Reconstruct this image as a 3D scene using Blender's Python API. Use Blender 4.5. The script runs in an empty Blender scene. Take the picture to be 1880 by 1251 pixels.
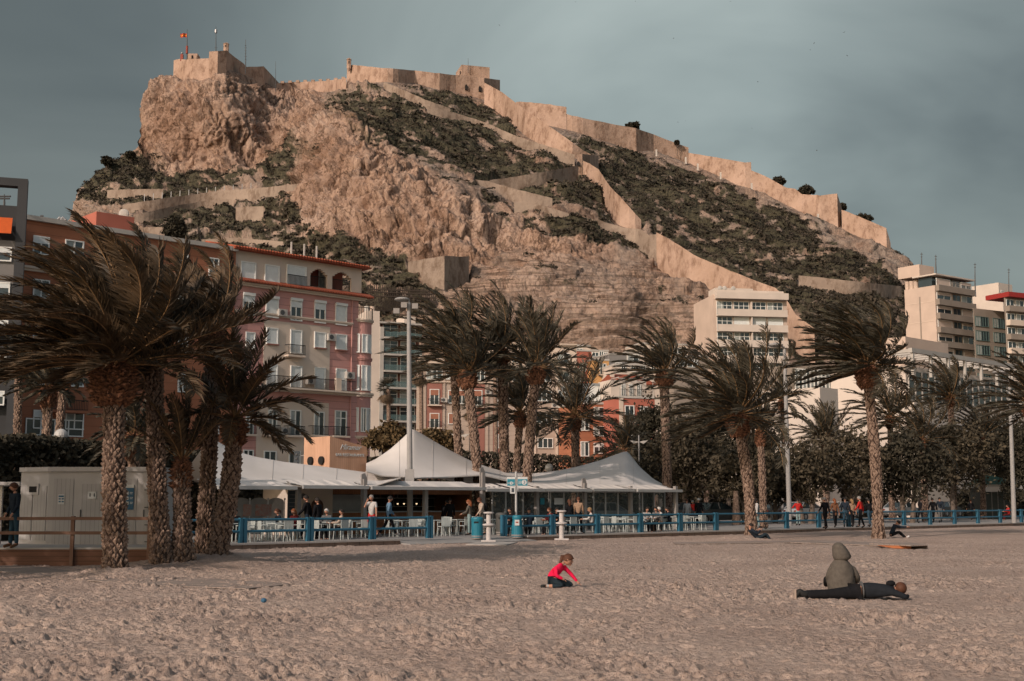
import bpy, bmesh, math, random, numpy as np
from mathutils import Vector, Matrix
from mathutils.bvhtree import BVHTree
R = math.radians
SC = bpy.context.scene
COL = SC.collection
# ------------------------------------------------------------ camera
PW, PH, FPX, CX, CY, HOR, CAMZ = 1880.0, 1251.0, 2300.0, 940.0, 625.5, 918.0, 1.9
PITCH = math.atan((HOR - CY) / FPX)
cam_d = bpy.data.cameras.new("camera")
cam = bpy.data.objects.new("camera", cam_d); COL.objects.link(cam)
cam.location = (0, 0, CAMZ); cam.rotation_euler = (R(90) + PITCH, 0, 0)
cam_d.sensor_width = 36.0; cam_d.lens = FPX / PW * 36.0
cam_d.clip_start = 0.1; cam_d.clip_end = 9000
SC.camera = cam
# ------------------------------------------------------------ light
SUN_EL = R(27); SUN_DIR = Vector((0.63, 0.777, 0)).normalized()      # horizontal travel of the light
w = bpy.data.worlds.new("World"); SC.world = w; w.use_nodes = True
nt = w.node_tree; nt.nodes.clear()
def N(nt, t, **k):
    n = nt.nodes.new(t)
    for a, b in k.items():
        if a in n.inputs.keys() if isinstance(a, str) else False: n.inputs[a].default_value = b
        else: setattr(n, a, b)
    return n
wo = N(nt, 'ShaderNodeOutputWorld'); bg = N(nt, 'ShaderNodeBackground'); bg.inputs[1].default_value = 0.1
sky = N(nt, 'ShaderNodeTexSky'); sky.sky_type = 'NISHITA'; sky.sun_disc = False
sky.sun_elevation = SUN_EL; sky.sun_rotation = math.atan2(-SUN_DIR.x, -SUN_DIR.y); sky.air_density = 1.3; sky.dust_density = 3.0
tc = N(nt, 'ShaderNodeTexCoord')
mp = N(nt, 'ShaderNodeMapping'); mp.inputs['Scale'].default_value = (1, 1, 2.6); mp.inputs['Location'].default_value = (0.35, 0.1, 0.2)
nz = N(nt, 'ShaderNodeTexNoise'); nz.inputs['Scale'].default_value = 2.1; nz.inputs['Detail'].default_value = 5; nz.inputs['Roughness'].default_value = 0.48
nz.inputs['Distortion'].default_value = 0.5
rp = N(nt, 'ShaderNodeValToRGB')
rp.color_ramp.elements[0].position = 0.30; rp.color_ramp.elements[0].color = (1.05, 1.27, 1.26, 1)
rp.color_ramp.elements[1].position = 0.64; rp.color_ramp.elements[1].color = (3.15, 3.62, 3.45, 1)
e = rp.color_ramp.elements.new(0.46); e.color = (2.15, 2.54, 2.45, 1)
# the cloud deck is darker to the left of north (the heavy cloud) and to the far right
sep = N(nt, 'ShaderNodeSeparateXYZ')
rx = N(nt, 'ShaderNodeValToRGB')       # across: x of the view direction
els = rx.color_ramp.elements; els[0].position = 0.0; els[0].color = (.9, .9, .9, 1); els[1].position = 1.0; els[1].color = (.9, .9, .9, 1)
for p_, v in ((0.30, .56), (0.365, .62), (0.44, 1.15), (0.52, 1.6), (0.60, 1.6), (0.67, 1.1), (0.74, .9)):
    q = els.new(p_); q.color = (v, v, v, 1)
ma = N(nt, 'ShaderNodeMath', operation='MULTIPLY_ADD'); ma.inputs[1].default_value = 0.5; ma.inputs[2].default_value = 0.5
mul = N(nt, 'ShaderNodeMixRGB', blend_type='MULTIPLY'); mul.inputs[0].default_value = 1
mx = N(nt, 'ShaderNodeMixRGB'); mx.inputs[0].default_value = 0.85
ry = N(nt, 'ShaderNodeMapRange'); ry.inputs['From Min'].default_value = -0.5; ry.inputs['From Max'].default_value = 0.6
ry.inputs['To Min'].default_value = 0.12; ry.inputs['To Max'].default_value = 0.88   # clearer sky behind the camera
L = nt.links.new
L(tc.outputs['Generated'], mp.inputs[0]); L(mp.outputs[0], nz.inputs['Vector']); L(nz.outputs['Fac'], rp.inputs[0])
L(tc.outputs['Generated'], sep.inputs[0]); L(sep.outputs[0], ma.inputs[0]); L(ma.outputs[0], rx.inputs[0])
L(rp.outputs[0], mul.inputs[1]); L(rx.outputs[0], mul.inputs[2]); L(mul.outputs[0], mx.inputs[2])
bs = N(nt, 'ShaderNodeMixRGB', blend_type='MULTIPLY'); bs.inputs[0].default_value = 1; bs.inputs[2].default_value = (1.5, 1.42, 1.36, 1); L(sky.outputs[0], bs.inputs[1]); L(bs.outputs[0], mx.inputs[1]); L(sep.outputs[1], ry.inputs[0]); L(ry.outputs[0], mx.inputs[0])
L(mx.outputs[0], bg.inputs[0]); L(bg.outputs[0], wo.inputs[0])
sd = bpy.data.lights.new("sun", 'SUN'); sd.energy = 3.5; sd.angle = R(0.6); sd.color = (1.0, 0.835, 0.74)
so = bpy.data.objects.new("sun", sd); COL.objects.link(so)
ld = Vector((SUN_DIR.x * math.cos(SUN_EL), SUN_DIR.y * math.cos(SUN_EL), -math.sin(SUN_EL)))
so.rotation_euler = ld.to_track_quat('-Z', 'Y').to_euler()
SC.view_settings.view_transform = 'Standard'; SC.view_settings.look = 'None'
SC.view_settings.exposure = -0.2; SC.view_settings.gamma = 1
SC.cycles.max_bounces = 5; SC.cycles.diffuse_bounces = 2; SC.cycles.glossy_bounces = 2; SC.cycles.transparent_max_bounces = 8
# ------------------------------------------------------------ pixel -> place helpers
cP, sP = math.cos(PITCH), math.sin(PITCH)
def ray(px, py):
    a = (px - CX) / FPX; b = (CY - py) / FPX
    y = cP - b * sP
    return Vector((a / y, 1.0, (sP + b * cP) / y))
def P(px, py, Y):
    d = ray(px, py); return Vector((d.x * Y, Y, CAMZ + d.z * Y))
def G(px, py, z=0.0):
    d = ray(px, py); Y = (z - CAMZ) / d.z
    return Vector((d.x * Y, Y, z))
# ------------------------------------------------------------ materials
MATS = {}
def mat(name, col, rough=0.8, var=0.12, scale=3.0, bump=0.0, bscale=20.0, metal=0.0, col2=None, spec=0.3, alpha=None, trans=0.0, coord='Object', stretch=(1, 1, 1), emit=None):
    if name in MATS: return MATS[name]
    m = bpy.data.materials.new(name); m.use_nodes = True; t = m.node_tree; b = t.nodes['Principled BSDF']
    b.inputs['Roughness'].default_value = rough; b.inputs['Metallic'].default_value = metal
    b.inputs['Specular IOR Level'].default_value = spec
    c2 = col2 if col2 else tuple(c * (1 - var * 2) for c in col)
    tc = N(t, 'ShaderNodeTexCoord'); mp = N(t, 'ShaderNodeMapping'); mp.inputs['Scale'].default_value = stretch
    nz = N(t, 'ShaderNodeTexNoise'); nz.inputs['Scale'].default_value = scale; nz.inputs['Detail'].default_value = 6; nz.inputs['Roughness'].default_value = .6
    rp = N(t, 'ShaderNodeValToRGB'); rp.color_ramp.elements[0].position = .35; rp.color_ramp.elements[1].position = .65
    rp.color_ramp.elements[0].color = (*c2, 1); rp.color_ramp.elements[1].color = (*col, 1)
    L = t.links.new
    L(tc.outputs[coord], mp.inputs[0]); L(mp.outputs[0], nz.inputs['Vector']); L(nz.outputs['Fac'], rp.inputs[0]); L(rp.outputs[0], b.inputs['Base Color'])
    if bump:
        n2 = N(t, 'ShaderNodeTexNoise'); n2.inputs['Scale'].default_value = bscale; n2.inputs['Detail'].default_value = 5
        bp = N(t, 'ShaderNodeBump'); bp.inputs['Strength'].default_value = 0.8; bp.inputs['Distance'].default_value = bump
        L(mp.outputs[0], n2.inputs['Vector']); L(n2.outputs['Fac'], bp.inputs['Height']); L(bp.outputs[0], b.inputs['Normal'])
    if alpha is not None: b.inputs['Alpha'].default_value = alpha
    if trans: b.inputs['Transmission Weight'].default_value = trans
    if emit: b.inputs['Emission Color'].default_value = (*emit[0], 1); b.inputs['Emission Strength'].default_value = emit[1]
    MATS[name] = m; return m
def bands(m, axis, period, depth=0.35, width=0.08, other=None):
    """fine grooves / planks across one axis of a material (real pattern of the surface)"""
    t = m.node_tree; b = t.nodes['Principled BSDF']; L = t.links.new
    src = b.inputs['Base Color'].links[0].from_socket
    tc = N(t, 'ShaderNodeTexCoord'); sp = N(t, 'ShaderNodeSeparateXYZ'); L(tc.outputs['Object'], sp.inputs[0])
    if axis == 'U':     # along the promenade direction
        d = N(t, 'ShaderNodeVectorMath', operation='DOT_PRODUCT'); d.inputs[1].default_value = (UX, UY, 0); L(tc.outputs['Object'], d.inputs[0]); v = d.outputs['Value']
    else: v = sp.outputs['XYZ'.index(axis)]
    dv = N(t, 'ShaderNodeMath', operation='DIVIDE'); dv.inputs[1].default_value = period; L(v, dv.inputs[0])
    fr = N(t, 'ShaderNodeMath', operation='FRACT'); L(dv.outputs[0], fr.inputs[0])
    lt = N(t, 'ShaderNodeMath', operation='LESS_THAN'); lt.inputs[1].default_value = width; L(fr.outputs[0], lt.inputs[0])
    mx = N(t, 'ShaderNodeMixRGB', blend_type='MULTIPLY'); mx.inputs[2].default_value = (depth, depth, depth, 1)
    L(lt.outputs[0], mx.inputs[0]); L(src, mx.inputs[1]); L(mx.outputs[0], b.inputs['Base Color'])
    return m
# ------------------------------------------------------------ things and parts
def tag(o, label=None, cat=None, group=None, kind=None):
    if label: o['label'] = label
    if cat: o['category'] = cat
    if group: o['group'] = group
    if kind: o['kind'] = kind
    return o
def thing(name, label, cat, loc=(0, 0, 0), rz=0.0, group=None):
    o = bpy.data.objects.new(name, None); COL.objects.link(o); o.location = loc; o.rotation_euler = (0, 0, rz)
    o.empty_display_size = 0.3
    return tag(o, label, cat, group)
def root_of(o):
    while o.parent: o = o.parent
    return o
class MB:
    def __init__(s): s.v = []; s.f = []
    def box(s, x0, x1, y0, y1, z0, z1, M=None):
        n = len(s.v)
        for z in (z0, z1):
            for x, y in ((x0, y0), (x1, y0), (x1, y1), (x0, y1)):
                p = Vector((x, y, z)); s.v.append(M @ p if M else p)
        s.f += [(n, n+3, n+2, n+1), (n+4, n+5, n+6, n+7), (n, n+1, n+5, n+4), (n+1, n+2, n+6, n+5), (n+2, n+3, n+7, n+6), (n+3, n, n+4, n+7)]
        return s
    def fbox(s, fr, s0, s1, t0, t1, z0, z1):
        n = len(s.v)
        for z in (z0, z1):
            for a, b in ((s0, t0), (s1, t0), (s1, t1), (s0, t1)): s.v.append(fr.map(a, b, z))
        s.f += [(n, n+3, n+2, n+1), (n+4, n+5, n+6, n+7), (n, n+1, n+5, n+4), (n+1, n+2, n+6, n+5), (n+2, n+3, n+7, n+6), (n+3, n, n+4, n+7)]
        return s
    def tube(s, pts, rad, seg=8, cap=True):
        pts = [Vector(p) for p in pts]
        if not hasattr(rad, '__len__'): rad = [rad] * len(pts)
        n0 = len(s.v); up = None
        for i, p in enumerate(pts):
            d = (pts[min(i+1, len(pts)-1)] - pts[max(i-1, 0)])
            if d.length < 1e-9: d = Vector((0, 0, 1))
            d.normalize()
            if up is None:
                up = Vector((0, 0, 1)) if abs(d.z) < 0.9 else Vector((1, 0, 0))
            a = d.cross(up).normalized(); b = a.cross(d).normalized(); up = b
            for k in range(seg):
                t = 2 * math.pi * k / seg
                s.v.append(p + (a * math.cos(t) + b * math.sin(t)) * rad[i])
        for i in range(len(pts) - 1):
            for k in range(seg):
                a0 = n0 + i * seg + k; a1 = n0 + i * seg + (k + 1) % seg
                s.f.append((a0, a1, a1 + seg, a0 + seg))
        if cap:
            s.f.append(tuple(n0 + k for k in range(seg))[::-1]); e = n0 + (len(pts) - 1) * seg
            s.f.append(tuple(e + k for k in range(seg)))
        return s
    def lathe(s, c, prof, seg=16):
        return s.tube([(c[0], c[1], c[2] + z) for z, r in prof], [max(r, 1e-4) for z, r in prof], seg)
    def ball(s, c, r, seg=12, rings=8, sc=(1, 1, 1), M=None):
        n0 = len(s.v)
        for i in range(rings + 1):
            th = math.pi * i / rings
            for k in range(seg):
                ph = 2 * math.pi * k / seg
                p = Vector((r * sc[0] * math.sin(th) * math.cos(ph), r * sc[1] * math.sin(th) * math.sin(ph), r * sc[2] * math.cos(th)))
                if M: p = M @ p
                s.v.append(p + Vector(c))
        for i in range(rings):
            for k in range(seg):
                a = n0 + i * seg + k; b = n0 + i * seg + (k + 1) % seg
                s.f.append((a, a + seg, b + seg, b))
        return s
    def poly(s, pts):
        n = len(s.v); s.v += [Vector(p) for p in pts]; s.f.append(tuple(range(n, n + len(pts)))); return s
    def prism(s, pts, vec):
        """closed outline pts extruded along vec"""
        n = len(s.v); k = len(pts); vec = Vector(vec)
        s.v += [Vector(p) for p in pts]; s.v += [Vector(p) + vec for p in pts]
        s.f.append(tuple(range(n, n + k))); s.f.append(tuple(range(n + k, n + 2 * k))[::-1])
        for i in range(k): j = (i + 1) % k; s.f.append((n + i, n + k + i, n + k + j, n + j))
        return s
    def add(s, o, M=None):
        n = len(s.v); s.v += [(M @ v if M else v) for v in o.v]; s.f += [tuple(i + n for i in f) for f in o.f]; return s
def link(name, me, m=None, parent=None):
    o = bpy.data.objects.new(name, me); COL.objects.link(o)
    if m: me.materials.append(m)
    if parent: o.parent = parent
    return o
def build(name, mb, m, parent=None, world=True, smooth=False, label=None):
    """one mesh object; world=True: vertices are in scene space and are brought to the thing's own space"""
    off = root_of(parent).location.copy() if (parent and world) else Vector((0, 0, 0))
    me = bpy.data.meshes.new(name)
    me.from_pydata([tuple(v - off) for v in mb.v], [], mb.f); me.update()
    if smooth: me.polygons.foreach_set('use_smooth', [True] * len(me.polygons))
    o = link(name, me, m, parent)
    if label: o['label'] = label
    return o
def np_mesh(name, v, f, m, parent=None, smooth=False, attr=None):
    """v (n,3) f (m,k) arrays"""
    me = bpy.data.meshes.new(name); v = np.ascontiguousarray(v, np.float32); f = np.ascontiguousarray(f, np.int32)
    k = f.shape[1]
    me.vertices.add(len(v)); me.vertices.foreach_set('co', v.ravel())
    me.loops.add(f.size); me.loops.foreach_set('vertex_index', f.ravel())
    me.polygons.add(len(f)); me.polygons.foreach_set('loop_start', np.arange(0, f.size, k, dtype=np.int32))
    me.polygons.foreach_set('loop_total', np.full(len(f), k, np.int32))
    if smooth: me.polygons.foreach_set('use_smooth', np.ones(len(f), bool))
    me.update(calc_edges=True)
    if attr is not None:
        for an, av in attr.items():
            a = me.attributes.new(an, 'FLOAT', 'POINT'); a.data.foreach_set('value', np.ascontiguousarray(av, np.float32).ravel())
    return link(name, me, m, parent)
def copy_tree(o, parent=None, label=None):
    c = o.copy(); COL.objects.link(c); c.parent = parent
    if label: c['label'] = label
    for ch in list(o.children): copy_tree(ch, c)
    return c
class Frame:
    """a vertical plane through O running along u; t runs away from the camera side"""
    def __init__(s, O, ang, flip=1):
        s.O = Vector((O[0], O[1], 0)); a = R(ang); s.u = Vector((math.cos(a), math.sin(a), 0))
        s.n = Vector((-math.sin(a), math.cos(a), 0)) * flip
    def map(s, a, t, z): p = s.O + s.u * a + s.n * t; return Vector((p.x, p.y, z))
    def pix(s, px, py, t=0.0):
        d = ray(px, py); O = s.O + s.n * t
        # (Y*d.x - O.x, Y - O.y) parallel to u
        Y = (O.x * s.u.y - O.y * s.u.x) / (d.x * s.u.y - s.u.x)
        p = Vector((d.x * Y, Y, 0)) - O
        return p.dot(s.u), CAMZ + d.z * Y
PA = 43.0
UX, UY = math.cos(R(PA)), math.sin(R(PA))
# ------------------------------------------------------------ numpy noise
_rng = np.random.RandomState(7); _perm = _rng.permutation(256); _perm = np.concatenate([_perm, _perm, _perm])
_grad = _rng.normal(size=(256, 3)); _grad /= np.linalg.norm(_grad, axis=1)[:, None]
def perlin(x, y, z):
    xi = np.floor(x).astype(int); yi = np.floor(y).astype(int); zi = np.floor(z).astype(int)
    xf = x - xi; yf = y - yi; zf = z - zi
    u = xf*xf*xf*(xf*(xf*6-15)+10); v = yf*yf*yf*(yf*(yf*6-15)+10); w_ = zf*zf*zf*(zf*(zf*6-15)+10)
    def g(a, b, c):
        h = _perm[_perm[_perm[(xi + a) & 255] + ((yi + b) & 255)] + ((zi + c) & 255)]
        gr = _grad[h]; return gr[..., 0]*(xf-a) + gr[..., 1]*(yf-b) + gr[..., 2]*(zf-c)
    x1 = g(0,0,0)*(1-u)+g(1,0,0)*u; x2 = g(0,1,0)*(1-u)+g(1,1,0)*u
    x3 = g(0,0,1)*(1-u)+g(1,0,1)*u; x4 = g(0,1,1)*(1-u)+g(1,1,1)*u
    return ((x1*(1-v)+x2*v)*(1-w_) + (x3*(1-v)+x4*v)*w_) * 1.6
def fbm(x, y, z, o=4, g=.5, ridge=False):
    s = 0; a = 1; n = 0
    for i in range(o):
        p = perlin(x + 17*i, y + 31*i, z + 7*i)
        if ridge: p = 1 - 2*np.abs(p)
        s = s + a*p; n += a; a *= g; x = x*2.03; y = y*2.03; z = z*2.03
    return s / n
# ============================================================ GROUND
def struct(o): o['kind'] = 'structure'; return o
M_ground = mat('dusty_ground', (.17, .145, .125), .95, .15, .3)
g = MB(); g.poly([(-2500, -300, -.12), (2500, -300, -.12), (2500, 4000, -.12), (-2500, 4000, -.12)])
struct(build('ground', g, M_ground))
WALL_O = G(410, 1010)                         # foot of the beach wall
FW = Frame(WALL_O, PA)                        # wall line; t>0 is inland
def sand_material():
    m = bpy.data.materials.new('trodden_sand'); m.use_nodes = True; t = m.node_tree; b = t.nodes['Principled BSDF']; L = t.links.new
    tc = N(t, 'ShaderNodeTexCoord')
    n1 = N(t, 'ShaderNodeTexNoise'); n1.inputs['Scale'].default_value = .35; n1.inputs['Detail'].default_value = 6
    n2 = N(t, 'ShaderNodeTexNoise'); n2.inputs['Scale'].default_value = 9; n2.inputs['Detail'].default_value = 8; n2.inputs['Roughness'].default_value = .7
    r1 = N(t, 'ShaderNodeValToRGB'); r1.color_ramp.elements[0].position = .3; r1.color_ramp.elements[1].position = .7
    r1.color_ramp.elements[0].color = (.37, .285, .24, 1); r1.color_ramp.elements[1].color = (.48, .378, .318, 1)
    r2 = N(t, 'ShaderNodeValToRGB'); r2.color_ramp.elements[0].position = .3; r2.color_ramp.elements[1].position = .62
    r2.color_ramp.elements[0].color = (.62, .58, .55, 1); r2.color_ramp.elements[1].color = (1, 1, 1, 1)
    mx = N(t, 'ShaderNodeMixRGB', blend_type='MULTIPLY'); mx.inputs[0].default_value = .8
    bp = N(t, 'ShaderNodeBump'); bp.inputs['Distance'].default_value = .035; bp.inputs['Strength'].default_value = 1.0
    n3 = N(t, 'ShaderNodeTexNoise'); n3.inputs['Scale'].default_value = 26; n3.inputs['Detail'].default_value = 6; n3.inputs['Roughness'].default_value = .7
    L(tc.outputs['Object'], n1.inputs[0]); L(tc.outputs['Object'], n2.inputs[0]); L(tc.outputs['Object'], n3.inputs[0])
    L(n1.outputs['Fac'], r1.inputs[0]); L(n2.outputs['Fac'], r2.inputs[0]); L(r1.outputs[0], mx.inputs[1]); L(r2.outputs[0], mx.inputs[2])
    L(mx.outputs[0], b.inputs['Base Color']); n4 = N(t, 'ShaderNodeTexNoise'); n4.inputs['Scale'].default_value = 7; n4.inputs['Detail'].default_value = 7; L(tc.outputs['Object'], n4.inputs[0]); ad = N(t, 'ShaderNodeMath', operation='MULTIPLY_ADD'); ad.inputs[1].default_value = 2.6; L(n4.outputs['Fac'], ad.inputs[0]); L(n3.outputs['Fac'], ad.inputs[2]); L(ad.outputs[0], bp.inputs['Height']); L(bp.outputs[0], b.inputs['Normal'])
    b.inputs['Roughness'].default_value = 1; b.inputs['Specular IOR Level'].default_value = .1
    return m
def sand_h(x, y, dist=None):
    z = np.zeros_like(x)
    h = .035 * fbm(x * .25, y * .25, z, 3)
    amp = .6 + .5 * np.clip(fbm(x * .12 + 5, y * .12, z + 3, 2) * 2, -1, 1)
    foot = fbm(x * 2.3, y * 2.6, z + 9, 3, .55)
    h = h + amp * (.08 * np.minimum(foot, .10) + .045 * fbm(x * 6.5, y * 7.5, z + 2, 3, .65))
    cm = np.clip(.42 + 2.3 * fbm(x * .45 + 7, y * .45, z + 1, 3), .06, 1.5)
    h = h + cm * (.42 * np.clip(fbm(x * 4.6, y * 5.6, z + 4, 3, .65) - .12, 0, .16) - .42 * np.clip(fbm(x * 3.3 + 9, y * 4.0, z + 6, 3, .6) - .2, 0, .2))
    pit = np.clip(fbm(x * 1.6 + 40, y * 1.9, z + 5, 3) - .24, 0, 1)      # dug hollows and footprints with soft rims
    h = h - .34 * pit * amp + .05 * amp * np.exp(-((fbm(x * 1.6 + 40, y * 1.9, z + 5, 3) - .20) / .04) ** 2)
    return h
MOUNDS = [(*G(350, 1040)[:2], .22, 1.5), (*G(395, 1037)[:2], .14, 1.0), (*G(212, 1056)[:2], .16, .8), (*G(1378, 992)[:2], .14, .9),
          (*G(5, 1130)[:2], .22, .35), (*G(38, 1147)[:2], -.12, .3), (*G(70, 1148)[:2], .07, .35), (*G(485, 1118)[:2], .08, .3), (*G(1345, 992)[:2], .1, 1.3), (*G(1475, 975)[:2], .12, 1.6)]
def mounds(x, y):
    h = 0
    for mx_, my_, a, r in MOUNDS: h = h + a * np.exp(-((x - mx_)**2 + (y - my_)**2) / (2 * r * r))
    return h
nx = 700
yy = np.r_[np.geomspace(9.0, 62, 900)[:-1], np.geomspace(62, 150, 130)]; ny = len(yy)
tt = np.linspace(-.62, .62, nx)
Yg, Tg = np.meshgrid(yy, tt, indexing='ij'); Xg = Tg * Yg
# fade relief where the vertex spacing gets coarse; flat under the boardwalks and at the wall
fade = np.clip(1.35 - Yg / 75, .25, 1)
Zg = sand_h(Xg, Yg) * fade + mounds(Xg, Yg)
FOOT = []
_rf = random.Random(12)
for _ in range(34):
    x, y = _rf.uniform(-14, 16), _rf.uniform(12, 48); a = _rf.uniform(0, 6.28); n_ = _rf.randint(10, 26)
    for k_ in range(n_):
        a += _rf.uniform(-.09, .09); x += math.cos(a) * .66; y += math.sin(a) * .66; sd_ = (-1) ** k_ * .11
        FOOT.append((x - math.sin(a) * sd_, y + math.cos(a) * sd_, a + _rf.uniform(-.15, .15), _rf.uniform(.035, .075)))
for fx, fy, fa, fd in FOOT:
    if not 9.5 < fy < 58: continue
    i0, i1 = np.searchsorted(yy, fy - .34), np.searchsorted(yy, fy + .34); j0, j1 = np.searchsorted(tt, (fx - .4) / fy), np.searchsorted(tt, (fx + .4) / fy)
    if j1 <= j0: continue
    dx_, dy_ = Xg[i0:i1, j0:j1] - fx, Yg[i0:i1, j0:j1] - fy; u_ = (dx_ * math.cos(fa) + dy_ * math.sin(fa)) / .15; v_ = (-dx_ * math.sin(fa) + dy_ * math.cos(fa)) / .065; q_ = u_ * u_ + v_ * v_
    Zg[i0:i1, j0:j1] += -fd * np.exp(-q_ ** 1.5) + fd * .45 * np.exp(-((np.sqrt(q_) - 1.6) / .4) ** 2)
Zg -= np.mean(Zg)
side = (Xg - WALL_O.x) * (-UY) + (Yg - WALL_O.y) * UX      # metres inland of the wall
Zg = np.where(side > 1.0, -.10, Zg)
def zsand(x, y):
    a = np.array([float(x)]); b = np.array([float(y)])
    return float((sand_h(a, b) * np.clip(1.35 - b / 75, .25, 1) + mounds(a, b))[0] - SAND_MEAN)
SAND_MEAN = float(np.mean(sand_h(Xg, Yg) * fade + mounds(Xg, Yg)))
idx = np.arange(ny * nx).reshape(ny, nx)
F4 = np.stack([idx[:-1, :-1], idx[:-1, 1:], idx[1:, 1:], idx[1:, :-1]], -1).reshape(-1, 4)
struct(np_mesh('sand', np.stack([Xg, Yg, Zg], -1).reshape(-1, 3), F4, sand_material(), smooth=True))

# ============================================================ HILL
crest_pts = [(20, 500), (60, 470), (100, 440), (128, 402), (134, 372), (141, 350), (152, 338), (168, 325), (185, 310), (205, 297), (226, 285), (246, 277), (262, 268), (265, 240), (268, 215), (274, 192), (282, 172),
             (292, 157), (303, 147), (318, 141), (330, 130), (356, 128), (372, 118), (400, 120), (450, 138), (480, 146), (505, 160), (560, 158), (600, 157), (635, 150), (660, 142), (700, 143), (760, 147),
             (830, 164), (890, 180), (940, 196), (1000, 216), (1050, 227), (1110, 246), (1170, 268), (1205, 277), (1261, 297), (1296, 311), (1349, 328), (1402, 343), (1437, 363), (1472, 379), (1507, 394),
             (1546, 409), (1592, 428), (1634, 450), (1655, 466), (1672, 484), (1690, 505), (1720, 530), (1800, 570), (1900, 610)]
_cx = np.array([p[0] for p in crest_pts], float); _cy = np.array([p[1] for p in crest_pts], float)
ctrl = [  # px, py, metres along the view
    (20, 500, 400), (20, 930, 230), (130, 400, 425), (140, 350, 430), (200, 300, 445), (262, 268, 455), (265, 235, 452), (275, 190, 456), (300, 150, 462), (350, 130, 466), (416, 122, 455), (450, 140, 470), (505, 165, 490), (600, 158, 500), (640, 150, 478),
    (280, 270, 440), (350, 240, 430), (420, 220, 428), (480, 250, 440), (540, 210, 470), (345, 320, 428), (440, 320, 420), (420, 345, 405), (500, 300, 425), (180, 350, 415), (300, 350, 402), (300, 380, 385), (480, 355, 385), (200, 420, 370), (330, 430, 350),
    (450, 420, 350), (520, 400, 345), (300, 500, 300), (450, 480, 310), (300, 930, 225), (640, 930, 225), (1000, 930, 235), (1400, 930, 240), (1900, 930, 290),
    (560, 330, 352), (600, 260, 362), (640, 230, 372), (620, 340, 340), (700, 300, 340), (780, 340, 330), (850, 360, 325), (600, 430, 318), (700, 465, 302), (820, 460, 300), (880, 420, 310), (560, 450, 325), (640, 190, 410), (700, 200, 400), (720, 160, 440),
    (760, 150, 470), (890, 182, 480), (850, 250, 400), (950, 300, 385), (800, 220, 405), (1000, 225, 455), (1050, 290, 400), (940, 260, 410), (900, 340, 350), (1000, 380, 335), (1100, 400, 345), (1180, 415, 350), (1200, 470, 318), (1000, 440, 308), (1100, 470, 305),
    (700, 560, 265), (900, 500, 288), (900, 560, 262), (1000, 540, 268), (1150, 540, 270), (1250, 520, 290), (1000, 620, 258), (1200, 600, 265), (1300, 560, 270), (800, 640, 255), (1100, 690, 248),
    (1100, 300, 415), (1170, 270, 470), (1261, 298, 470), (1349, 330, 460), (1437, 365, 450), (1507, 396, 440), (1592, 430, 430), (1634, 452, 420), (1690, 505, 400), (1800, 570, 390), (1900, 610, 380),
    (1200, 380, 385), (1300, 400, 390), (1300, 470, 345), (1400, 430, 390), (1450, 500, 345), (1550, 480, 370), (1600, 520, 345), (1400, 560, 290), (1480, 600, 285), (1600, 640, 270), (1500, 700, 262), (1700, 650, 300)]
cp = np.array(ctrl, float); cxy = cp[:, :2] / 300.0
def tps(r2): return np.where(r2 > 0, r2 * np.log(r2 + 1e-12), 0)
_K = tps(((cxy[:, None] - cxy[None]) ** 2).sum(-1)) + np.eye(len(cxy)) * .02
_A = np.zeros((len(cxy) + 3,) * 2); _A[:len(cxy), :len(cxy)] = _K; _A[:len(cxy), -3:] = np.c_[np.ones(len(cxy)), cxy]; _A[-3:, :len(cxy)] = _A[:len(cxy), -3:].T
_w = np.linalg.solve(_A, np.r_[np.log(cp[:, 2]), 0, 0, 0])
def Dfun(px, py):
    px = np.asarray(px, float); py = np.asarray(py, float); sh = px.shape
    q = np.stack([px.ravel(), py.ravel()], -1) / 300.0; out = np.empty(len(q))
    for i in range(0, len(q), 40000):
        c = q[i:i + 40000]; out[i:i + 40000] = tps(((c[:, None] - cxy[None]) ** 2).sum(-1)) @ _w[:-3] + _w[-3] + c @ _w[-2:]
    return np.exp(out).reshape(sh)
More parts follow.
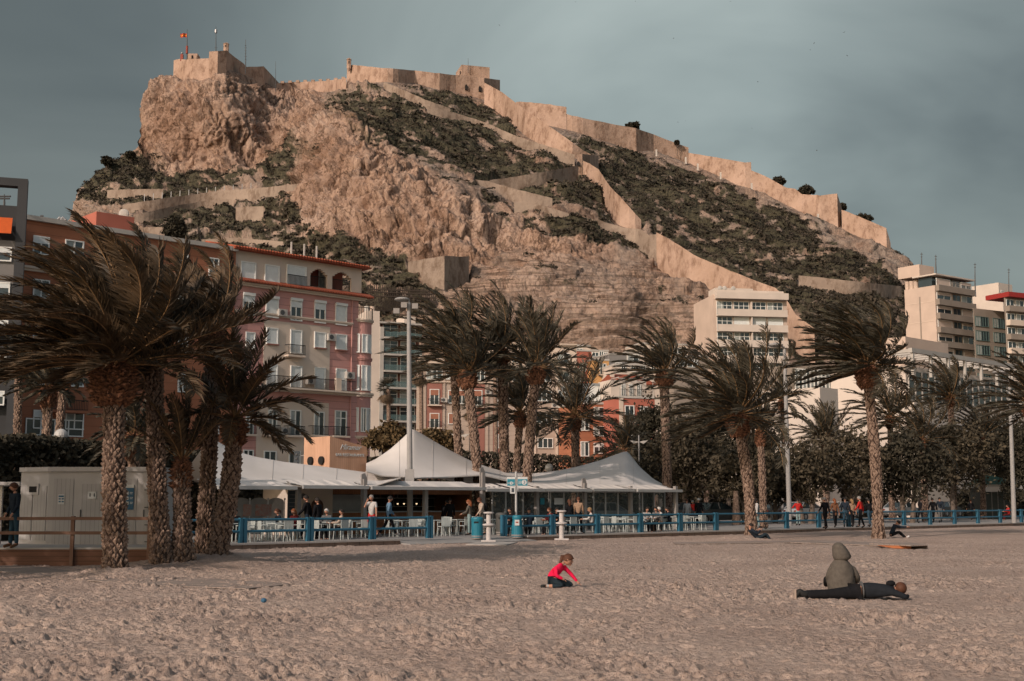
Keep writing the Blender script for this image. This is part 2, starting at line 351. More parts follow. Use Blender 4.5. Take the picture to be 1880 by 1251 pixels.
# walls of the castle: name, label, cat, stations (px, top, bottom[, extra depth]), thickness
WALLS = [
 ('fortress_wall', 'sloping stone bastion face under the flag at the very top of the crag', [(319, 111, 137), (328, 109, 141), (341, 110, 146), (356, 109, 147), (370, 108, 142), (384, 107, 138)], 5, -1),
 ('fortress_wall', 'tallest stone bastion of the summit, below the corner sentry box', [(384, 95, 138), (400, 94, 136), (416, 93, 132, 0), (430, 104, 136, 12), (447, 117, 142, 26), (452, 122, 150, 30)], 6, -1),
 ('fortress_wall', 'low square stone bastion on the right shoulder of the summit', [(440, 123, 150, 12), (459, 123, 152, 8), (484, 122, 155, 0), (497, 136, 157, 12), (512, 152, 164, 24)], 6, -2),
 ('battlement_wall', 'low battlemented wall across the saddle between the two castle heights', [(508, 153, 163), (540, 151, 162), (575, 150, 163), (605, 148, 162), (636, 144, 160)], 2, -1),
 ('fortress_wall', 'long upper castle wall from the sentry box to the square blockhouse', [(637, 124, 152), (647, 119, 150), (692, 124, 147), (761, 130, 150), (807, 135, 162), (847, 139, 168), (889, 143, 180), (918, 147, 186, 14)], 4, -1),
 ('fortress_wall', 'steep bright stone wall falling from the upper castle to the small gatehouse', [(889, 152, 182), (905, 160, 190), (922, 170, 203), (948, 190, 233), (988, 218, 256), (1030, 247, 276), (1072, 277, 290), (1088, 285, 293)], 3, -3),
 ('gatehouse', 'small stone gatehouse with a dark arch halfway down the steep wall', [(1060, 285, 312), (1069, 283, 316), (1099, 286, 312, 8)], 5, -4),
 ('fortress_wall', 'bright stone wall falling from the small gatehouse to the sharp bend', [(1070, 295, 322), (1082, 300, 336), (1099, 311, 356), (1120, 343, 392), (1138, 361, 410), (1155, 380, 413), (1177, 404, 416)], 3, -3),
 ('fortress_wall', 'lowest and longest bright stone wall running down behind the white apartment block', [(1205, 427, 481), (1226, 438, 496), (1247, 450, 510), (1275, 469, 522), (1310, 484, 534), (1342, 498, 552), (1388, 516, 574), (1423, 529, 590), (1440, 544, 610), (1461, 578, 640), (1495, 603, 660)], 4, -4),
 ('retaining_wall', 'stone ramp wall with small drain holes meeting the steep wall at its bend', [(944, 371, 389), (988, 376, 393), (1020, 385, 402), (1049, 394, 413), (1103, 406, 424), (1145, 418, 436), (1177, 421, 447), (1190, 431, 458), (1206, 430, 480)], 3, -3),
 ('retaining_wall', 'rising ramp wall whose right end meets the small gatehouse', [(899, 331, 338), (945, 325, 343), (985, 318, 343), (1032, 310, 338), (1062, 304, 332)], 2, -2),
 ('retaining_wall', 'short ramp wall descending right below the gatehouse ramp', [(872, 330, 338), (896, 333, 347), (945, 347, 366), (1014, 364, 374)], 2, -2),
 ('retaining_wall', 'short zigzag wall just below the sentry end of the upper castle wall', [(704, 150, 158), (735, 163, 173), (780, 183, 193), (826, 199, 206)], 2, -2),
 ('retaining_wall', 'long thin zigzag wall leading down right to the gatehouse', [(784, 195, 201), (842, 209, 220), (891, 225, 235), (948, 250, 262), (1000, 267, 281), (1055, 284, 300)], 2, -2),
 ('fortress_wall', 'short raised ridge wall behind the steep bright wall', [(947, 187, 206), (974, 188, 216), (1010, 192, 226), (1040, 197, 232)], 3, -1),
 ('fortress_wall', 'long ridge wall with a corner, ending at the first step', [(1040, 210, 232), (1080, 219, 243), (1120, 227, 256), (1168, 236, 273), (1200, 247, 283, 8), (1235, 261, 294, 12), (1264, 271, 304, 16)], 3, -1),
 ('fortress_wall', 'ridge wall between the first step and the small turret notch', [(1264, 281, 304, 8), (1296, 286, 317, 6), (1349, 295, 335, 2), (1368, 299, 340, 0), (1379, 298, 343, 0)], 3, -1),
 ('fortress_wall', 'wavy topped ridge wall running down to the big square bastion', [(1379, 313, 343), (1402, 322, 350), (1444, 345, 371), (1460, 347, 379), (1472, 357, 385), (1500, 359, 399)], 3, -1),
 ('fortress_wall', 'tall square bastion at the corner near the end of the ridge', [(1498, 358, 399), (1506, 359, 402), (1520, 357, 406), (1537, 356, 412), (1546, 384, 415, 6)], 6, -2),
 ('fortress_wall', 'last lowest length of ridge wall, ending in open slope', [(1545, 385, 415), (1580, 399, 430), (1627, 419, 452), (1635, 446, 457, 3)], 4, -1),
 ('retaining_wall', 'upper short terrace wall on the left flank of the hill', [(197, 349, 359), (240, 348, 358), (299, 347, 356)], 2, -2),
 ('retaining_wall', 'long pale terrace wall with a row of posts, left of the cliff', [(225, 376, 386), (265, 370, 381), (312, 363, 376), (408, 350, 363), (481, 345, 357), (558, 337, 350)], 2, -2),
 ('retaining_wall', 'thin pale terrace wall just under the long posted one', [(245, 395, 404), (312, 380, 391), (376, 369, 378), (430, 366, 374)], 2, -2),
 ('retaining_wall', 'small square block of pale terrace wall beneath the long ones', [(433, 381, 400), (460, 380, 400), (484, 379, 400)], 2, -2),
 ('retaining_wall', 'lowest pale wall glimpsed above the orange penthouse', [(245, 418, 430), (300, 417, 428), (320, 420, 430)], 2, -2),
 ('retaining_wall', 'thin pale wall line above the red tiled roof', [(370, 440, 446), (440, 437, 444), (520, 444, 450)], 2, -2),
 ('retaining_wall', 'pale angular masonry buttress at the foot of the central cliff', [(749, 481, 506), (778, 476, 526), (816, 470, 531, 0), (840, 471, 529, 4), (861, 471, 524, 7)], 6, -8),
 ('retaining_wall', 'grey terrace wall across the right slope above the tall tower', [(1466, 506, 520), (1500, 509, 526), (1560, 516, 534), (1655, 526, 546)], 3, -2),
]
# grid
NC, NR1, NR2 = 1080, 380, 16
pxs = np.linspace(22, 1898, NC); cyv = np.interp(pxs, _cx, _cy)
cyv = cyv + 2.2 * perlin(pxs / 14, pxs * 0, pxs * 0) + 1.2 * perlin(pxs / 5, pxs * 0 + 3, pxs * 0)
t1 = np.linspace(0, 1, NR1); t2 = np.linspace(0, 1, NR2 + 1)[1:]
low = np.maximum(cyv + 60, 665)
PY = np.concatenate([cyv[None] + t1[:, None] * (low - cyv)[None], low[None] + t2[:, None] * (930 - low)[None]], 0)
PX = np.broadcast_to(pxs[None], PY.shape).copy()
D = Dfun(PX, PY)
def world_arr(px, py, D):
    a = (px - CX) / FPX; b = (CY - py) / FPX; y = cP - b * sP
    return np.stack([a / y * D, D, CAMZ + (sP + b * cP) / y * D], -1)
W3 = world_arr(PX, PY, D)
du = np.gradient(W3, axis=1); dv = np.gradient(W3, axis=0); nrm = np.cross(dv, du); nrm /= np.linalg.norm(nrm, axis=-1)[..., None] + 1e-9
nrm *= np.where((nrm[..., 1:2]) > 0, -1, 1)
def blob(lst, px, py):
    s = 0
    for cx_, cy_, rx_, ry_, a, wt in lst:
        ca, sa = math.cos(R(a)), math.sin(R(a)); dx = px - cx_; dy = py - cy_
        q = ((dx * ca + dy * sa) / rx_) ** 2 + ((-dx * sa + dy * ca) / ry_) ** 2
        s = s + wt * np.clip(1.6 - q * 1.1, 0, 1)
    return np.clip(s, 0, 1)
cliff = blob([(380, 220, 130, 105, 0, 1), (310, 260, 50, 60, 20, 1), (470, 230, 70, 80, 0, 1), (640, 340, 105, 115, 0, 1), (740, 390, 140, 75, 25, 1), (600, 260, 60, 60, 0, .7), (860, 440, 60, 50, 0, .9), (1010, 440, 120, 40, 5, .5), (560, 190, 30, 45, 0, .8)], PX, PY)
ledge = blob([(1020, 570, 300, 95, 3, 1), (1250, 570, 120, 80, 10, .9), (800, 560, 110, 50, 5, .5)], PX, PY)
wx, wy, wz = W3[..., 0], W3[..., 1], W3[..., 2]
S = lambda k: (wx / k, wy / k, wz / k)
slope = np.clip(1 - cliff - ledge, 0, 1)
g1 = wx * .88 - wz * .47; g2 = wx * .47 + wz * .88          # bedding that dips to the right
warp = wz + 4 * fbm(*S(34), 3) + wx * .03
def blocks(k, st=(1, 1, 1), seed=0, c=None):
    c = c or (wx, wy, wz); x, y, z = c[0] / k * st[0], c[1] / k * st[1], c[2] / k * st[2]; xi, yi, zi = np.floor(x).astype(int), np.floor(y).astype(int), np.floor(z).astype(int)
    bd = np.full(x.shape, 9.0); bv = np.zeros(x.shape)
    for a in (-1, 0, 1):
        for b in (-1, 0, 1):
            for c_ in (-1, 0, 1):
                h = _perm[_perm[_perm[(xi + a + seed) & 255] + ((yi + b) & 255)] + ((zi + c_) & 255)]
                q = (x - xi - a - (h * 7 % 256) / 256) ** 2 + (y - yi - b - (h * 13 % 256) / 256) ** 2 + (z - zi - c_ - (h * 29 % 256) / 256) ** 2
                m_ = q < bd; bd = np.where(m_, q, bd); bv = np.where(m_, (h * 53 % 256) / 256, bv)
    return bv - .5
def steps(v, per, ris=.78):
    l = v / per; f = l - np.floor(l); return np.where(f < ris, f / ris, (1 - f) / (1 - ris)) - .5
d_ = 5.0 * fbm(*S(40), 3) * (.4 + .8 * cliff)
rid = fbm(wx / 15, wy / 15, wz / 24, 5, .52, True)
cav = np.clip(fbm(wx / 17 + 9, wy / 17, wz / 20, 3) - .18, 0, 1); cav2 = np.clip(fbm(wx / 5 + 3, wy / 5, wz / 6, 3) - .30, 0, 1)
crack = np.exp(-(fbm(wx / 9 + 2, wy / 9, wz / 34, 4, .6) / .035) ** 2)
d_ = d_ + cliff * (4.6 * (rid - .25) + 1.5 * fbm(wx / 6, wy / 6, wz / 7, 5, .62, True) - 15 * cav - 7 * cav2 - 1.8 * crack + 2.8 * blocks(9.0, (1, 1, .7)) + 1.2 * blocks(3.6, (1, 1, .8), 5))
la = .5 + .9 * np.clip(fbm(wx / 22, wy / 22, wz / 9, 2) + .45, 0, 1)
d_ = d_ + ledge * la * (2.6 * steps(warp, 5.6) + 1.5 * steps(warp + 1.1, 2.3) + .7 * steps(warp, 1.15)) + ledge * (1.3 * blocks(7.0, (.5, .6, 2.0), 9, (wx, wy, warp)) + .8 * fbm(wx / 5, wy / 5, wz / 3, 3, .6, True) - 3.5 * cav2)
rk = np.clip(fbm(g1 / 20, wy / 16, g2 / 8, 4, .55) - .02, -.25, 1)
d_ = d_ + slope * (4.6 * rk + 1.2 * steps(g2 + 3 * fbm(*S(25), 2), 5.5) + 1.5 * blocks(6.5, (.6, .8, 1.5), 3, (g1, wy, g2)) + .7 * blocks(2.6, (.8, .8, 1.2), 4, (g1, wy, g2)) + .5 * fbm(*S(2.6), 3, .65))
# near masonry the rock is cut back and calm
damp = np.ones_like(PX)
for wl in WALLS:
    st = wl[2]
    sx = [q[0] for q in st]; tp_ = np.interp(PX, sx, [q[1] for q in st]); bt = np.interp(PX, sx, [q[2] for q in st])
    dx = np.maximum(np.maximum(sx[0] - PX, PX - sx[-1]), 0); dy = np.maximum(np.maximum(tp_ - 1 - PY, PY - bt - (1 if wl[0] == 'retaining_wall' else 4)), 0)
    damp = np.minimum(damp, np.clip(np.hypot(dx, dy) / (5.0 if wl[0] == 'retaining_wall' else 8.0), 0, 1))
rowfade = np.clip((PY - cyv[None]) / 8.0, .35, 1)
d_ = (d_ * damp - 1.0 * (1 - damp)) * rowfade
W3d = W3 + nrm * d_[..., None]
# behind the crest the hill goes on and falls away
back = []
for k, (dy_, dz_) in enumerate([(10, -1.0), (30, -8), (70, -30), (130, -75), (190, -150)]):
    b0 = W3d[0].copy(); b0[:, 1] += dy_; b0[:, 0] *= 1 + dy_ / 460; b0[:, 2] = np.maximum(b0[:, 2] + dz_, -2); back.append(b0)
foot = W3d[-1].copy(); foot[:, 2] = -3
FULL = np.concatenate([np.stack(back[::-1]), W3d, foot[None]], 0)
# colour masks
ca, sa = math.cos(R(28)), math.sin(R(28))
band = fbm((PX * ca + PY * sa) / 90, (-PX * sa + PY * ca) / 15, PX * 0, 4, .6)
bandh = fbm(PX / 80, PY / 9, PX * 0 + 4, 4, .6)
veg_d = blob([(1350, 430, 340, 78, 27, 1.02), (1560, 540, 160, 70, 20, .9), (1480, 470, 190, 50, 28, .6), (230, 318, 85, 32, -18, 1.2), (1120, 290, 60, 40, 35, .8), (860, 200, 110, 26, 22, 1.0), (800, 255, 220, 60, 25, .85), (930, 290, 180, 45, 25, .8), (680, 220, 90, 40, 10, .75), (990, 340, 130, 25, 18, .8), (580, 260, 40, 50, 50, .6),
              (640, 490, 150, 50, 12, .85), (430, 430, 230, 45, 5, .75), (300, 345, 170, 22, -8, 1.0), (420, 395, 130, 30, 0, .9), (760, 560, 100, 40, 5, .7), (540, 330, 70, 80, 60, .5), (1120, 370, 90, 40, 20, .7), (1120, 440, 110, 18, 12, .9), (950, 395, 130, 22, 15, .7), (1260, 550, 90, 30, 20, .5),
              (520, 290, 45, 45, 0, .6), (1500, 620, 200, 60, 10, .8)], PX, PY)
patch = fbm(g1 / 11, wy / 14, g2 / 4.5, 4, .65); fine = fbm(wx / 3.2, wy / 4, wz / 2.6, 3, .6)
veg = (veg_d - .56) * 1.0 + .62 * band + .95 * patch + .95 * fine
vl = np.where(cliff < .7, bandh * 1.1 + .7 * fine + .4 * patch - .34, -1); veg = np.maximum(np.where(veg_d > .04, veg, -1), vl)
veg = np.clip(veg * 3.2, 0, 1) * (1 - np.clip(cliff * 1.5 - veg_d * .9, 0, 1)) * np.clip(damp * 5 - .3, 0, 1)
def pad(a): return np.concatenate([np.repeat(a[:1], 5, 0), a, a[-1:]], 0)
def rock_material():
    m = bpy.data.materials.new('limestone_hill'); m.use_nodes = True; t = m.node_tree; b = t.nodes['Principled BSDF']; L = t.links.new
    tc = N(t, 'ShaderNodeTexCoord')
    def noise(sc, det=6, st=(1, 1, 1), ro=.6):
        mp = N(t, 'ShaderNodeMapping'); mp.inputs['Scale'].default_value = st; n = N(t, 'ShaderNodeTexNoise')
        n.inputs['Scale'].default_value = sc; n.inputs['Detail'].default_value = det; n.inputs['Roughness'].default_value = ro
        L(tc.outputs['Object'], mp.inputs[0]); L(mp.outputs[0], n.inputs['Vector']); return n.outputs['Fac']
    def ramp(f, els):
        r = N(t, 'ShaderNodeValToRGB'); r.color_ramp.elements[0].position, r.color_ramp.elements[1].position = els[0][0], els[-1][0]
        r.color_ramp.elements[0].color = (*els[0][1], 1); r.color_ramp.elements[1].color = (*els[-1][1], 1)
        for p_, c in els[1:-1]: e_ = r.color_ramp.elements.new(p_); e_.color = (*c, 1)
        L(f, r.inputs[0]); return r.outputs[0]
    def mix(f, a, b_, bt='MIX'):
        x = N(t, 'ShaderNodeMixRGB', blend_type=bt)
        if isinstance(f, float): x.inputs[0].default_value = f
        else: L(f, x.inputs[0])
        for k, q in ((1, a), (2, b_)):
            if isinstance(q, tuple): x.inputs[k].default_value = (*q, 1)
            else: L(q, x.inputs[k])
        return x.outputs[0]
    base = ramp(noise(.035, 8), [(.3, (.29, .185, .13)), (.5, (.40, .28, .21)), (.7, (.46, .345, .275))])
    blot = ramp(noise(.35, 8, (1, 1, .45)), [(.33, (.55, .47, .42)), (.52, (1, 1, 1)), (.75, (1.08, 1.04, 1))])
    c = mix(.85, base, blot, 'MULTIPLY')
    fine = ramp(noise(1.3, 6, (1, 1, .7), .7), [(.36, (.5, .45, .42)), (.5, (1, 1, 1))])
    c = mix(.8, c, fine, 'MULTIPLY')
    iso = lambda f, w_, dk: ramp(f, [(.5 - w_ * 2, (1, 1, 1)), (.5 - w_ * .5, (dk, dk * .93, dk * .88)), (.5 + w_ * .5, (dk, dk * .93, dk * .88)), (.5 + w_ * 2, (1, 1, 1))])  # dark bedding and crack lines; crevice shading put into the rock colour
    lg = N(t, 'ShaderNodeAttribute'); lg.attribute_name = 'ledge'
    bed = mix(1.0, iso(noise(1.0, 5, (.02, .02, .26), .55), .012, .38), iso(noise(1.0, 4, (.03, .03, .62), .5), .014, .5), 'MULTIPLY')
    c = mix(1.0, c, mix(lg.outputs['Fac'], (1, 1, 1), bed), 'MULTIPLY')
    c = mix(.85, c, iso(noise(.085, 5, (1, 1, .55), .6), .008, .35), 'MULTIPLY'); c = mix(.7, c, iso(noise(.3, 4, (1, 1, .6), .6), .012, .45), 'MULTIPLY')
    gr = N(t, 'ShaderNodeAttribute'); gr.attribute_name = 'grey'
    greyc = ramp(noise(.5, 8), [(.35, (.115, .092, .078)), (.62, (.31, .25, .205))])
    c = mix(gr.outputs['Fac'], c, greyc)
    va = N(t, 'ShaderNodeAttribute'); va.attribute_name = 'veg'
    vm = N(t, 'ShaderNodeMath', operation='MULTIPLY_ADD'); L(noise(.9, 8, (1, 1, 1), .75), vm.inputs[0]); vm.inputs[1].default_value = 2.2; vm.inputs[2].default_value = -1.35
    va2 = N(t, 'ShaderNodeMath', operation='MULTIPLY_ADD', use_clamp=True); L(va.outputs['Fac'], va2.inputs[0]); va2.inputs[1].default_value = 1.5; L(vm.outputs[0], va2.inputs[2])
    vc = ramp(noise(1.6, 5), [(.35, (.035, .033, .022)), (.6, (.085, .075, .048)), (.75, (.15, .115, .075))])
    c = mix(va2.outputs[0], c, vc)
    L(c, b.inputs['Base Color']); b.inputs['Roughness'].default_value = .95; b.inputs['Specular IOR Level'].default_value = .15
    bp = N(t, 'ShaderNodeBump'); bp.inputs['Distance'].default_value = .8; bp.inputs['Strength'].default_value = 1.0
    L(noise(.9, 8, (1, 1, .8), .7), bp.inputs['Height']); L(bp.outputs[0], b.inputs['Normal'])
    return m
grey = np.clip(slope * 1.0 + .55 * ledge - cliff, 0, 1) * np.clip(.62 + 1.3 * band + .5 * patch, .15, 1)
nr, nc = FULL.shape[:2]
idx = np.arange(nr * nc).reshape(nr, nc)
F4 = np.stack([idx[:-1, :-1], idx[1:, :-1], idx[1:, 1:], idx[:-1, 1:]], -1).reshape(-1, 4)
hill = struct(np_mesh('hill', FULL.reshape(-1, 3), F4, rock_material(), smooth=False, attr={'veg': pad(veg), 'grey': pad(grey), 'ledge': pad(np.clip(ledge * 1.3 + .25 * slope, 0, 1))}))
# scrub growing on it
rs = np.random.RandomState(3)
wgt = (np.clip(veg - .12, 0, 1) ** 1.0 * (D / 300) * np.clip(damp, 0, 1))[:NR1]; wgt *= (PY[:NR1] < 640) ; pr = (wgt / wgt.sum()).ravel()
NB = 17000
pick = rs.choice(pr.size, NB, p=pr); bp_ = W3d[:NR1].reshape(-1, 3)[pick]; bn = nrm[:NR1].reshape(-1, 3)[pick]
sz = rs.lognormal(-.62, .42, NB).clip(.25, 1.9)
K = 15
dirs = rs.normal(size=(NB, K, 3)); dirs /= np.linalg.norm(dirs, axis=-1)[..., None]; dirs[..., 2] = np.abs(dirs[..., 2]) * .8
cen = bp_[:, None] + dirs * (rs.uniform(.5, 1, (NB, K, 1)) * sz[:, None, None]) * np.array([1.5, 1.3, .75])
def rand_quads(cen, size, rs, flat=.0):
    n = cen.shape[0]; a = rs.normal(size=(n, 3)); a /= np.linalg.norm(a, axis=1)[:, None]
    b = rs.normal(size=(n, 3)); b -= (a * b).sum(1)[:, None] * a; b /= np.linalg.norm(b, axis=1)[:, None]
    s = size[:, None] if hasattr(size, 'shape') else size
    v = np.stack([cen - a * s, cen - b * s * .6, cen + a * s, cen + b * s * .6], 1).reshape(-1, 3)
    return v, np.arange(n * 4).reshape(n, 4)
v, f = rand_quads(cen.reshape(-1, 3), np.repeat(sz, K) * rs.uniform(.3, .6, NB * K), rs)
M_scrub = mat('scrub_leaf', (.078, .064, .047), .9, .1, .12, col2=(.030, .027, .022), spec=.1)
tag(np_mesh('scrub', v, f, M_scrub), 'dark low scrub scattered over the rocky castle hill', 'scrub', kind='stuff')

# ============================================================ CASTLE WALLS
def stone(name, c, c2):
    m = mat(name, c, .95, .1, .12, .25, .9, col2=c2, spec=.1)
    t = m.node_tree; b = t.nodes['Principled BSDF']; L = t.links.new
    src = b.inputs['Base Color'].links[0].from_socket
    tc = N(t, 'ShaderNodeTexCoord'); n = N(t, 'ShaderNodeTexNoise'); n.inputs['Scale'].default_value = .9; n.inputs['Detail'].default_value = 8; n.inputs['Roughness'].default_value = .75
    r = N(t, 'ShaderNodeValToRGB'); r.color_ramp.elements[0].position = .38; r.color_ramp.elements[0].color = (.42, .36, .32, 1); r.color_ramp.elements[1].position = .52; n.inputs['Scale'].default_value = .32; tm = N(t, 'ShaderNodeMapping'); tm.inputs['Scale'].default_value = (1, 1, .6); L(tc.outputs['Object'], tm.inputs[0])
    mx = N(t, 'ShaderNodeMixRGB', blend_type='MULTIPLY'); mx.inputs[0].default_value = .75
    L(tm.outputs[0], n.inputs[0]); L(n.outputs['Fac'], r.inputs[0]); L(src, mx.inputs[1]); L(r.outputs[0], mx.inputs[2]); L(mx.outputs[0], b.inputs['Base Color'])
    return m
M_stone = stone('castle_stone', (.46, .325, .25), (.35, .24, .175))
M_stone2 = stone('castle_stone_pale', (.33, .26, .205), (.24, .185, .145))
M_dark = mat('dark_opening', (.015, .014, .013), .9, 0)
WROOT = []
for name, label, st, thick, off in WALLS:
    # densify so that the crest line keeps slight irregularity
    q = []
    for i in range(len(st) - 1):
        a, b = st[i], st[i + 1]; n = max(1, int((b[0] - a[0]) / 9))
        for k in range(n): q.append([a[j] + (b[j] - a[j]) * k / n if j < min(len(a), len(b)) else 0 for j in range(3)] + [((a[3] if len(a) > 3 else 0) * (1 - k / n) + (b[3] if len(b) > 3 else 0) * k / n)])
    q.append([st[-1][0], st[-1][1], st[-1][2], st[-1][3] if len(st[-1]) > 3 else 0])
    q = np.array(q); Dv = Dfun(q[:, 0], np.maximum(q[:, 2], np.interp(q[:, 0], _cx, _cy) + 1)) + q[:, 3] + off * .35
    if len(Dv) > 6: Dv = np.convolve(np.pad(Dv, 2, 'edge'), np.ones(5) / 5, 'valid') if not q[:, 3].any() else Dv
    mb = MB(); rr = random.Random(hash(label) % 1000 if False else len(label)); base_pts = []
    for i, (x, yt, yb, dd) in enumerate(q):
        T = P(x, yt + rr.uniform(-.5, .5), Dv[i]); B = P(x, yb, Dv[i]); zb = B.z - (2.2 if name == 'retaining_wall' else 3.5)
        o = Vector((0, 1, 0)) * thick + Vector((T.x / T.y * thick, 0, 0))
        bat = (T.z - zb) * .06
        mb.v += [Vector((B.x, B.y - bat, zb)), Vector((T.x, T.y, T.z)), Vector((T.x, T.y, T.z)) + o, Vector((B.x, B.y, zb)) + o]
        base_pts.append((B.x, B.y, zb))
        if i:
            a = (i - 1) * 4; b = i * 4
            mb.f += [(a, b, b+1, a+1), (a+1, b+1, b+2, a+2), (a+2, b+2, b+3, a+3), (a+3, b+3, b, a)]
    e = (len(q) - 1) * 4; mb.f += [(0, 1, 2, 3), (e+3, e+2, e+1, e)]
    c = base_pts[len(base_pts) // 2]
    r = thing(name, label, 'gatehouse' if name == 'gatehouse' else 'wall', c)
    build('masonry', mb, M_stone2 if name == 'retaining_wall' else M_stone, r)
    WROOT.append((r, q, Dv, thick))
# ============================================================ CASTLE DETAILS
M_rust = mat('rusty_red_paint', (.30, .07, .05), .7, .1)
M_steel = mat('galvanised_steel', (.36, .36, .36), .45, .08, metal=.6)
M_dsteel = mat('dark_mast_metal', (.10, .10, .10), .6, .1, metal=.4)
M_red = mat('flag_red', (.50, .06, .03), .8, .1); M_yel = mat('flag_yellow', (.75, .30, .05), .8, .1)
def sentry(px, ytop, ybot, wpx, Y, label):
    b = P(px, ybot, Y); k = Y / FPX; h = (ybot - ytop) * k; r = wpx * k / 2
    t = thing('sentry_box', label, 'turret', b)
    build('turret_body', MB().tube([b + Vector((0, 0, -h*.25)), b, b + Vector((0, 0, h * .78))], [r * .35, r, r], 6), M_stone, t)
    build('turret_cap', MB().tube([b + Vector((0, 0, h * .78)), b + Vector((0, 0, h * .84)), b + Vector((0, 0, h))], [r * 1.15, r * 1.15, r * .15], 6), M_stone, t)
    build('window_slit', MB().box(b.x - r*.15, b.x + r*.15, b.y - r*1.02, b.y - r*.6, b.z + h*.4, b.z + h*.62), M_dark, t)
def Dw(px, py): return float(Dfun(np.array([px]), np.array([max(py, float(np.interp(px, _cx, _cy)) + 1)]))[0])
sentry(415, 77, 95, 10.5, Dw(416, 120), 'small stone sentry turret on the corner of the summit bastion')
sentry(640.5, 105, 126, 9, Dw(645, 150) - 2, 'small stone sentry turret at the left end of the long upper wall')
def block(name, label, cat, cpx, cpy, Y, lpx, rpx, m, z0=None, ang=PA, group=None, wallname='wall', root=None):
    """box building: near corner at pixel column cpx, top at cpy there; left face to column lpx, right face to column rpx"""
    c = P(cpx, cpy, Y); fr = Frame((c.x, c.y), ang)
    s1 = fr.pix(rpx, cpy)[0]
    fl = Frame((c.x, c.y), ang + 90); t1 = fl.pix(lpx, cpy)[0]
    zz = -.1 if z0 is None else z0
    r = root or thing(name, label, cat, (c.x, c.y, max(zz, 0)), 0, group)
    build(wallname, MB().fbox(fr, 0, s1, 0, t1, zz, c.z), m, r)
    return r, fr, s1, t1, c.z, fl
# blockhouse on the upper castle
DB = Dw(860, 160) + 6
r, fr, s1, t1, zt, fl = block('blockhouse', 'square stone blockhouse on top of the long upper castle wall', 'building', 847.5, 119, DB, 837, 899, M_stone, z0=P(860, 150, DB).z, ang=16)
a = fr.pix(850, 121); build('window', MB().fbox(fr, -.12, .3, 1.2, 2.6, zt - 3.4, zt - 2.2), M_dark, r); build('window', MB().fbox(fr, -.12, .3, 1.0, 3.2, zt - 5.2, zt - 4.1), M_dark, r)
# arched openings in the upper wall and the gatehouse
def arch(px, py, wpx, hpx, Y, name, parent):
    k = Y / FPX; c = P(px, py, Y); w_, h = wpx * k / 2, hpx * k
    pts = [c + Vector((-w_, 0, 0)), c + Vector((w_, 0, 0)), c + Vector((w_, 0, h * .6))] + [c + Vector((w_ * math.cos(q), 0, h * .6 + h * .4 * math.sin(q))) for q in (R(45), R(90), R(135))] + [c + Vector((-w_, 0, h * .6))]
    build(name, MB().prism(pts, (0, 1.5, 0)), M_dark, parent)
def wall_Y(i, px): r_, q, Dv, th = WROOT[i]; return float(np.interp(px, q[:, 0], Dv))
arch(856, 165, 5, 11, wall_Y(4, 856) - .9, 'arched_opening', WROOT[4][0]); arch(881, 168, 5, 11, wall_Y(4, 881) - .9, 'arched_opening', WROOT[4][0])
arch(1062, 304, 5, 8, wall_Y(6, 1062) - .8, 'arched_opening', WROOT[6][0])
# merlons on the saddle wall
r_, q, Dv, th = WROOT[3]
for k in range(9):
    x = 515 + k * 14; Y = float(np.interp(x, q[:, 0], Dv)); a = P(x, np.interp(x, q[:, 0], q[:, 1]), Y); wd = 6.5 * Y / FPX
    build('merlon', MB().box(a.x, a.x + wd, Y - .05, Y + 1.4, a.z - .2, a.z + .8), M_stone, r_)
# summit masts and flag
YB = Dw(360, 130) - 1
def mast(px, y0, y1, label, cat='antenna', r=.12, arms=(), Y=YB, name='antenna_mast'):
    a, b = P(px, y1, Y), P(px, y0, Y)
    t = thing(name, label, cat, a); build('mast', MB().tube([a - Vector((0, 0, 3)), a, b], [r * 1.5, r * 1.5, r * .6], 6), M_dsteel, t)
    for ay, aw in arms:
        c = P(px, ay, Y); k = Y / FPX
        build('antenna_arm', MB().tube([c + Vector((-aw * k, 0, 0)), c + Vector((aw * k, 0, 0))], .07, 5), M_dsteel, t)
    return t
t = mast(343.5, 54, 104, 'flagpole with a red and yellow flag on the summit bastion', 'flagpole', .16, name='flagpole')
a = P(343.5, 85, YB); build('pole_sleeve', MB().tube([a, a - Vector((0, 0, 3))], .45, 8), M_rust, t)
k = YB / FPX
fv = MB()
for i in range(9):
    x = 343 - i * 1.55; dz = .35 * math.sin(i * .9); yo = .5 * math.sin(i * 1.1); sh = i * .12
    for y in (61.5, 64, 66, 68.5): p = P(x, y + sh * .3, YB); fv.v.append(Vector((p.x, p.y + yo, p.z + dz * (i / 8))))
def strip(rows):
    m_ = MB(); m_.v = fv.v[:]
    for i in range(8):
        for j in rows: a_ = i * 4 + j; m_.f.append((a_, a_ + 4, a_ + 5, a_ + 1))
    return m_
fl_ = build('flag', strip((0, 2)), M_red, t); build('yellow_stripe', strip((1,)), M_yel, fl_)
t = mast(396.5, 49, 97, 'tallest aerial mast with a pale drum near its tip, behind the bastion', arms=((88, 3),))
a = P(396.5, 58, YB); build('drum', MB().tube([a - Vector((0, 0, .6)), a + Vector((0, 0, .7))], .5, 10), M_steel, t)
mast(451, 73, 122, 'thin aerial mast with many short cross arms on the summit', arms=((84, 1.6), (88, 2.2), (93, 1.6), (98, 2), (104, 2.2), (110, 1.6)), r=.12)
mast(506, 113, 156, 'faint short aerial pole at the right foot of the summit', r=.08, Y=YB + 20)
mast(859.5, 107, 121, 'thin pole on the roof of the stone blockhouse', r=.08, Y=DB)
t = thing('radio_cabinet', 'small rusty equipment stack at the left edge of the summit bastion', 'equipment', P(334, 108, YB)); a = P(334, 108, YB)
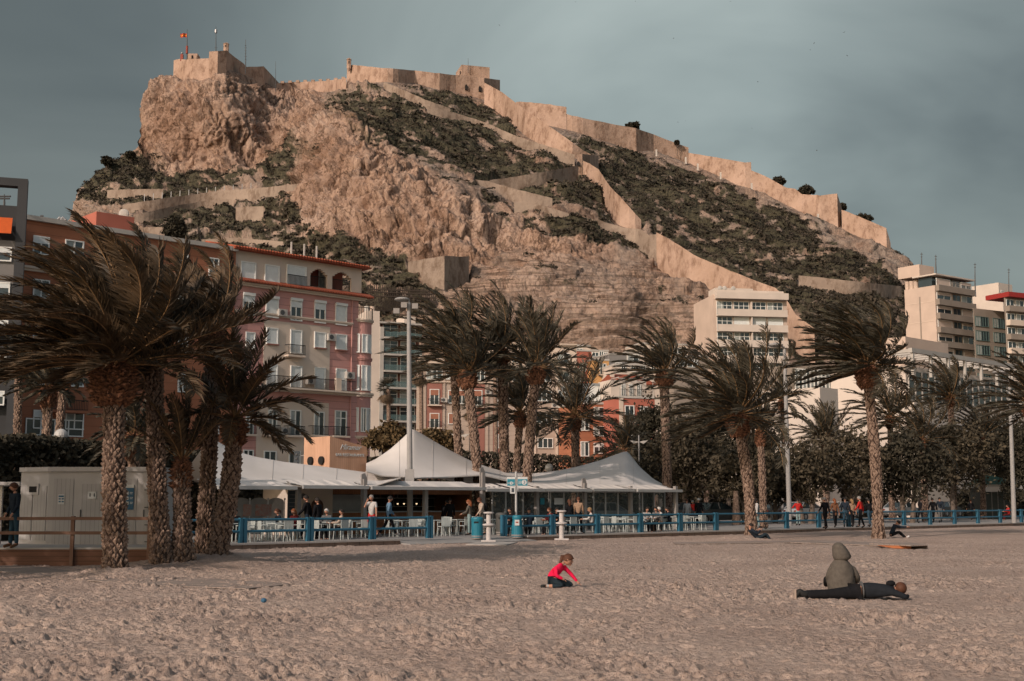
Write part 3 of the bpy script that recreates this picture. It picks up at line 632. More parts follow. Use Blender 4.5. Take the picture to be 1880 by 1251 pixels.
build('cabinet', MB().box(a.x - .5, a.x + .5, a.y - .5, a.y + .5, a.z - 1, a.z + 1.6), M_rust, t); build('dish', MB().ball((a.x, a.y, a.z + 2.1), .5, 8, 6), M_steel, t)
t = thing('rooftop_hut', 'low stone hut with dark openings on the summit bastion', 'building', P(350, 106, YB)); a = P(350, 107, YB + 4)
build('wall', MB().box(a.x - 1.6, a.x + 2.6, a.y, a.y + 4, a.z - 1.5, a.z + 1.8), M_stone, t); build('doorway', MB().box(a.x + .3, a.x + 1.0, a.y - .1, a.y + .2, a.z - .2, a.z + 1.1), M_dark, t)
# fence posts of the long terrace wall (one fence)
ps = [(265 + i * 16.3, 370 - i * 1.75) for i in range(13)]; a = P(*ps[0], Dw(*ps[0]) - 2)
t = thing('post_fence', 'row of thin pale posts along the long terrace wall', 'fence', a)
for x, y in ps:
    Y = Dw(x, y) - 2.2; b = P(x, y, Y); build('post', MB().tube([b - Vector((0, 0, 1)), b + Vector((0, 0, 2.3))], .12, 5), M_steel, t)
# thin white posts on the right slope
for i, (x, y) in enumerate([(1066, 236), (1205, 283), (1259, 297), (1281, 309), (1323, 325), (1380, 345), (1502, 402)]):
    Y = Dw(x, y) - 3; b = P(x, y, Y); o = build('marker_post', MB().box(b.x - .3, b.x + .3, Y - .3, Y + .3, b.z - 1, b.z + 1.7), mat('pale_post', (.55, .5, .44)))
    tag(o, 'small pale post under the ridge wall ' + ['behind the steep bright wall', 'at its first corner', 'left of the first step', 'right of the first step', 'halfway to the turret notch', 'just below the turret notch', 'under the square bastion'][i], 'post', 'pale posts under the ridge wall')
# dark timber lattice
a = P(676, 545, 262); fr = Frame((a.x, a.y), 12)
t = thing('lattice_fence', 'dark timber lattice fence on the slope behind the pink building', 'fence', a)
M_dwood = mat('dark_old_timber', (.05, .038, .03), .9, .1)
mb = MB(); L_ = fr.pix(800, 530)[0]; za = fr.pix(676, 523)[1]; zb = fr.pix(676, 541)[1]
n = 34
for i in range(n + 1):
    s = L_ * i / n; mb.fbox(fr, s - .1, s + .1, 0, .15, zb - 3.5, za + .3 * math.sin(i * 2.1) - .6 * i / n)
for z in (za - .5, (za + zb) / 2, zb + .2): mb.fbox(fr, 0, L_, -.12, -.01, z - .12 - .5, z + .12 - .5)
build('lattice', mb, M_dwood, t)

# ============================================================ FACADE TOOLS
M_white = mat('white_window_paint', (.74, .74, .70), .6, .05); M_glass = mat('window_glass', (.035, .05, .055), .12, .1, .8, spec=.8)
M_blind = mat('pale_roller_blind', (.68, .71, .69), .7, .06); bands(M_blind, 'Z', .06, .86, .2)
M_curt = mat('curtain', (.35, .38, .36), .9, .15, 4.0); M_iron = mat('black_iron', (.022, .021, .02), .55, .05, metal=.2)
M_cream = mat('cream_render', (.62, .51, .415), .9, .06, .5); M_pink = mat('dusty_pink_render', (.56, .29, .255), .9, .07, .45)
M_pinkg = bands(mat('grooved_pink_render', (.56, .29, .255), .9, .07, .45), 'Z', .62, .62, .07)
M_orange = bands(mat('orange_render', (.36, .145, .08), .9, .08, .5), 'Z', .62, .7, .07)
M_tile = mat('terracotta_tile', (.40, .10, .05), .85, .2, 2.0, .03, 8); bands(M_tile, 'U', .28, .45, .3)
M_beige = bands(mat('beige_render', (.42, .335, .275), .9, .08, .4), 'Z', .62, .75, .07)
M_brick = mat('rose_panel', (.30, .135, .105), .9, .1, .5); M_oshut = mat('orange_shutter', (.34, .15, .095), .8, .1); bands(M_oshut, 'Z', .06, .85, .2)
M_slab = mat('pale_concrete', (.45, .42, .38), .85, .08, .6); M_grey = mat('grey_concrete', (.20, .19, .18), .9, .08, .4)
M_wall_w = mat('white_render', (.58, .50, .43), .9, .07, .3); M_glassr = mat('green_glass_rail', (.10, .16, .16), .15, .05, spec=.7, alpha=.55)
M_red2 = mat('coral_red_render', (.40, .13, .09), .9, .07, .5); M_ylw = mat('ochre_yellow_render', (.52, .29, .12), .9, .07, .5)
M_tan = mat('brownish_render', (.27, .225, .185), .9, .07, .4); M_pale = mat('pale_peach_render', (.55, .43, .35), .9, .08, .22)
def wbox(fr, t, x0, y0, x1, y1):
    xm, ym = (x0 + x1) / 2, (y0 + y1) / 2
    s0 = fr.pix(x0, ym, t)[0]; s1 = fr.pix(x1, ym, t)[0]; z1 = fr.pix(xm, y0, t)[1]; z0 = fr.pix(xm, y1, t)[1]
    return s0, s1, z0, z1
def window(fr, parent, x0, y0, x1, y1, kind='blind', t=0.0, mull=1, fm=None, name='window', bm=None):
    s0, s1, z0, z1 = wbox(fr, t, x0, y0, x1, y1); return window_m(fr, parent, s0, s1, z0, z1, kind, t, mull, fm, name, bm)
def window_m(fr, parent, s0, s1, z0, z1, kind='blind', t=0.0, mull=1, fm=None, name='window', bm=None):
    b = .09; d = .12; f = MB()
    f.fbox(fr, s0 - b, s1 + b, t - d, t - .002, z1, z1 + b); f.fbox(fr, s0 - b, s1 + b, t - d - .06, t - .002, z0 - b, z0)
    f.fbox(fr, s0 - b, s0, t - d, t - .002, z0, z1); f.fbox(fr, s1, s1 + b, t - d, t - .002, z0, z1)
    gl = kind != 'blind'
    if gl:
        for i in range(mull): s = s0 + (s1 - s0) * (i + 1) / (mull + 1); f.fbox(fr, s - .05, s + .05, t - .09, t - .032, z0, z1)
        if z1 - z0 > 2.1: zz = z0 + (z1 - z0) * .72; f.fbox(fr, s0, s1, t - .08, t - .034, zz - .04, zz + .04)
    w_ = build(name, f, fm or M_white, parent)
    if gl:
        build('pane', MB().fbox(fr, s0, s1, t - .03, t - .003, z0, z1), M_glass, w_)
        if kind == 'half': build('roller_blind', MB().fbox(fr, s0, s1, t - .105, t - .092, z0 + (z1 - z0) * .62, z1), bm or M_blind, w_)
        if kind == 'curtain': build('curtain', MB().fbox(fr, s0 + .03, s0 + (s1 - s0) * .45, t - .04, t - .031, z0 + .02, z1 - .02), M_curt, w_)
    else: build('roller_blind', MB().fbox(fr, s0, s1, t - .07, t - .003, z0, z1), bm or M_blind, w_)
    return w_
def railing_mb(fr, s0, s1, t, z0, z1, step=.13, th=.022):
    m_ = MB(); m_.fbox(fr, s0, s1, t - .03, t + .03, z1 - .05, z1); m_.fbox(fr, s0, s1, t - .02, t + .02, z0 + .06, z0 + .1)
    n = max(2, int((s1 - s0) / step))
    for i in range(n + 1): s = s0 + (s1 - s0 - .04) * i / n; m_.fbox(fr, s, s + th * 1.4, t - th/2, t + th/2, z0 + .1, z1 - .05)
    return m_
def balcony(fr, parent, x0, y0, x1, y1, t=0.0, depth=.7, m=None, plain=False):
    s0, s1, z0, z1 = wbox(fr, t - depth, x0, y0, x1, y1); z1 = max(z1, z0 + .95)
    bl = build('balcony', MB().fbox(fr, s0, s1, t - depth, t - .003, z0 - .02, z0 + .13), m or M_cream, parent)
    rl = railing_mb(fr, s0 + .03, s1 - .03, t - depth + .05, z0 + .13, z1)
    for s in (s0 + .03, s1 - .06): rl.fbox(fr, s, s + .04, t - depth + .08, t - .01, z1 - .05, z1)
    build('railing', rl, M_iron, bl)
    return bl
def cornice(fr, parent, s0, s1, z, t=0.0, h=.25, d=.3, m=None, name='cornice'):
    return build(name, MB().fbox(fr, s0, s1, t - d, t - .003, z, z + h * .5).fbox(fr, s0, s1, t - d * 1.5, t - .003, z + h * .5 + .001, z + h), m or M_cream, parent)

# ============================================================ PINK BUILDING
c0 = P(643, 700, 112); FB = Frame((c0.x, c0.y), PA)
S = lambda px, py=700: FB.pix(px, py)[0]
Z = lambda px, py: FB.pix(px, py)[1]
sL, sR = S(426), S(656); zatt = Z(643, 541); ztop = Z(600, 482)
pb = thing('pink_building', 'tall pink and cream apartment house with red tiled roof and round corner bay', 'building', (c0.x, c0.y, 0))
build('wall', MB().fbox(FB, sL, sR, 0, 13, -.1, zatt), M_pinkg, pb)
ctop = ztop
# attic: cream wall with three real loggia openings
opn = [wbox(FB, 0, 569.5, 494, 601, 531), wbox(FB, 0, 610, 500, 645, 536)]
mb = MB(); prev = sL
zc0, zc1 = zatt + .01, ctop
for (a0, a1, b0, b1) in opn:
    mb.fbox(FB, prev, a0, 0, .4, zc0, zc1); mb.fbox(FB, a0, a1, 0, .4, b1, zc1); mb.fbox(FB, a0, a1, 0, .4, zc0, zc0 + .25)
    for k in range(4):      # arch corners
        q = (a1 - a0) * .5
        h_ = .55 * (1 - math.sin(R(90) * (k + .5) / 4)) ; w__ = q / 4
        mb.fbox(FB, a0 + w__ * k, a0 + w__ * (k + 1), 0.002, .398, b1 - h_, b1 - .001); mb.fbox(FB, a1 - w__ * (k + 1), a1 - w__ * k, .002, .398, b1 - h_, b1 - .001)
    prev = a1
mb.fbox(FB, prev, sR + .3, 0, .4, zc0, zc1); mb.fbox(FB, sL, opn[0][0] - .5, .41, 12.5, zc0, zc1)
build('attic_wall', mb, M_cream, pb)
build('loggia_wall', MB().fbox(FB, opn[0][0] - .49, sR + .3, 3, 12.4, zc0, zc1), M_red2, pb)
for a0, a1, b0, b1 in opn:
    build('railing', railing_mb(FB, a0, a1, .2, zc0 + .25, zc0 + 1.25), M_iron, pb)
    window_m(FB, pb, a0 + .6, a0 + 1.9, zc0 + .3, zc0 + 2.3, 'curtain', 3)
for x0, y0, x1, y1 in [(443, 483, 467.5, 512), (487, 489, 511, 517.5)]:
    window(FB, pb, x0, y0, x1, y1, 'blind')
wn = window(FB, pb, 527, 490, 560, 524, 'blind'); s0, s1, z0, z1 = wbox(FB, 0, 526, 515, 561, 526); build('railing', railing_mb(FB, s0, s1, -.2, z0, z0 + .95), M_iron, pb)
# roof
ze = ctop
mb = MB(); e0, e1 = sL - .5, sR + .9
mb.poly([FB.map(e0, -.7, ze), FB.map(e1, -.7, ze), FB.map(e1 - 3.2, 5, ze + 1.25), FB.map(e0 + 4.5, 5, ze + 1.5)])
mb.poly([FB.map(e0, 13, ze), FB.map(e0, -.7, ze), FB.map(e0 + 4.5, 5, ze + 1.5)])
mb.poly([FB.map(e1, -.7, ze), FB.map(e1, 13, ze), FB.map(e1 - 3.2, 5, ze + 1.25)])
mb.poly([FB.map(e1, 13, ze), FB.map(e0, 13, ze), FB.map(e0 + 4.5, 5, ze + 1.5), FB.map(e1 - 3.2, 5, ze + 1.25)])
mb.fbox(FB, e0, e1, -.7, 13, ze - .14, ze - .003)
rf = build('roof', mb, M_tile, pb)
mb = MB()
for i in range(int((e1 - e0) / .28)):
    s = e0 + .14 + i * .28; mb.tube([FB.map(s, -.78, ze + .02), FB.map(s, 4.4, ze + 1.2)], .085, 6)
build('roof_tiles', mb, M_tile, rf)
for px in (580, 604, 627):
    a = FB.map(S(px, 485), 4, 0); build('roof_pipe', MB().tube([(a.x, a.y, ze + .9), (a.x, a.y, ze + 2.3)], .09, 6), M_slab, rf)
# tiled ledge under the attic
mb = MB(); mb.poly([FB.map(sL, -.75, zatt - .1), FB.map(sR + 1.2, -.75, zatt - .1), FB.map(sR + 1.2, 0, zatt + .25), FB.map(sL, 0, zatt + .25)]); mb.fbox(FB, sL, sR + 1.2, -.75, -.01, zatt - .2, zatt - .11)
build('tiled_ledge', mb, M_tile, pb); cornice(FB, pb, sL, sR + .6, zatt - .5, h=.28, d=.3)
z4 = Z(643, 598); z2 = Z(643, 728); z1 = Z(643, 802)
cornice(FB, pb, sL, S(645), z4, h=.25, d=.14); cornice(FB, pb, sL, S(645), z2, h=.3, d=.9, name='terrace_slab')
pa, pbq = S(482), S(604)
build('cream_panel', MB().fbox(FB, pa, pbq, -.05, -.001, z2 + .31, z4 - .35), M_cream, pb)
build('cream_panel', MB().fbox(FB, pa - .5, pbq, -.05, -.001, -.1, z2 - .75), M_cream, pb)
for q in [(447, 541, 465, 578, 'half'), (489, 547, 509, 582, 'blind'), (534, 551, 552, 588, 'half'), (578, 555, 595.5, 592, 'half'), (616.5, 560, 634.5, 596, 'blind')]:
    wn = window(FB, pb, *q[:4], q[4]); s0, s1, z0_, z1_ = wbox(FB, 0, *q[:4]); build('blind_box', MB().fbox(FB, s0 - .1, s1 + .1, -.22, -.121, z1_ - .1, z1_ + .14), M_white, wn)
for q in [(490, 604, 508, 631, 'blind'), (534, 608, 552, 648, 'blind'), (578, 612, 596, 638, 'blind'), (617, 616, 634.5, 641, 'blind'), (490, 671, 507, 717, 'blind'), (534, 674, 552, 720, 'blind'), (578, 677, 595, 720, 'blind'), (617.5, 679, 634, 722, 'blind'),
          (452, 755, 463, 799, 'curtain'), (493, 755, 506, 798, 'curtain'), (533, 755, 550, 799, 'curtain'), (577, 758, 593, 799, 'curtain'), (615.5, 756, 634, 800, 'curtain'), (452, 612, 466, 640, 'blind'),
          (485, 830, 505, 850, 'glass'), (531, 830, 549, 851, 'glass'), (447, 828, 463, 850, 'glass'), (578, 830, 594, 851, 'glass'), (616, 830, 634, 850, 'glass')]:
    o = window(FB, pb, *q[:4], q[4], t=-.05 if 482 < q[0] < 600 else 0)
for q in [(490, 631), (578, 638), (617, 642)]:
    s0, s1, z0, _ = wbox(FB, 0, q[0] - 2, q[1], q[0] + 20, q[1] + 3); build('sill', MB().fbox(FB, s0, s1, -.25, -.06, z0, z0 + .1), M_brick, pb)
for q in [(530, 633, 562, 655), (440, 780, 473, 800), (488, 781, 516, 801), (528, 782, 561, 802.5), (573, 784, 604.5, 802), (612, 785, 643.5, 803)]: balcony(FB, pb, *q)
s0, s1 = S(470), S(607); build('terrace_railing', railing_mb(FB, s0, s1, -.75, z2 + .3, z2 + 1.3), M_iron, pb)
build('terrace_pillar', MB().fbox(FB, s1 + .01, S(617), -.85, -.6, z2 + .3, z2 + 1.45), M_cream, pb)
build('terrace_railing', railing_mb(FB, S(617), S(644), -.75, z2 + .3, z2 + 1.3), M_iron, pb)
build('drainpipe', MB().tube([FB.map(S(643.5), -.1, 3), FB.map(S(643.5), -.1, zatt - .5)], .06, 6), M_pink, pb)
# round corner bay
kk = 113 / FPX; bc = FB.map(S(668), 1.15, 0); rb = 1.32; ztb = Z(668, 591)
def ring(z0, z1, r): return MB().tube([(bc.x, bc.y, z0), (bc.x, bc.y, z1)], r, 28)
bay = build('corner_bay', ring(-.1, ztb, rb), M_pink, pb, smooth=False)
build('side_wall', MB().fbox(FB, sR, S(686), 1.2, 13, -.1, ztb - .02), M_pink, pb)
for yq, hh, rr_ in ((592, .28, .2), (662, .25, .13), (729, .35, .3), (806, .25, .15)):
    z = Z(668, yq); build('bay_cornice', ring(z, z + hh * .5, rb + rr_ * .6).add(ring(z + hh * .5 + .001, z + hh, rb + rr_)), M_cream if yq != 662 else M_pink, bay)
def bay_window(ang, w_, y0, y1, kind):
    th = R(ang); d = Vector((math.cos(th), math.sin(th), 0)); f = Frame((bc.x + d.x * rb, bc.y + d.y * rb), ang + 90); z0, z1 = Z(668, y1), Z(668, y0)
    window_m(f, pb, -w_ / 2, w_ / 2, z0, z1, kind, t=0.02)
for y0, y1 in ((616, 647), (673, 716), (751, 792)):
    for ang, w_ in ((-128, .34), (-88, .62), (-52, .4), (-28, .4)): bay_window(ang, w_, y0 + (3 if ang == -128 else 0), y1 - (8 if ang == -128 else 0), 'blind' if ang in (-88, -128) or y0 < 700 else 'curtain')
m_ = MB(); zr = ztb + .28
for i in range(24):
    a = R(180 + i * 9.5 - 20); p = (bc.x + (rb + .08) * math.cos(a), bc.y + (rb + .08) * math.sin(a)); m_.tube([(*p, zr), (*p, zr + 1)], .02, 4)
pts = [(bc.x + (rb + .08) * math.cos(R(160 + i * 9.5)), bc.y + (rb + .08) * math.sin(R(160 + i * 9.5)), zr + 1) for i in range(24)]
m_.tube(pts, .035, 5); build('bay_railing', m_, M_iron, bay)
build('recessed_wall', MB().fbox(FB, S(650), S(676), 1.8, 8, ztb, zatt), M_pink, pb)
window_m(FB, pb, S(660), S(667), ztb + .4, ztb + 2.3, 'half', 1.8)

# ============================================================ ORANGE BUILDING (behind the near palms)
ob = thing('orange_building', 'long orange apartment block behind the big palms on the left', 'building', FB.map(S(230), 0, 0))
so0, so1 = S(-60), S(424.5); zo = Z(424, 462)
build('wall', MB().fbox(FB, so0, so1, -.2, 12, -.1, zo), M_orange, ob)
build('roof_edge', MB().fbox(FB, so0, so1 + .05, -.5, 12, zo + .002, zo + .35), M_slab, ob)
sp0, sp1 = S(172, 420), S(247, 420); zpp = FB.pix(200, 392, 3)[1]
build('penthouse', MB().fbox(FB, FB.pix(176, 420, 3)[0], FB.pix(246, 420, 3)[0], 3, 9, zo + .352, zpp), M_red2, ob)
a = FB.map(FB.pix(232, 400, 4)[0], 4.5, zpp + .5); dsh = build('satellite_dish', MB().ball(a, .45, 12, 6, (1, .35, 1)), M_slab, ob)
rows = [476, 548, 620, 692, 765]
for ri, y in enumerate(rows):
    for cx_, w_ in ((392, 15), (335, 15), (280, 16), (222, 18), (136, 30), (75, 26)):
        yy_ = y - (392 - cx_) * .125 * (1 - ri * .19)
        window(FB, ob, cx_ - w_ / 2, yy_, cx_ + w_ / 2, yy_ + 30, 'half' if (ri + cx_) % 2 else 'curtain', t=-.2)
cornice(FB, ob, so0, so1, Z(424, 545), t=-.2, h=.35, d=.3)
for q in [(86, 738, 163, 757), (30, 660, 90, 676)]:
    b_ = balcony(FB, ob, *q, t=-.2, depth=1.1, m=M_orange)
window(FB, ob, 48, 772, 150, 799, 'glass', t=-.25, mull=3, name='shop_window')
M_wire = M_dsteel
t = mast(77, 395, 412, 'short aerial with stacked brackets on the orange roof', Y=118, r=.07, arms=((397, 3), (402, 3), (407, 3)))
t = mast(58, 398, 412, 'shorter of the two aerials on the orange roof', Y=118, r=.07, arms=((400, 2), (404, 2)))
t = thing('roof_ducts', 'bent metal vent pipes on the orange roof beside the palm tips', 'vent', P(108, 415, 112))
for dx in (0, 6):
    a = P(104 + dx, 420, 112); build('vent_pipe', MB().tube([a - Vector((0, 0, 1.2)), a + Vector((0, 0, .7)), a + Vector((.25, 0, 1.0)), a + Vector((.5, 0, .75))], .16, 8), M_steel, t)

# ============================================================ DARK GREY BUILDING, LEFT EDGE
c = P(38, 600, 84); FG = Frame((c.x, c.y), 18)
gb = thing('grey_building', 'dark grey concrete building with orange awnings at the left edge', 'building', (c.x, c.y, 0))
M_dg = mat('dark_grey_render', (.055, .056, .058), .9, .08, .4)
zt = FG.pix(38, 328)[1]; zb = FG.pix(0, 372)[1]; sA = FG.pix(25, 500)[0]
build('pillar', MB().fbox(FG, sA, 0, 0, .8, -.1, zt), M_dg, gb); build('roof_beam', MB().fbox(FG, -9, sA, 0, .8, zt - .55, zt - .003), M_dg, gb)
build('wall', MB().fbox(FG, -9, sA - .003, .8, 9, -.1, zb), M_dg, gb)
build('parapet', MB().fbox(FG, -9, sA - .004, .3, .79, FG.pix(10, 560)[1], FG.pix(10, 440)[1]), M_grey, gb)
M_awn = mat('orange_awning_cloth', (.55, .10, .02), .8, .06)
for y in (398,):
    s0, s1, z0, z1 = wbox(FG, 0, -6, y, 22, y + 33)
    for k in range(3): build('awning', MB().poly([FG.map(s1 - k * 1.05 - 1, .3, z1), FG.map(s1 - k * 1.05, .3, z1), FG.map(s1 - k * 1.05, -.5, z0), FG.map(s1 - k * 1.05 - 1, -.5, z0)]), M_awn, gb)
for y in (455, 520, 590, 655, 720): window_m(FG, gb, -2.6, -.9, FG.pix(10, y + 22)[1], FG.pix(10, y)[1], 'half', .3)
t = mast(8, 357, 372, 'roof aerial seen through the open frame at the left edge', Y=90, r=.05, arms=((361, 12), (365, 10)))

# ============================================================ WHITE MODERN BLOCK
c = P(698, 620, 205); F4_ = Frame((c.x, c.y), 25)
mbk = thing('modern_apartment_block', 'white modern apartment block with glass balconies right of the pink building', 'building', (c.x, c.y, 0))
zt = F4_.pix(705, 594)[1]; s1 = F4_.pix(774, 600)[0]
build('wall', MB().fbox(F4_, 0, s1, 1.2, 12, -.1, zt), mat('brown_red_render', (.20, .085, .06), .9, .1), mbk)
build('side_wall', MB().fbox(F4_, F4_.pix(690, 620)[0], -.003, .2, 12, -.1, F4_.pix(694, 592)[1]), M_wall_w, mbk)
build('corner_pillar', MB().fbox(F4_, 0, F4_.pix(705, 620)[0], 0, 1.19, -.1, F4_.pix(700, 600)[1]), M_slab, mbk)
for i in range(7):
    z = F4_.pix(735, 620 + i * 30.5)[1]; sa = F4_.pix(705.5, 620)[0]
    build('balcony_slab', MB().fbox(F4_, sa, s1, -.3, 1.19, z - .3, z), M_slab, mbk)
    build('glass_rail', MB().fbox(F4_, sa + .1, s1, -.25, -.2, z + .01, z + .95), M_glassr, mbk)
    for k in range(2):
        a0 = sa + .2 + k * (s1 - sa) * .48; window_m(F4_, mbk, a0, a0 + (s1 - sa) * .38, z + .08, z + 2.25, 'curtain' if (i + k) % 3 else 'glass', 1.2)
build('roof_slab', MB().fbox(F4_, -.2, s1, -.2, 12, zt + .002, zt + .3), M_slab, mbk)
build('roof_hut', MB().fbox(F4_, F4_.pix(742, 590, 5)[0], F4_.pix(763, 590, 5)[0], 5, 9, zt + .301, zt + 2.2), M_wall_w, mbk)
c = P(672, 600, 170); fr = Frame((c.x, c.y), 20)
t = thing('white_roof_house', 'small white rooftop block with water tanks behind the pink corner bay', 'building', (c.x, c.y, 0))
build('wall', MB().fbox(fr, 0, fr.pix(697, 590)[0], 0, 6, -.1, fr.pix(685, 571)[1]), M_wall_w, t)
for px in (678, 688): a = fr.map(fr.pix(px, 568)[0], 1.5, fr.pix(685, 571)[1]); build('water_tank', MB().tube([a, a + Vector((0, 0, .8))], .38, 10), M_slab if px < 680 else M_pale, t)

# ============================================================ BEIGE AND ROSE BUILDINGS (centre)
c = P(772, 700, 168); F5 = Frame((c.x, c.y), 12)
bb = thing('beige_building', 'beige and rose apartment house behind the leaning pair of palms', 'building', (c.x, c.y, 0))
X5 = lambda px, py=700: F5.pix(px, py)[0]
s1 = X5(905); zt = F5.pix(840, 655)[1]
build('wall', MB().fbox(F5, 0, s1, 0, 4, -.1, zt), M_beige, bb); cornice(F5, bb, 0, s1, F5.pix(840, 672)[1], h=.4, d=.5); cornice(F5, bb, 0, s1, F5.pix(840, 704)[1], h=.2, d=.2)
for a, b in ((783, 812), (866, 890)): build('rose_panel', MB().fbox(F5, X5(a), X5(b), -.06, -.002, 4, F5.pix(797, 704)[1] - .02), M_brick, bb)
for a in (779, 814, 858, 893): build('pilaster', MB().fbox(F5, X5(a), X5(a + 3.5), -.14, -.002, -.1, F5.pix(797, 672)[1]), M_beige, bb)
for q in [(784, 678, 811, 696), (820, 678, 829, 696), (868, 681, 889, 698)]: window(F5, bb, *q, 'curtain', mull=2)
for q in [(790, 716, 805, 742), (870, 718, 884, 744), (790, 760, 805, 785), (824, 718, 836, 740), (840, 718, 856, 741)]: window(F5, bb, *q, 'half', t=-.07, bm=M_oshut)
for q in [(824, 760, 836, 778)]: window(F5, bb, *q, 'blind', bm=M_oshut)
for q in [(786, 732, 811, 745), (867, 735, 889, 748), (786, 775, 811, 787)]: balcony(F5, bb, *q, t=-.06, depth=.6)
c2 = thing('cream_building', 'wide cream apartment house with rose panels in the centre behind the palms', 'building', F5.map(s1, 0, 0))
sb = X5(1064); zt2 = F5.pix(980, 632)[1]; z5 = F5.pix(980, 676)[1]
build('wall', MB().fbox(F5, s1 + .02, sb, .05, 13, -.1, z5), M_beige, c2)
build('attic_wall', MB().fbox(F5, s1 + .02 + 1.2, sb, 1.5, 13, z5 + .002, zt2), M_cream, c2)
cornice(F5, c2, s1 + .02, sb, z5 - .4, t=.05, h=.5, d=.5); cornice(F5, c2, s1 + 1.2, sb, zt2, t=1.5, h=.3, d=.3)
for q in [(941, 652, 960, 665), (1025, 650, 1044, 666), (985, 651, 1003, 665)]: window(F5, c2, *q, 'curtain', t=1.5)
for q in [(908, 684, 919, 700), (942, 684, 968, 700), (991, 684, 1010, 700), (1026, 684, 1044, 700), (986, 718, 1012, 736), (942, 718, 960, 736), (1026, 718, 1044, 736), (909, 718, 919, 742), (986, 760, 1012, 777), (1026, 758, 1044, 778), (945, 760, 960, 778), (909, 760, 919, 782), (971, 805, 980, 821), (988, 806, 1014, 822), (911, 799, 918, 822)]:
    window(F5, c2, *q, 'curtain' if q[0] % 2 else 'glass', t=.05, mull=2 if q[2] - q[0] > 20 else 1)
for a, b in ((906, 921), (1028, 1047)): build('rose_panel', MB().fbox(F5, X5(a), X5(b), -.02, .048, 2.5, F5.pix(1000, 745)[1]), M_brick, c2)
window(F5, c2, 1032, 800, 1043, 829, 'glass', t=-.03); balcony(F5, c2, 1029, 818, 1047, 831, t=-.03)
for a in (924, 980, 1020, 1050): build('pilaster', MB().fbox(F5, X5(a), X5(a + 4), -.1, .048, -.1, z5 - .42), M_cream, c2)
# coloured old town houses
def house(name, label, x0, x1, ytop, Y, m, ang=14, wins=(), kinds='glass', group=None, t1=8, roofm=None):
    c = P(x0, ytop, Y); fr = Frame((c.x, c.y), ang); s1 = fr.pix(x1, ytop)[0]
    h = thing(name, label, 'house', (c.x, c.y, 0), 0, group); build('wall', MB().fbox(fr, 0, s1, 0, t1, -.1, c.z), m, h)
    build('parapet', MB().fbox(fr, -.05, s1 + .05, -.12, t1, c.z + .002, c.z + .3), roofm or M_slab, h)
    for q in wins: window(fr, h, *q[:4], q[4] if len(q) > 4 else kinds)
    return h, fr, s1, c.z
house('town_house', 'coral red house with a small window, left of the yellow one', 1055, 1086, 645, 214, M_red2, wins=[(1065, 668, 1075, 681), (1060, 692, 1072, 700), (1067, 720, 1078, 735)])
house('town_house', 'pale house set above and behind the coral red one', 1054, 1084, 636, 224, M_cream, wins=[(1059, 641, 1069, 647)])
h, fr, s1, zt = house('town_house', 'ochre yellow house with a tall door and small balcony', 1087, 1118, 662, 212, M_ylw, wins=[(1102, 669, 1112, 688), (1092, 712, 1102, 726)])
balcony(fr, h, 1100, 681, 1114, 689, depth=.8)
house('town_house', 'white attic house with three dark windows over the yellow one', 1086, 1117, 645, 220, M_wall_w, wins=[(1088, 648, 1098, 654), (1101, 646, 1107, 654), (1109, 648, 1115, 655)])
house('town_house', 'grey rendered house with terraces right of the yellow one', 1118, 1150, 651, 216, M_grey, wins=[(1131, 667, 1141, 672)])
house('town_house', 'pale blue grey house with a glazed balcony floor', 1150, 1175, 648, 222, M_blind if False else M_slab, wins=[(1153, 652, 1172, 664, 'curtain')])
house('town_house', 'low white modern terrace with alternating dark and yellow panels', 1128, 1214, 671, 206, M_wall_w, wins=[(1141, 673, 1148, 682), (1159, 672, 1166, 682), (1177, 672, 1184, 683), (1196, 673, 1204, 684)])
house('town_house', 'pale stepped house under the tall windblown palm crown', 1175, 1262, 632, 228, M_cream, wins=[(1180, 640, 1190, 648), (1196, 640, 1206, 648), (1234, 660, 1246, 672), (1212, 640, 1222, 648), (1238, 640, 1250, 649)])
house('town_house', 'dark grey fronted house at the right end of the old town row', 1236, 1300, 655, 204, M_tan, wins=[(1240, 660, 1256, 672, 'glass'), (1262, 662, 1280, 674, 'half')])
# tiled roof building
c = P(1125, 704, 186); fr = Frame((c.x, c.y), 14); s1 = fr.pix(1200, 704)[0]; z = c.z
h = thing('tiled_roof_house', 'old house with broken red tiled roof and skylight above the pale terrace', 'house', (c.x, c.y, 0))
build('wall', MB().fbox(fr, 0, s1, 0, 8, -.1, z), M_cream, h)
rf = MB(); rf.poly([fr.map(-.4, -.4, z), fr.map(s1 + .4, -.4, z), fr.map(s1 - 1, 5, z + 1.9), fr.map(1, 5, z + 1.9)]); rf.poly([fr.map(-.4, 8, z), fr.map(-.4, -.4, z), fr.map(1, 5, z + 1.9)]); rf.poly([fr.map(s1 + .4, -.4, z), fr.map(s1 + .4, 8, z), fr.map(s1 - 1, 5, z + 1.9)])
rf.fbox(fr, -.4, s1 + .4, -.4, 8, z - .12, z - .002)
ro = build('roof', rf, M_tile, h); build('skylight', MB().poly([fr.map(s1*.45, 1.2, z + .75), fr.map(s1*.6, 1.2, z + .75), fr.map(s1*.6, 2.2, z + 1.08), fr.map(s1*.45, 2.2, z + 1.08)]), M_slab, ro)
build('chimney', MB().fbox(fr, s1 * .12, s1 * .2, 3, 3.7, z + .6, z + 2.9), M_cream, ro)
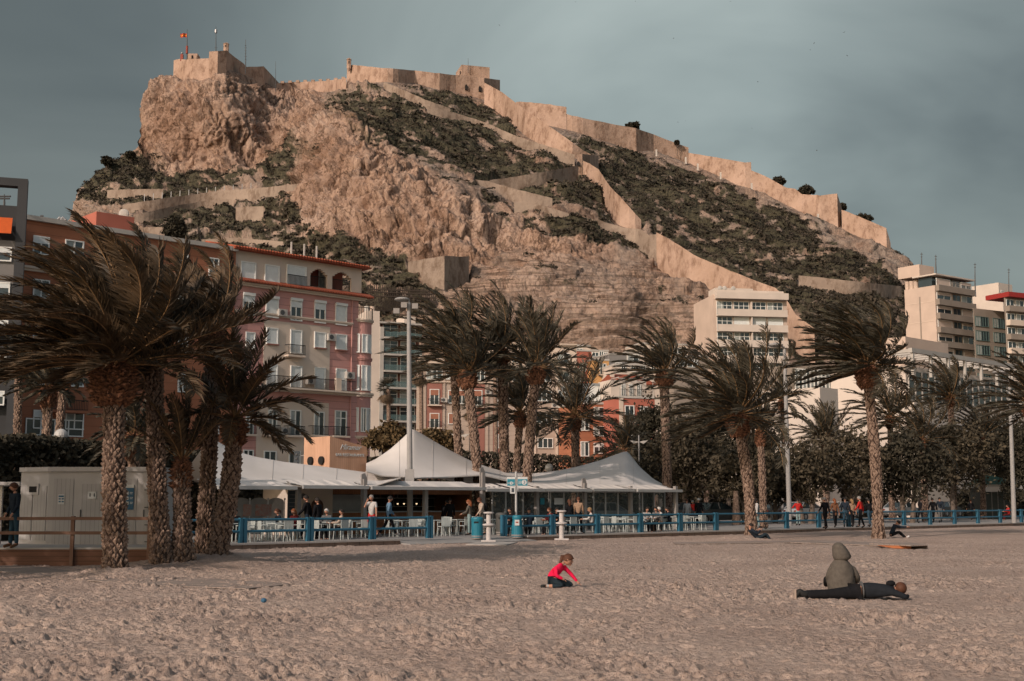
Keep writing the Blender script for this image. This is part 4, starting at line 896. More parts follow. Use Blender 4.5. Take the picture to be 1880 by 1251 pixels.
# two street front houses
h, fr, s1, zt = house('street_house', 'orange street house with pale glazed attic behind the low palm', 1064, 1134, 742, 164, M_orange, ang=18, wins=[(1091, 749, 1108, 764), (1113, 746, 1125, 766), (1091, 784, 1108, 800), (1067, 812, 1080, 837), (1067, 760, 1080, 790), (1091, 815, 1108, 832, 'half'), (1114, 784, 1126, 804)], kinds='curtain')
build('glazed_attic', MB().fbox(fr, 0, s1 - .1, 1, 7, zt + .31, zt + 2.9), mat('blue_grey_render', (.25, .27, .27), .8, .06), h)
window_m(fr, h, 1.8, 3.2, zt + .6, zt + 2.4, 'blind', 1); window_m(fr, h, s1 * .55, s1 - .5, zt + .6, zt + 2.4, 'curtain', 1, 2)
build('pier', MB().fbox(fr, s1 - 1.1, s1 - .7, -.1, -.003, 0, zt), M_cream, h)
h, fr, s1, zt = house('street_house', 'red street house with a roof terrace and pergola, left of the dark trees', 1136, 1202, 731, 160, M_red2, ang=18, wins=[(1148, 746, 1163, 773), (1150, 800, 1163, 824), (1176, 748, 1188, 773), (1178, 800, 1190, 822)], kinds='glass')
build('terrace_wall', MB().fbox(fr, 0, s1, 2.6, 7, zt + .301, zt + 2.6), M_wall_w, h); build('pier', MB().fbox(fr, .02, .6, -.1, -.003, 0, zt), M_cream, h)
for k in range(3): window_m(fr, h, s1 * (.3 + .22 * k), s1 * (.38 + .22 * k), zt + .35, zt + 2.0, 'glass', 2.6)
build('terrace_railing', railing_mb(fr, .2, s1, .1, zt + .3, zt + 1.2), M_iron, h)
m_ = MB()
for k in range(5): m_.fbox(fr, s1 * k / 4.2, s1 * k / 4.2 + .08, 0, 2.5, zt + 2.62, zt + 2.72)
m_.fbox(fr, 0, s1, 0, .1, zt + 2.5, zt + 2.61)
for k in (0.02, .5, .95): m_.fbox(fr, s1 * k, s1 * k + .08, 0, .09, zt + .3, zt + 2.5)
build('pergola', m_, M_slab, h)
balcony(fr, h, 1144, 768, 1167, 776, depth=.6)

# ============================================================ WHITE APARTMENT BLOCK
r, fr, s1, t1, zt, fl = block('white_apartment_block', 'white apartment block with balcony bands in front of the lowest castle wall', 'building', 1309, 541, 228, 1273, 1444, M_pale, ang=9)
build('roof_parapet', MB().fbox(fr, .6, s1 - .6, -.1, .1, zt + .002, zt + .9), M_wall_w, r)
build('roof_hut', MB().fbox(fr, s1 * .1, s1 * .62, 3, 7, zt + .002, zt + 1.8), M_wall_w, r)
for k in (.02, .08, .2): a = fr.map(s1 * (.1 + k), 1, zt + 1.4); build('satellite_dish', MB().ball(a, .45, 10, 6, (1, .3, 1)), M_slab, r)
for i in range(9):
    z = fr.pix(1375, 582 + i * 28.2)[1]
    build('balcony_band', MB().fbox(fr, .5, s1 - .3, -1.1, -.9, z - .05, z + 1.25).fbox(fr, .5, s1 - .3, -.899, -.003, z - .05, z + .1), M_wall_w, r)
    w4 = (s1 - 1.2) / 4
    for k in range(4): window_m(fr, r, .7 + w4 * k, .7 + w4 * k + w4 * .86, z + .15, z + 2.7, ('curtain', 'glass', 'glass', 'curtain')[(k + i) % 4] if i != 1 else ('glass', 'blind', 'blind', 'blind')[k], 0, 2)
    build('dividing_fin', MB().fbox(fr, s1 * .5 - .1, s1 * .5 + .1, -.89, -.13, z + .11, z + 2.7), M_wall_w, r)
z = fr.pix(1375, 553)[1]; build('roof_canopy', MB().fbox(fr, .3, s1 - .1, -1.3, -.003, z + .2, z + 1.4), M_wall_w, r)

# ============================================================ MUSEUM
M_mus = mat('white_museum_render', (.60, .52, .45), .9, .05, .15)
r, fr, s1, t1, zt, fl = block('museum', 'big plain white museum building with stepped blank walls on the right', 'building', 1505, 711, 118, 1322, 1538, M_mus)
r, fr, s1, t1, zt, fl = block('', '', '', 1662, 672, 126, 1524, 1850, M_mus, root=r)
wn = (s1 - 1) / 16
for k in range(16): window_m(fr, r, .5 + k * wn, .5 + k * wn + wn * .86, zt - 3.4, zt - .5, 'glass', 0, 0, M_slab)
mb = MB(); zp = zt + .9
mb.fbox(fr, -3.2, s1, -2.6, -2.2, zp, zp + .45)
for k in range(15): s = -3 + k * (s1 + 3) / 14.5; mb.fbox(fr, s, s + .35, -2.19, 1, zp + .06, zp + .4); mb.fbox(fr, s, s + .25, -2.58, -2.3, zp - 2.2, zp - .003) if k % 2 == 0 else None
build('pergola', mb, M_slab, r)
build('plinth', MB().fbox(fr, -3.2, s1, -2.6, -.003, -.1, zt - 4), M_mus, r)
r, fr, s1, t1, zt, fl = block('', '', '', 1662, 618, 142, 1570, 1740, M_pale, root=r)
window_m(fr, r, s1 * .72, s1 * .78, zt - 2.6, zt - 1.5, 'glass', 0, 0)
r2, fr, s1, t1, zt, fl = block('villa', 'low dark glazed building with timber front beside the museum', 'building', 1455, 668, 132, 1380, 1525, M_tan, ang=20)
for k in range(5): window_m(fr, r2, .3 + k * s1 / 5, .3 + k * s1 / 5 + s1 / 6, zt - 3, zt - .6, 'curtain', 0, 1)
build('timber_band', MB().fbox(fr, .1, s1, -.25, -.003, zt - 4.6, zt - 3.6), mat('orange_timber', (.30, .12, .05), .8, .15), r2)
# ============================================================ TOWERS, RIGHT
TY = 262
r, fr, s1, t1, zt, fl = block('tower_block', 'tall tower block with a bright blank side wall and penthouse', 'building', 1716, 524, TY, 1660, 1784, M_pale, ang=36)
frp = Frame(fr.map(0, -.6, 0), 36)
for i in range(16):
    z = zt - 1.2 - i * 2.98
    if z < 0: break
    build('balcony_band', MB().fbox(fr, .2, s1, -.9, -.003, z, z + 1.25), M_tan, r)
    window_m(fr, r, .6, s1 * .40, z + 1.3, z + 2.75, 'half' if i % 3 else 'blind', 0, 1, bm=M_pale)
    window_m(fr, r, s1 * .46, s1 * .66, z + 1.3, z + 2.75, 'glass', 0, 1, M_tan)
    window_m(fr, r, s1 * .70, s1 * .97, z + 1.3, z + 2.75, ('half', 'curtain', 'blind')[i % 3], 0, 1, bm=M_pale)
frs = Frame(fr.map(0, 0, 0), 36 + 90)
build('side_groove', MB().fbox(frs, t1 * .5, t1 * .53, -.12, -.003 + .0, 0, zt - .8) if False else MB().fbox(fr, -.08, -.003, t1 * .48, t1 * .52, 2, zt - 2), M_tan, r)
for i in range(5): build('side_joint', MB().fbox(fr, -.05, -.003, .2, t1 - .2, zt - 3.4 - i * 4.2, zt - 3.3 - i * 4.2), M_cream, r)
build('penthouse', MB().fbox(fr, .8, s1 * .95, 1.2, t1 * .6, zt + .002, zt + 2.2), M_glass, r)
build('penthouse_roof', MB().fbox(fr, -.3, s1 + .4, -.6, t1 * .7, zt + 2.201, zt + 2.5), M_wall_w, r)
build('roof_rail', railing_mb(fr, .2, s1, -.85, zt, zt + 1.1, .4), M_slab, r)
bx = P(1704, 486, TY + 3); build('lift_housing', MB().fbox(fr, -.2, 5.0, 3.5, 9, zt + 2.501, bx.z), M_pale, r)
for k in range(3): a = fr.map(1.2, t1 * .72 + k * 1.1, zt + .003); build('water_tank', MB().tube([a, a + Vector((0, 0, 1.9))], .5, 10), M_pale, r)
r, fr2, s2, t2, zt2, fl = block('office_block', 'grey brown block with green framed ribbon windows beside the tall tower', 'building', 1787, 566, 262, 1786, 1847, M_tan, ang=30)
for i in range(12):
    z = zt2 - 3.7 - i * 3.05
    if z < 0: break
    for k in (0.04, .58): window_m(fr2, r, s2 * k, s2 * (k + .38), z, z + 1.95, 'curtain', 0, 4, mat('green_window_frame', (.10, .16, .15), .6, .05))
r, fr3, s3, t3, zt3, fl = block('red_topped_block', 'apartment block with a red roof band at the right edge', 'building', 1845, 546, 258, 1843, 1935, M_tan, ang=26)
build('red_roof_band', MB().fbox(fr3, -.2, s3, -1.2, 5, zt3 + .002, zt3 + 1.0), mat('bright_red_paint', (.30, .03, .025), .7, .08), r)
for i in range(12):
    z = zt3 - 3.0 - i * 2.95
    if z < 0: break
    build('balcony_band', MB().fbox(fr3, 0, s3, -1.1, -.003, z, z + 1.15), M_cream if i % 2 else M_tan, r)
    for k in range(5): window_m(fr3, r, s3 * (.02 + .19 * k), s3 * (.17 + .19 * k), z + 1.2, z + 2.5, ('glass', 'curtain', 'glass')[k % 3], 0, 1)
r, fr, s1, t1, zt, fl = block('white_roof_block', 'white stepped rooftop block rising behind the grey brown one', 'building', 1833, 519, 312, 1784, 1858, M_wall_w, ang=36)
block('', '', '', 1841, 540, 300, 1798, 1862, M_wall_w, root=r, ang=36); window_m(fr, r, 1, 2, zt - 3, zt - 2, 'glass')
for x, y0, y1, lb in [(1790, 483, 520, 'thin aerial over the white rooftops near the right edge'), (1852, 493, 545, 'tallest aerial over the white rooftops near the right edge'), (1692, 464, 487, 'left aerial on the tower penthouse'), (1718, 468, 487, 'right aerial on the tower penthouse')]:
    mast(x, y0, y1, lb, Y=266, r=.09, arms=((y0 + 3, 2.2), (y0 + 8, 1.6)))

def aircon(root_name, fr, t, px, py):
    r_ = [o for o in COL.objects if o.name == root_name][0]; s, z = fr.pix(px, py, t)
    a = build('air_conditioner', MB().fbox(fr, s - .42, s + .42, t - .38, t - .004, z - .3, z + .3), M_slab, r_)
    c_ = fr.map(s - .1, t - .385, z); build('fan_grille', MB().prism([c_ + fr.u * (.22 * math.cos(R(q))) + Vector((0, 0, .22 * math.sin(R(q)))) for q in range(0, 360, 30)], -fr.n * .02), M_dsteel, a)
for px, py in ((516, 575), (606, 620), (568, 700), (521, 792), (640, 690)): aircon('pink_building', FB, -.06, px, py)
for px, py in ((815, 735), (838, 790), (896, 720)): aircon('beige_building', F5, -.15, px, py)
for px, py in ((930, 735), (975, 770), (1018, 745), (982, 700)): aircon('cream_building', F5, .04, px, py)
for i in range(4): aircon('orange_building', FB, -.21, 352 - i * 58, 560 + i * 22)
# ============================================================ PALMS AND TREES
def leafmat(name, c1, c2, scale=2.0, tr=.0):
    return mat(name, c1, .62, .1, scale, col2=c2, spec=.25)
M_fr_near = leafmat('palm_leaf_brownish', (.115, .074, .040), (.030, .024, .016), 1.6)
M_fr = leafmat('palm_leaf_olive', (.092, .078, .052), (.030, .028, .021), 1.2)
M_trunk = mat('palm_trunk_scales', (.30, .215, .165), .95, .1, 11.0, col2=(.095, .062, .046), spec=.1); M_core = mat('palm_trunk_core', (.055, .036, .028), .95, .1, 8.0, spec=.1)
M_boot = mat('palm_boot_stubs', (.24, .115, .065), .95, .1, 12.0, col2=(.05, .026, .019), spec=.1)
M_rach = mat('palm_rachis', (.30, .18, .085), .7, .1, 3.0, col2=(.16, .09, .04))
WIND = np.array([-1.0, .12, .10])
def norm(a): return a / (np.linalg.norm(a, axis=-1)[..., None] + 1e-9)
def frond_crown(top, n, Lf, rs, wind=.5, droop=.55, leaf_n=54, leaf_w=.022, leaf_l=.42, emin=-25, emax=86, K=13, lean=(0, 0)):
    """rachis curves integrated under gravity and wind, leaflets in a ragged V along each"""
    V = []; Fc = []; off = 0; RV = []; RF = []; roff = 0
    for i in range(n):
        q = (i + .5) / n; el = math.radians(emax - (emax - emin) * q ** .85 + rs.uniform(-7, 7)); az = i * 2.39996 + rs.uniform(-.25, .25)
        d = np.array([math.cos(az) * math.cos(el), math.sin(az) * math.cos(el), math.sin(el)]); d = norm(d + np.array([lean[0], lean[1], 0]))
        L_ = Lf * rs.uniform(.82, 1.08) * (1 if q < .8 else .85); seg = L_ / K; p = np.array(top, float) + d * .12; pts = [p.copy()]; ds = [d.copy()]
        g = droop * rs.uniform(.7, 1.25)
        for k in range(K):
            t = (k + 1) / K
            d = norm(d + np.array([0, 0, -1]) * g * .16 * t * (1.1 - .5 * abs(d[2])) + WIND * wind * .15 * (t + .25) + rs.normal(size=3) * .015)
            p = p + d * seg; pts.append(p.copy()); ds.append(d.copy())
        pts = np.array(pts); ds = np.array(ds)
        # leaflets
        m = leaf_n; t = np.linspace(.16, 1.0, m); t = np.repeat(t, 2) + rs.uniform(-.006, .006, 2 * m); t = t.clip(0, 1); sgn = np.tile([1, -1], m)
        c = np.stack([np.interp(t, np.linspace(0, 1, K + 1), pts[:, j]) for j in range(3)], -1); dd = norm(np.stack([np.interp(t, np.linspace(0, 1, K + 1), ds[:, j]) for j in range(3)], -1))
        up = np.array([0, 0, 1.0]); side = norm(np.cross(dd, up) + 1e-3); upl = norm(np.cross(side, dd))
        ll = leaf_l * Lf / 3.2 * (.45 + 1.0 * np.sin(np.pi * (t * .82 + .12)) ** .7) * rs.uniform(.75, 1.15, 2 * m)
        fw = .75 + .55 * t + rs.uniform(-.15, .15, 2 * m)
        ld = norm(dd * fw[:, None] + side * sgn[:, None] * rs.uniform(.6, 1.0, (2 * m, 1)) + upl * rs.uniform(.05, .55, (2 * m, 1)) + WIND * wind * rs.uniform(.3, .75, (2 * m, 1)))
        ld2 = norm(ld + WIND * wind * .55 + np.array([0, 0, -1]) * rs.uniform(.1, .4, (2 * m, 1)))
        mid = c + ld * (ll * .5)[:, None]; tip = mid + ld2 * (ll * .55)[:, None]
        wv = norm(np.cross(ld, rs.normal(size=(2 * m, 3)) * .6 + upl)) * leaf_w
        v = np.stack([c - wv * .5, c + wv * .5, mid + wv, mid - wv, tip], 1)
        b = off + np.arange(2 * m)[:, None] * 5
        V.append(v.reshape(-1, 3)); Fc.append(np.concatenate([b + [0, 1, 2, 3], b + [3, 2, 4, 4]], 1).reshape(-1, 4)); off += 10 * m
        # rachis: flat 4 sided strip
        w_ = np.interp(np.linspace(0, 1, K + 1), [0, .15, 1], [.05, .028, .008]) * max(.7, Lf / 3.2)
        sd_ = norm(np.cross(ds, up) + 1e-3); ud = norm(np.cross(sd_, ds))
        rv = np.stack([pts + sd_ * w_[:, None], pts + ud * w_[:, None] * .7, pts - sd_ * w_[:, None], pts - ud * w_[:, None] * .7], 1)
        RV.append(rv.reshape(-1, 3)); a = np.arange(K)[:, None] * 4 + roff
        RF.append(np.concatenate([np.stack([a[:, 0] + j, a[:, 0] + (j + 1) % 4, a[:, 0] + 4 + (j + 1) % 4, a[:, 0] + 4 + j], -1) for j in range(4)])); roff += 4 * (K + 1)
    F = np.concatenate(Fc)
    return np.concatenate(V), F, np.concatenate(RV), np.concatenate(RF)
def tri_fix(F):   # quads whose last two corners coincide become triangles: keep as separate arrays
    t = F[:, 2] == F[:, 3]; return F[~t], F[t][:, :3]
def mixed_mesh(name, v, F, m, parent):
    q, t = tri_fix(F); me = bpy.data.meshes.new(name)
    me.vertices.add(len(v)); me.vertices.foreach_set('co', np.ascontiguousarray(v, np.float32).ravel())
    li = np.concatenate([q.ravel(), t.ravel()]).astype(np.int32); me.loops.add(len(li)); me.loops.foreach_set('vertex_index', li)
    ls = np.concatenate([np.arange(len(q)) * 4, len(q) * 4 + np.arange(len(t)) * 3]).astype(np.int32); lt = np.concatenate([np.full(len(q), 4), np.full(len(t), 3)]).astype(np.int32)
    me.polygons.add(len(ls)); me.polygons.foreach_set('loop_start', ls); me.polygons.foreach_set('loop_total', lt); me.update(calc_edges=True)
    return link(name, me, m, parent)
def scaly(pts, rads, rs, ring=13, dz=.095, out=.045, size=1.0):
    """tube core with overlapping pointed leaf scars"""
    pts = np.array(pts, float); rads = np.array(rads, float); seg = np.linalg.norm(np.diff(pts, axis=0), axis=1); cum = np.r_[0, np.cumsum(seg)]; T = cum[-1]
    m = MB(); m.tube([Vector(p) for p in pts], list(rads * .97), 14)
    nk = int(T / dz)
    V, F = [], []
    for k in range(nk):
        s = (k + .5) * dz; p = np.array([np.interp(s, cum, pts[:, j]) for j in range(3)]); r = np.interp(s, cum, rads)
        nr = max(7, int(round(ring * r / rads.mean())))
        for j in range(nr):
            a = 2 * math.pi * (j + .5 * (k % 2)) / nr + rs.uniform(-.16, .16); w_ = math.pi * r / nr * .98 * size * rs.uniform(.6, 1.2)
            o = np.array([math.cos(a), math.sin(a), 0]); t_ = np.array([-math.sin(a), math.cos(a), 0]); h = dz * .95 * size * rs.uniform(.8, 1.2); e = out * rs.uniform(.5, 1.5)
            c = p + o * r * .96 + np.array([0, 0, rs.uniform(-.35, .35) * dz])
            b = len(V); V += [c - t_ * w_, c - np.array([0, 0, h]), c + t_ * w_, c + o * e + np.array([0, 0, h * .25]) + t_ * rs.uniform(-.3, .3) * w_, c + np.array([0, 0, h * .9])]
            F += [(b, b + 1, b + 3), (b + 1, b + 2, b + 3), (b + 2, b + 4, b + 3), (b + 4, b, b + 3)]
    n = len(m.v); m.core = len(m.f); m.v += [Vector(v) for v in V]; m.f += [tuple(i + n for i in f) for f in F]
    return m
def palm(label, base, top, r0, r1, n, Lf, seed, wind=.5, droop=.55, near=False, knob=1.5, knob_h=.5, leaf_n=30, bend=.0, emin=-20, emax=86, leaf_w=.03, flare=1.35, group=None, lean=(0, 0), detail=True, leaf_l=.42, name='date_palm'):
    rs = np.random.RandomState(seed); base = np.array(base, float); top = np.array(top, float); H = top[2] - base[2]
    t = thing(name, label, 'palm tree', tuple(base), 0, group)
    loc = np.zeros(3); tp = top - base
    u = np.linspace(0, 1, 14); cur = np.outer(u, tp); cur[:, 0] += bend * np.sin(np.pi * u)
    rad = r0 + (r1 - r0) * u; rad = rad * (1 + (flare - 1) * np.exp(-u * H / .35)) ; rad = rad * (1 + .05 * np.sin(u * 9 + seed) + .03 * np.sin(u * 23 + seed * 2)); rad[-2:] *= 1.05
    cur[0, 2] -= .15
    sc = 1 if near else 1.5
    tk = scaly(cur, rad, rs, 13 if near else 9, .095 * sc * max(1, r0 / .3 if not near else 1), .06 if near else .04) if detail else MB().tube([Vector(c) for c in cur], list(rad), 8)
    o = build('trunk', tk, M_trunk, t, world=False)
    if detail: o.data.materials.append(M_core); o.data.polygons.foreach_set('material_index', [1] * tk.core + [0] * (len(tk.f) - tk.core))
    # knob of cut leaf bases
    kh = knob_h; kr = r1 * knob; pts = [tp + np.array([0, 0, z]) for z in (-kh * 1.1, -kh * .8, -kh * .3, kh * .1, kh * .4, kh * .62)]
    build('crown_base', scaly(pts, [r1 * 1.02, kr * .9, kr, kr * .9, kr * .6, kr * .25], rs, 12 if near else 8, .085 * sc, .17 if near else .13, 1.3), M_boot, t, world=False)
    V, F, RV, RF = frond_crown(tp + np.array([0, 0, kh * .35]), n, Lf, rs, wind, droop, leaf_n, leaf_w, leaf_l, emin, emax, lean=lean)
    mixed_mesh('fronds', V, F, M_fr_near if near else M_fr, t)
    np_mesh('leaf_stalks', RV, RF, M_rach, t)
    return t
def gp(px, py, Y=None): return tuple(G(px, py)) if Y is None else (P(px, py, Y).x, Y, 0.0)
def tp_(px, py, Y): return tuple(P(px, py, Y))
b = G(212, 1052); palm('leftmost thick palm standing alone in front of the white cabin', b, P(209, 690, b.y), .29, .255, 92, 4.0, 11, wind=.66, droop=.66, near=True, knob=2.15, knob_h=.74, leaf_n=74, bend=-.02, leaf_w=.027, emin=2)
b = G(297, 1044); palm('straight palm just right of the lone one, left stem of the clump', b, P(283, 640, b.y), .25, .21, 54, 3.2, 12, wind=.95, droop=.45, near=True, knob=1.4, leaf_n=64, bend=-.05, leaf_w=.025, emin=-5, lean=(-.25, 0))
b = G(336, 1043); palm('shortest palm of the clump with an upright little crown', b, P(333, 860, b.y), .27, .2, 16, 2.0, 13, wind=.2, droop=.35, near=True, knob=.9, leaf_n=46, flare=1.5, emin=35, leaf_w=.021, leaf_l=.32)
b = G(372, 1034); palm('dark rear palm in the middle of the clump', b, P(392, 620, b.y + .3), .23, .22, 52, 2.95, 14, wind=.8, droop=.45, near=True, knob=1.5, leaf_n=64, bend=.04, leaf_w=.025, emin=10, lean=(-.38, 0))
b = G(393, 1038); palm('rightmost palm of the clump, leaning right with drooping fronds', b, P(431, 782, b.y), .29, .23, 27, 2.75, 15, wind=.05, droop=1.0, near=True, knob=1.1, leaf_n=54, bend=.12, flare=1.45, emin=-12, lean=(.12, -.1), leaf_w=.025)
# on the sand, right
b = G(1380, 990); palm('thick palm on the sand where a man leans against the trunk', b, P(1354, 772, b.y), .27, .25, 62, 4.3, 21, wind=.62, droop=.62, knob=2.1, knob_h=.75, leaf_n=54, leaf_w=.03, bend=.15)
b = G(1613, 989); palm('tallest beach palm with its crown blown left, beside the seated man', b, P(1591, 682, b.y), .27, .24, 66, 3.85, 22, wind=.95, droop=.5, knob=2.1, knob_h=.8, leaf_n=54, leaf_w=.03, bend=.12, emin=-20)
for i, (x, y, h) in enumerate([(-21.5, 29.5, 6.4), (-18.3, 31.0, 5.2), (-23.5, 33.5, 7.0), (-17.6, 27.0, 4.6)]):  # unseen palms added left of the frame to shade the cabin
    palm(('unseen palm added outside the left edge nearest the cabin', 'shorter unseen palm added just outside the left edge', 'tall unseen palm added outside the left edge, farthest inland', 'lowest unseen palm added outside the left edge')[i], (x, y, 0), (x - .2, y, h), .29, .25, 50, 3.7, 60 + i, wind=.6, droop=.6, knob=1.6, knob_h=.6, leaf_n=34, leaf_w=.036)
PALMS = [ # label, base px, top px, top py, Y, radius, n, frond px, wind, droop, emin, knob
 ('dark stemmed palm of the leaning pair behind the tent peak', 846, 832, 652, 70, .27, 46, 128, .75, .5, -15, 1.5),
 ('leaning palm with a bright knobby neck behind the tent peak', 884, 858, 692, 68, .30, 46, 125, .7, .5, -5, 1.7),
 ('tallest dark palm in the middle group', 928, 921, 648, 72, .33, 50, 122, .62, .5, -30, 1.3),
 ('palm with a fanned upright crown at the right of the middle group', 963, 984, 684, 70, .31, 44, 120, .2, .65, -5, 1.6),
 ('lower palm tucked between the two middle group trunks', 944, 955, 766, 78, .27, 40, 100, .55, .7, -20, 1.4),
 ('squat palm with long arching fronds over the second tent dip', 1057, 1056, 772, 84, .33, 44, 118, .15, .75, -30, 1.2),
 ('small far palm just left of the second tent peak', 1143, 1146, 832, 96, .27, 34, 72, .2, .9, -20, 1.1),
 ('tall palm left of the white apartment block', 1226, 1219, 692, 80, .34, 46, 105, .8, .45, -10, 1.6),
 ('slim palm half hidden behind the dark trees', 1297, 1297, 762, 108, .24, 30, 62, .5, .7, -10, 1.3),
 ('slim far palm seen against the white museum wall', 1440, 1436, 740, 112, .22, 32, 62, .3, .8, -25, 1.6),
 ('low round crowned palm in front of the museum wall', 1517, 1514, 812, 104, .33, 44, 75, .3, .75, -15, 1.1),
 ('palm with dangling dead fronds right of the tallest beach palm', 1638, 1634, 772, 104, .27, 42, 95, .6, .6, -20, 1.4),
 ('palm with a broad crown between the museum and the road', 1700, 1690, 812, 102, .30, 40, 90, .7, .6, -20, 1.2),
 ('dark tall palm before the museum pergola', 1752, 1745, 735, 108, .28, 42, 85, .6, .6, -25, 1.3),
 ('palm at the right picture edge with fronds reaching left', 1915, 1896, 750, 70, .33, 46, 112, .7, .6, -20, 1.5),
 ('smaller palm under the crown at the right picture edge', 1806, 1800, 806, 110, .27, 36, 72, .6, .7, -20, 1.2),
 ('short palm peeping out beside the thick beach palm', 1402, 1396, 800, 76, .25, 26, 60, .1, .5, 10, 1.1),
 ('far left palm rising at the edge of the orange building', 30, 35, 672, 66, .24, 34, 80, .5, .8, -30, 1.3),
 ('pale stemmed leaning palm over the left hedge', 98, 118, 695, 66, .24, 32, 78, .5, .8, -25, 1.2),
 ('short thick necked palm behind the white cabin', 84, 88, 722, 60, .26, 32, 72, .5, .8, -20, 1.4),
 ('palm crown spreading behind the lone palm trunk', 250, 245, 812, 50, .26, 34, 96, .3, .85, -30, 1.2),
]
for i, (lb, bx, tx, ty, Y, r, n, fp, wi, dr, em, kn) in enumerate(PALMS):
    k = Y / FPX; B = P(bx, 960, Y)
    palm(lb, (B.x, Y, 0), P(tx, ty, Y), r * .88, r * .80, n, fp * k, 100 + i, wind=wi, droop=dr, knob=kn * 1.22, knob_h=.6, leaf_n=34, leaf_w=.036, emin=em, bend=(tx - bx) * k * -.12, group='palms along the promenade')
# fan palms with a skirt of dead leaves
def fan_palm(label, bx, tx, ty, Y, rpx, seed):
    rs = np.random.RandomState(seed); k = Y / FPX; base = P(bx, 960, Y); base.z = 0; top = P(tx, ty, Y) - base
    t = thing('fan_palm', label, 'palm tree', base, 0, 'slim fan palms'); build('trunk', MB().tube([(0, 0, -.1), top * .5 + Vector((.1, 0, 0)), top], [.22, .17, .16], 9), M_trunk, t, world=False)
    def fans(n, e0, e1, L_, seed2):
        V = []; F = []; o = 0
        for i in range(n):
            az = i * 2.4 + rs.uniform(-.3, .3); el = R(rs.uniform(e0, e1)); d = np.array([math.cos(az) * math.cos(el), math.sin(az) * math.cos(el), math.sin(el)]) + WIND * .25; d = norm(d); c = np.array(top) + d * L_ * .5
            side = norm(np.cross(d, [0, 0, 1.0])); up = np.cross(side, d)
            for j in range(13):
                a = R(-80 + j * 13.3); ld = norm(d * math.cos(a) + side * math.sin(a) + up * rs.uniform(-.25, .1) + np.array([0, 0, -.25])); w_ = side * .03 + up * .02
                V += [c - w_, c + w_, c + ld * L_ * .55]; F.append((o, o + 1, o + 2)); o += 3
            V += [np.array(top), np.array(top) + up * .03, c]; F.append((o, o + 1, o + 2)); o += 3
        return np.array(V), np.array(F)
    L_ = rpx * k
    v, f = fans(34, -10, 80, L_, 1); np_mesh('fronds', v, f, M_fr, t); v, f = fans(46, -88, -45, L_ * 1.15, 2); np_mesh('dead_skirt', v, f, M_boot if False else mat('dry_palm_leaf', (.16, .11, .07), .9, .15, 2.0), t)
fan_palm('slim fan palm in front of the white modern block', 711, 713, 715, 100, 26, 1)
fan_palm('slim fan palm left of the leaning pair of palms', 770, 773, 682, 96, 26, 2)
fan_palm('slim fan palm with a long skirt between the pair of trunks', 867, 866, 748, 104, 24, 3)
fan_palm('thin far fan palm behind the left side of the tallest middle palm', 908, 909, 668, 98, 22, 4)
# broad leaved trees
M_oak = mat('evergreen_leaf', (.115, .092, .060), .8, .1, 1.3, col2=(.034, .030, .021), spec=.15); M_oak2 = mat('dark_pine_leaf', (.060, .052, .035), .8, .1, 1.3, col2=(.020, .019, .014), spec=.15)
M_yb = mat('yellowish_leaf', (.16, .105, .05), .8, .1, 1.3, col2=(.06, .046, .025), spec=.15); M_bark = mat('grey_bark', (.16, .125, .10), .95, .15, 4.0)
def tree(label, px, py, Y, wpx, hpx, seed, m=None, leaf=.17, dens=1.0, name='broadleaf_tree', trunk=True, cat='tree', group=None, basez=0.0, stems=1):
    """crown centre px,py; half sizes wpx,hpx in pixels at depth Y"""
    rs = np.random.RandomState(seed); k = Y / FPX; c = np.array(P(px, py, Y)); rx, rz = wpx * k, hpx * k; base = np.array([c[0], Y, basez])
    t = thing(name, label, cat, tuple(base), 0, group); cc = c - base
    if trunk:
        mb = MB()
        for s_ in range(stems):
            ox = (s_ - (stems - 1) / 2) * rx * .5
            mb.tube([(ox * .4, 0, -.1), (ox * .7, 0, cc[2] * .45), (ox + rx * .1, 0, max(cc[2], 1))], [.05 * rx + .09, .04 * rx + .06, .05], 8)
            for a in range(5):
                az = a * 1.3 + seed; z0 = cc[2] * rs.uniform(.3, .6); mb.tube([(ox * .6, 0, z0), (ox * .6 + math.cos(az) * rx * .4, math.sin(az) * rx * .35, z0 + rz * .5), (ox + math.cos(az) * rx * .75, math.sin(az) * rx * .6, cc[2] + rz * rs.uniform(-.1, .4))], [.08, .05, .02], 5)
        build('trunk', mb, M_bark, t, world=False)
    nc = int(120 * dens * max(1, rx * rz / 6)); d = norm(rs.normal(size=(nc, 3))); rr = rs.uniform(.12, 1.0, (nc, 1)) ** .5
    lump = 1 + .22 * np.array([math.sin(3.1 * a[0] * 2 + seed) + math.cos(2.7 * a[2] * 2 + seed * 2) for a in d])[:, None] * .6
    cl = cc + d * rr * lump * np.array([rx, rx * .85, rz]) ; cs = rs.uniform(.14, .30, nc) * min(rx, rz * 1.3)
    npl = int(46); pts = cl[:, None] + rs.normal(size=(nc, npl, 3)) * (cs[:, None, None] * .62)
    keep = (rs.uniform(size=(nc, npl)) < .93) & (pts[..., 2] > .1); pts = pts[keep]
    v, f = rand_quads(pts, leaf * rs.uniform(.6, 1.25, len(pts)), rs)
    np_mesh('crown' if trunk else 'foliage', v, f, m or M_oak, t)
    return t
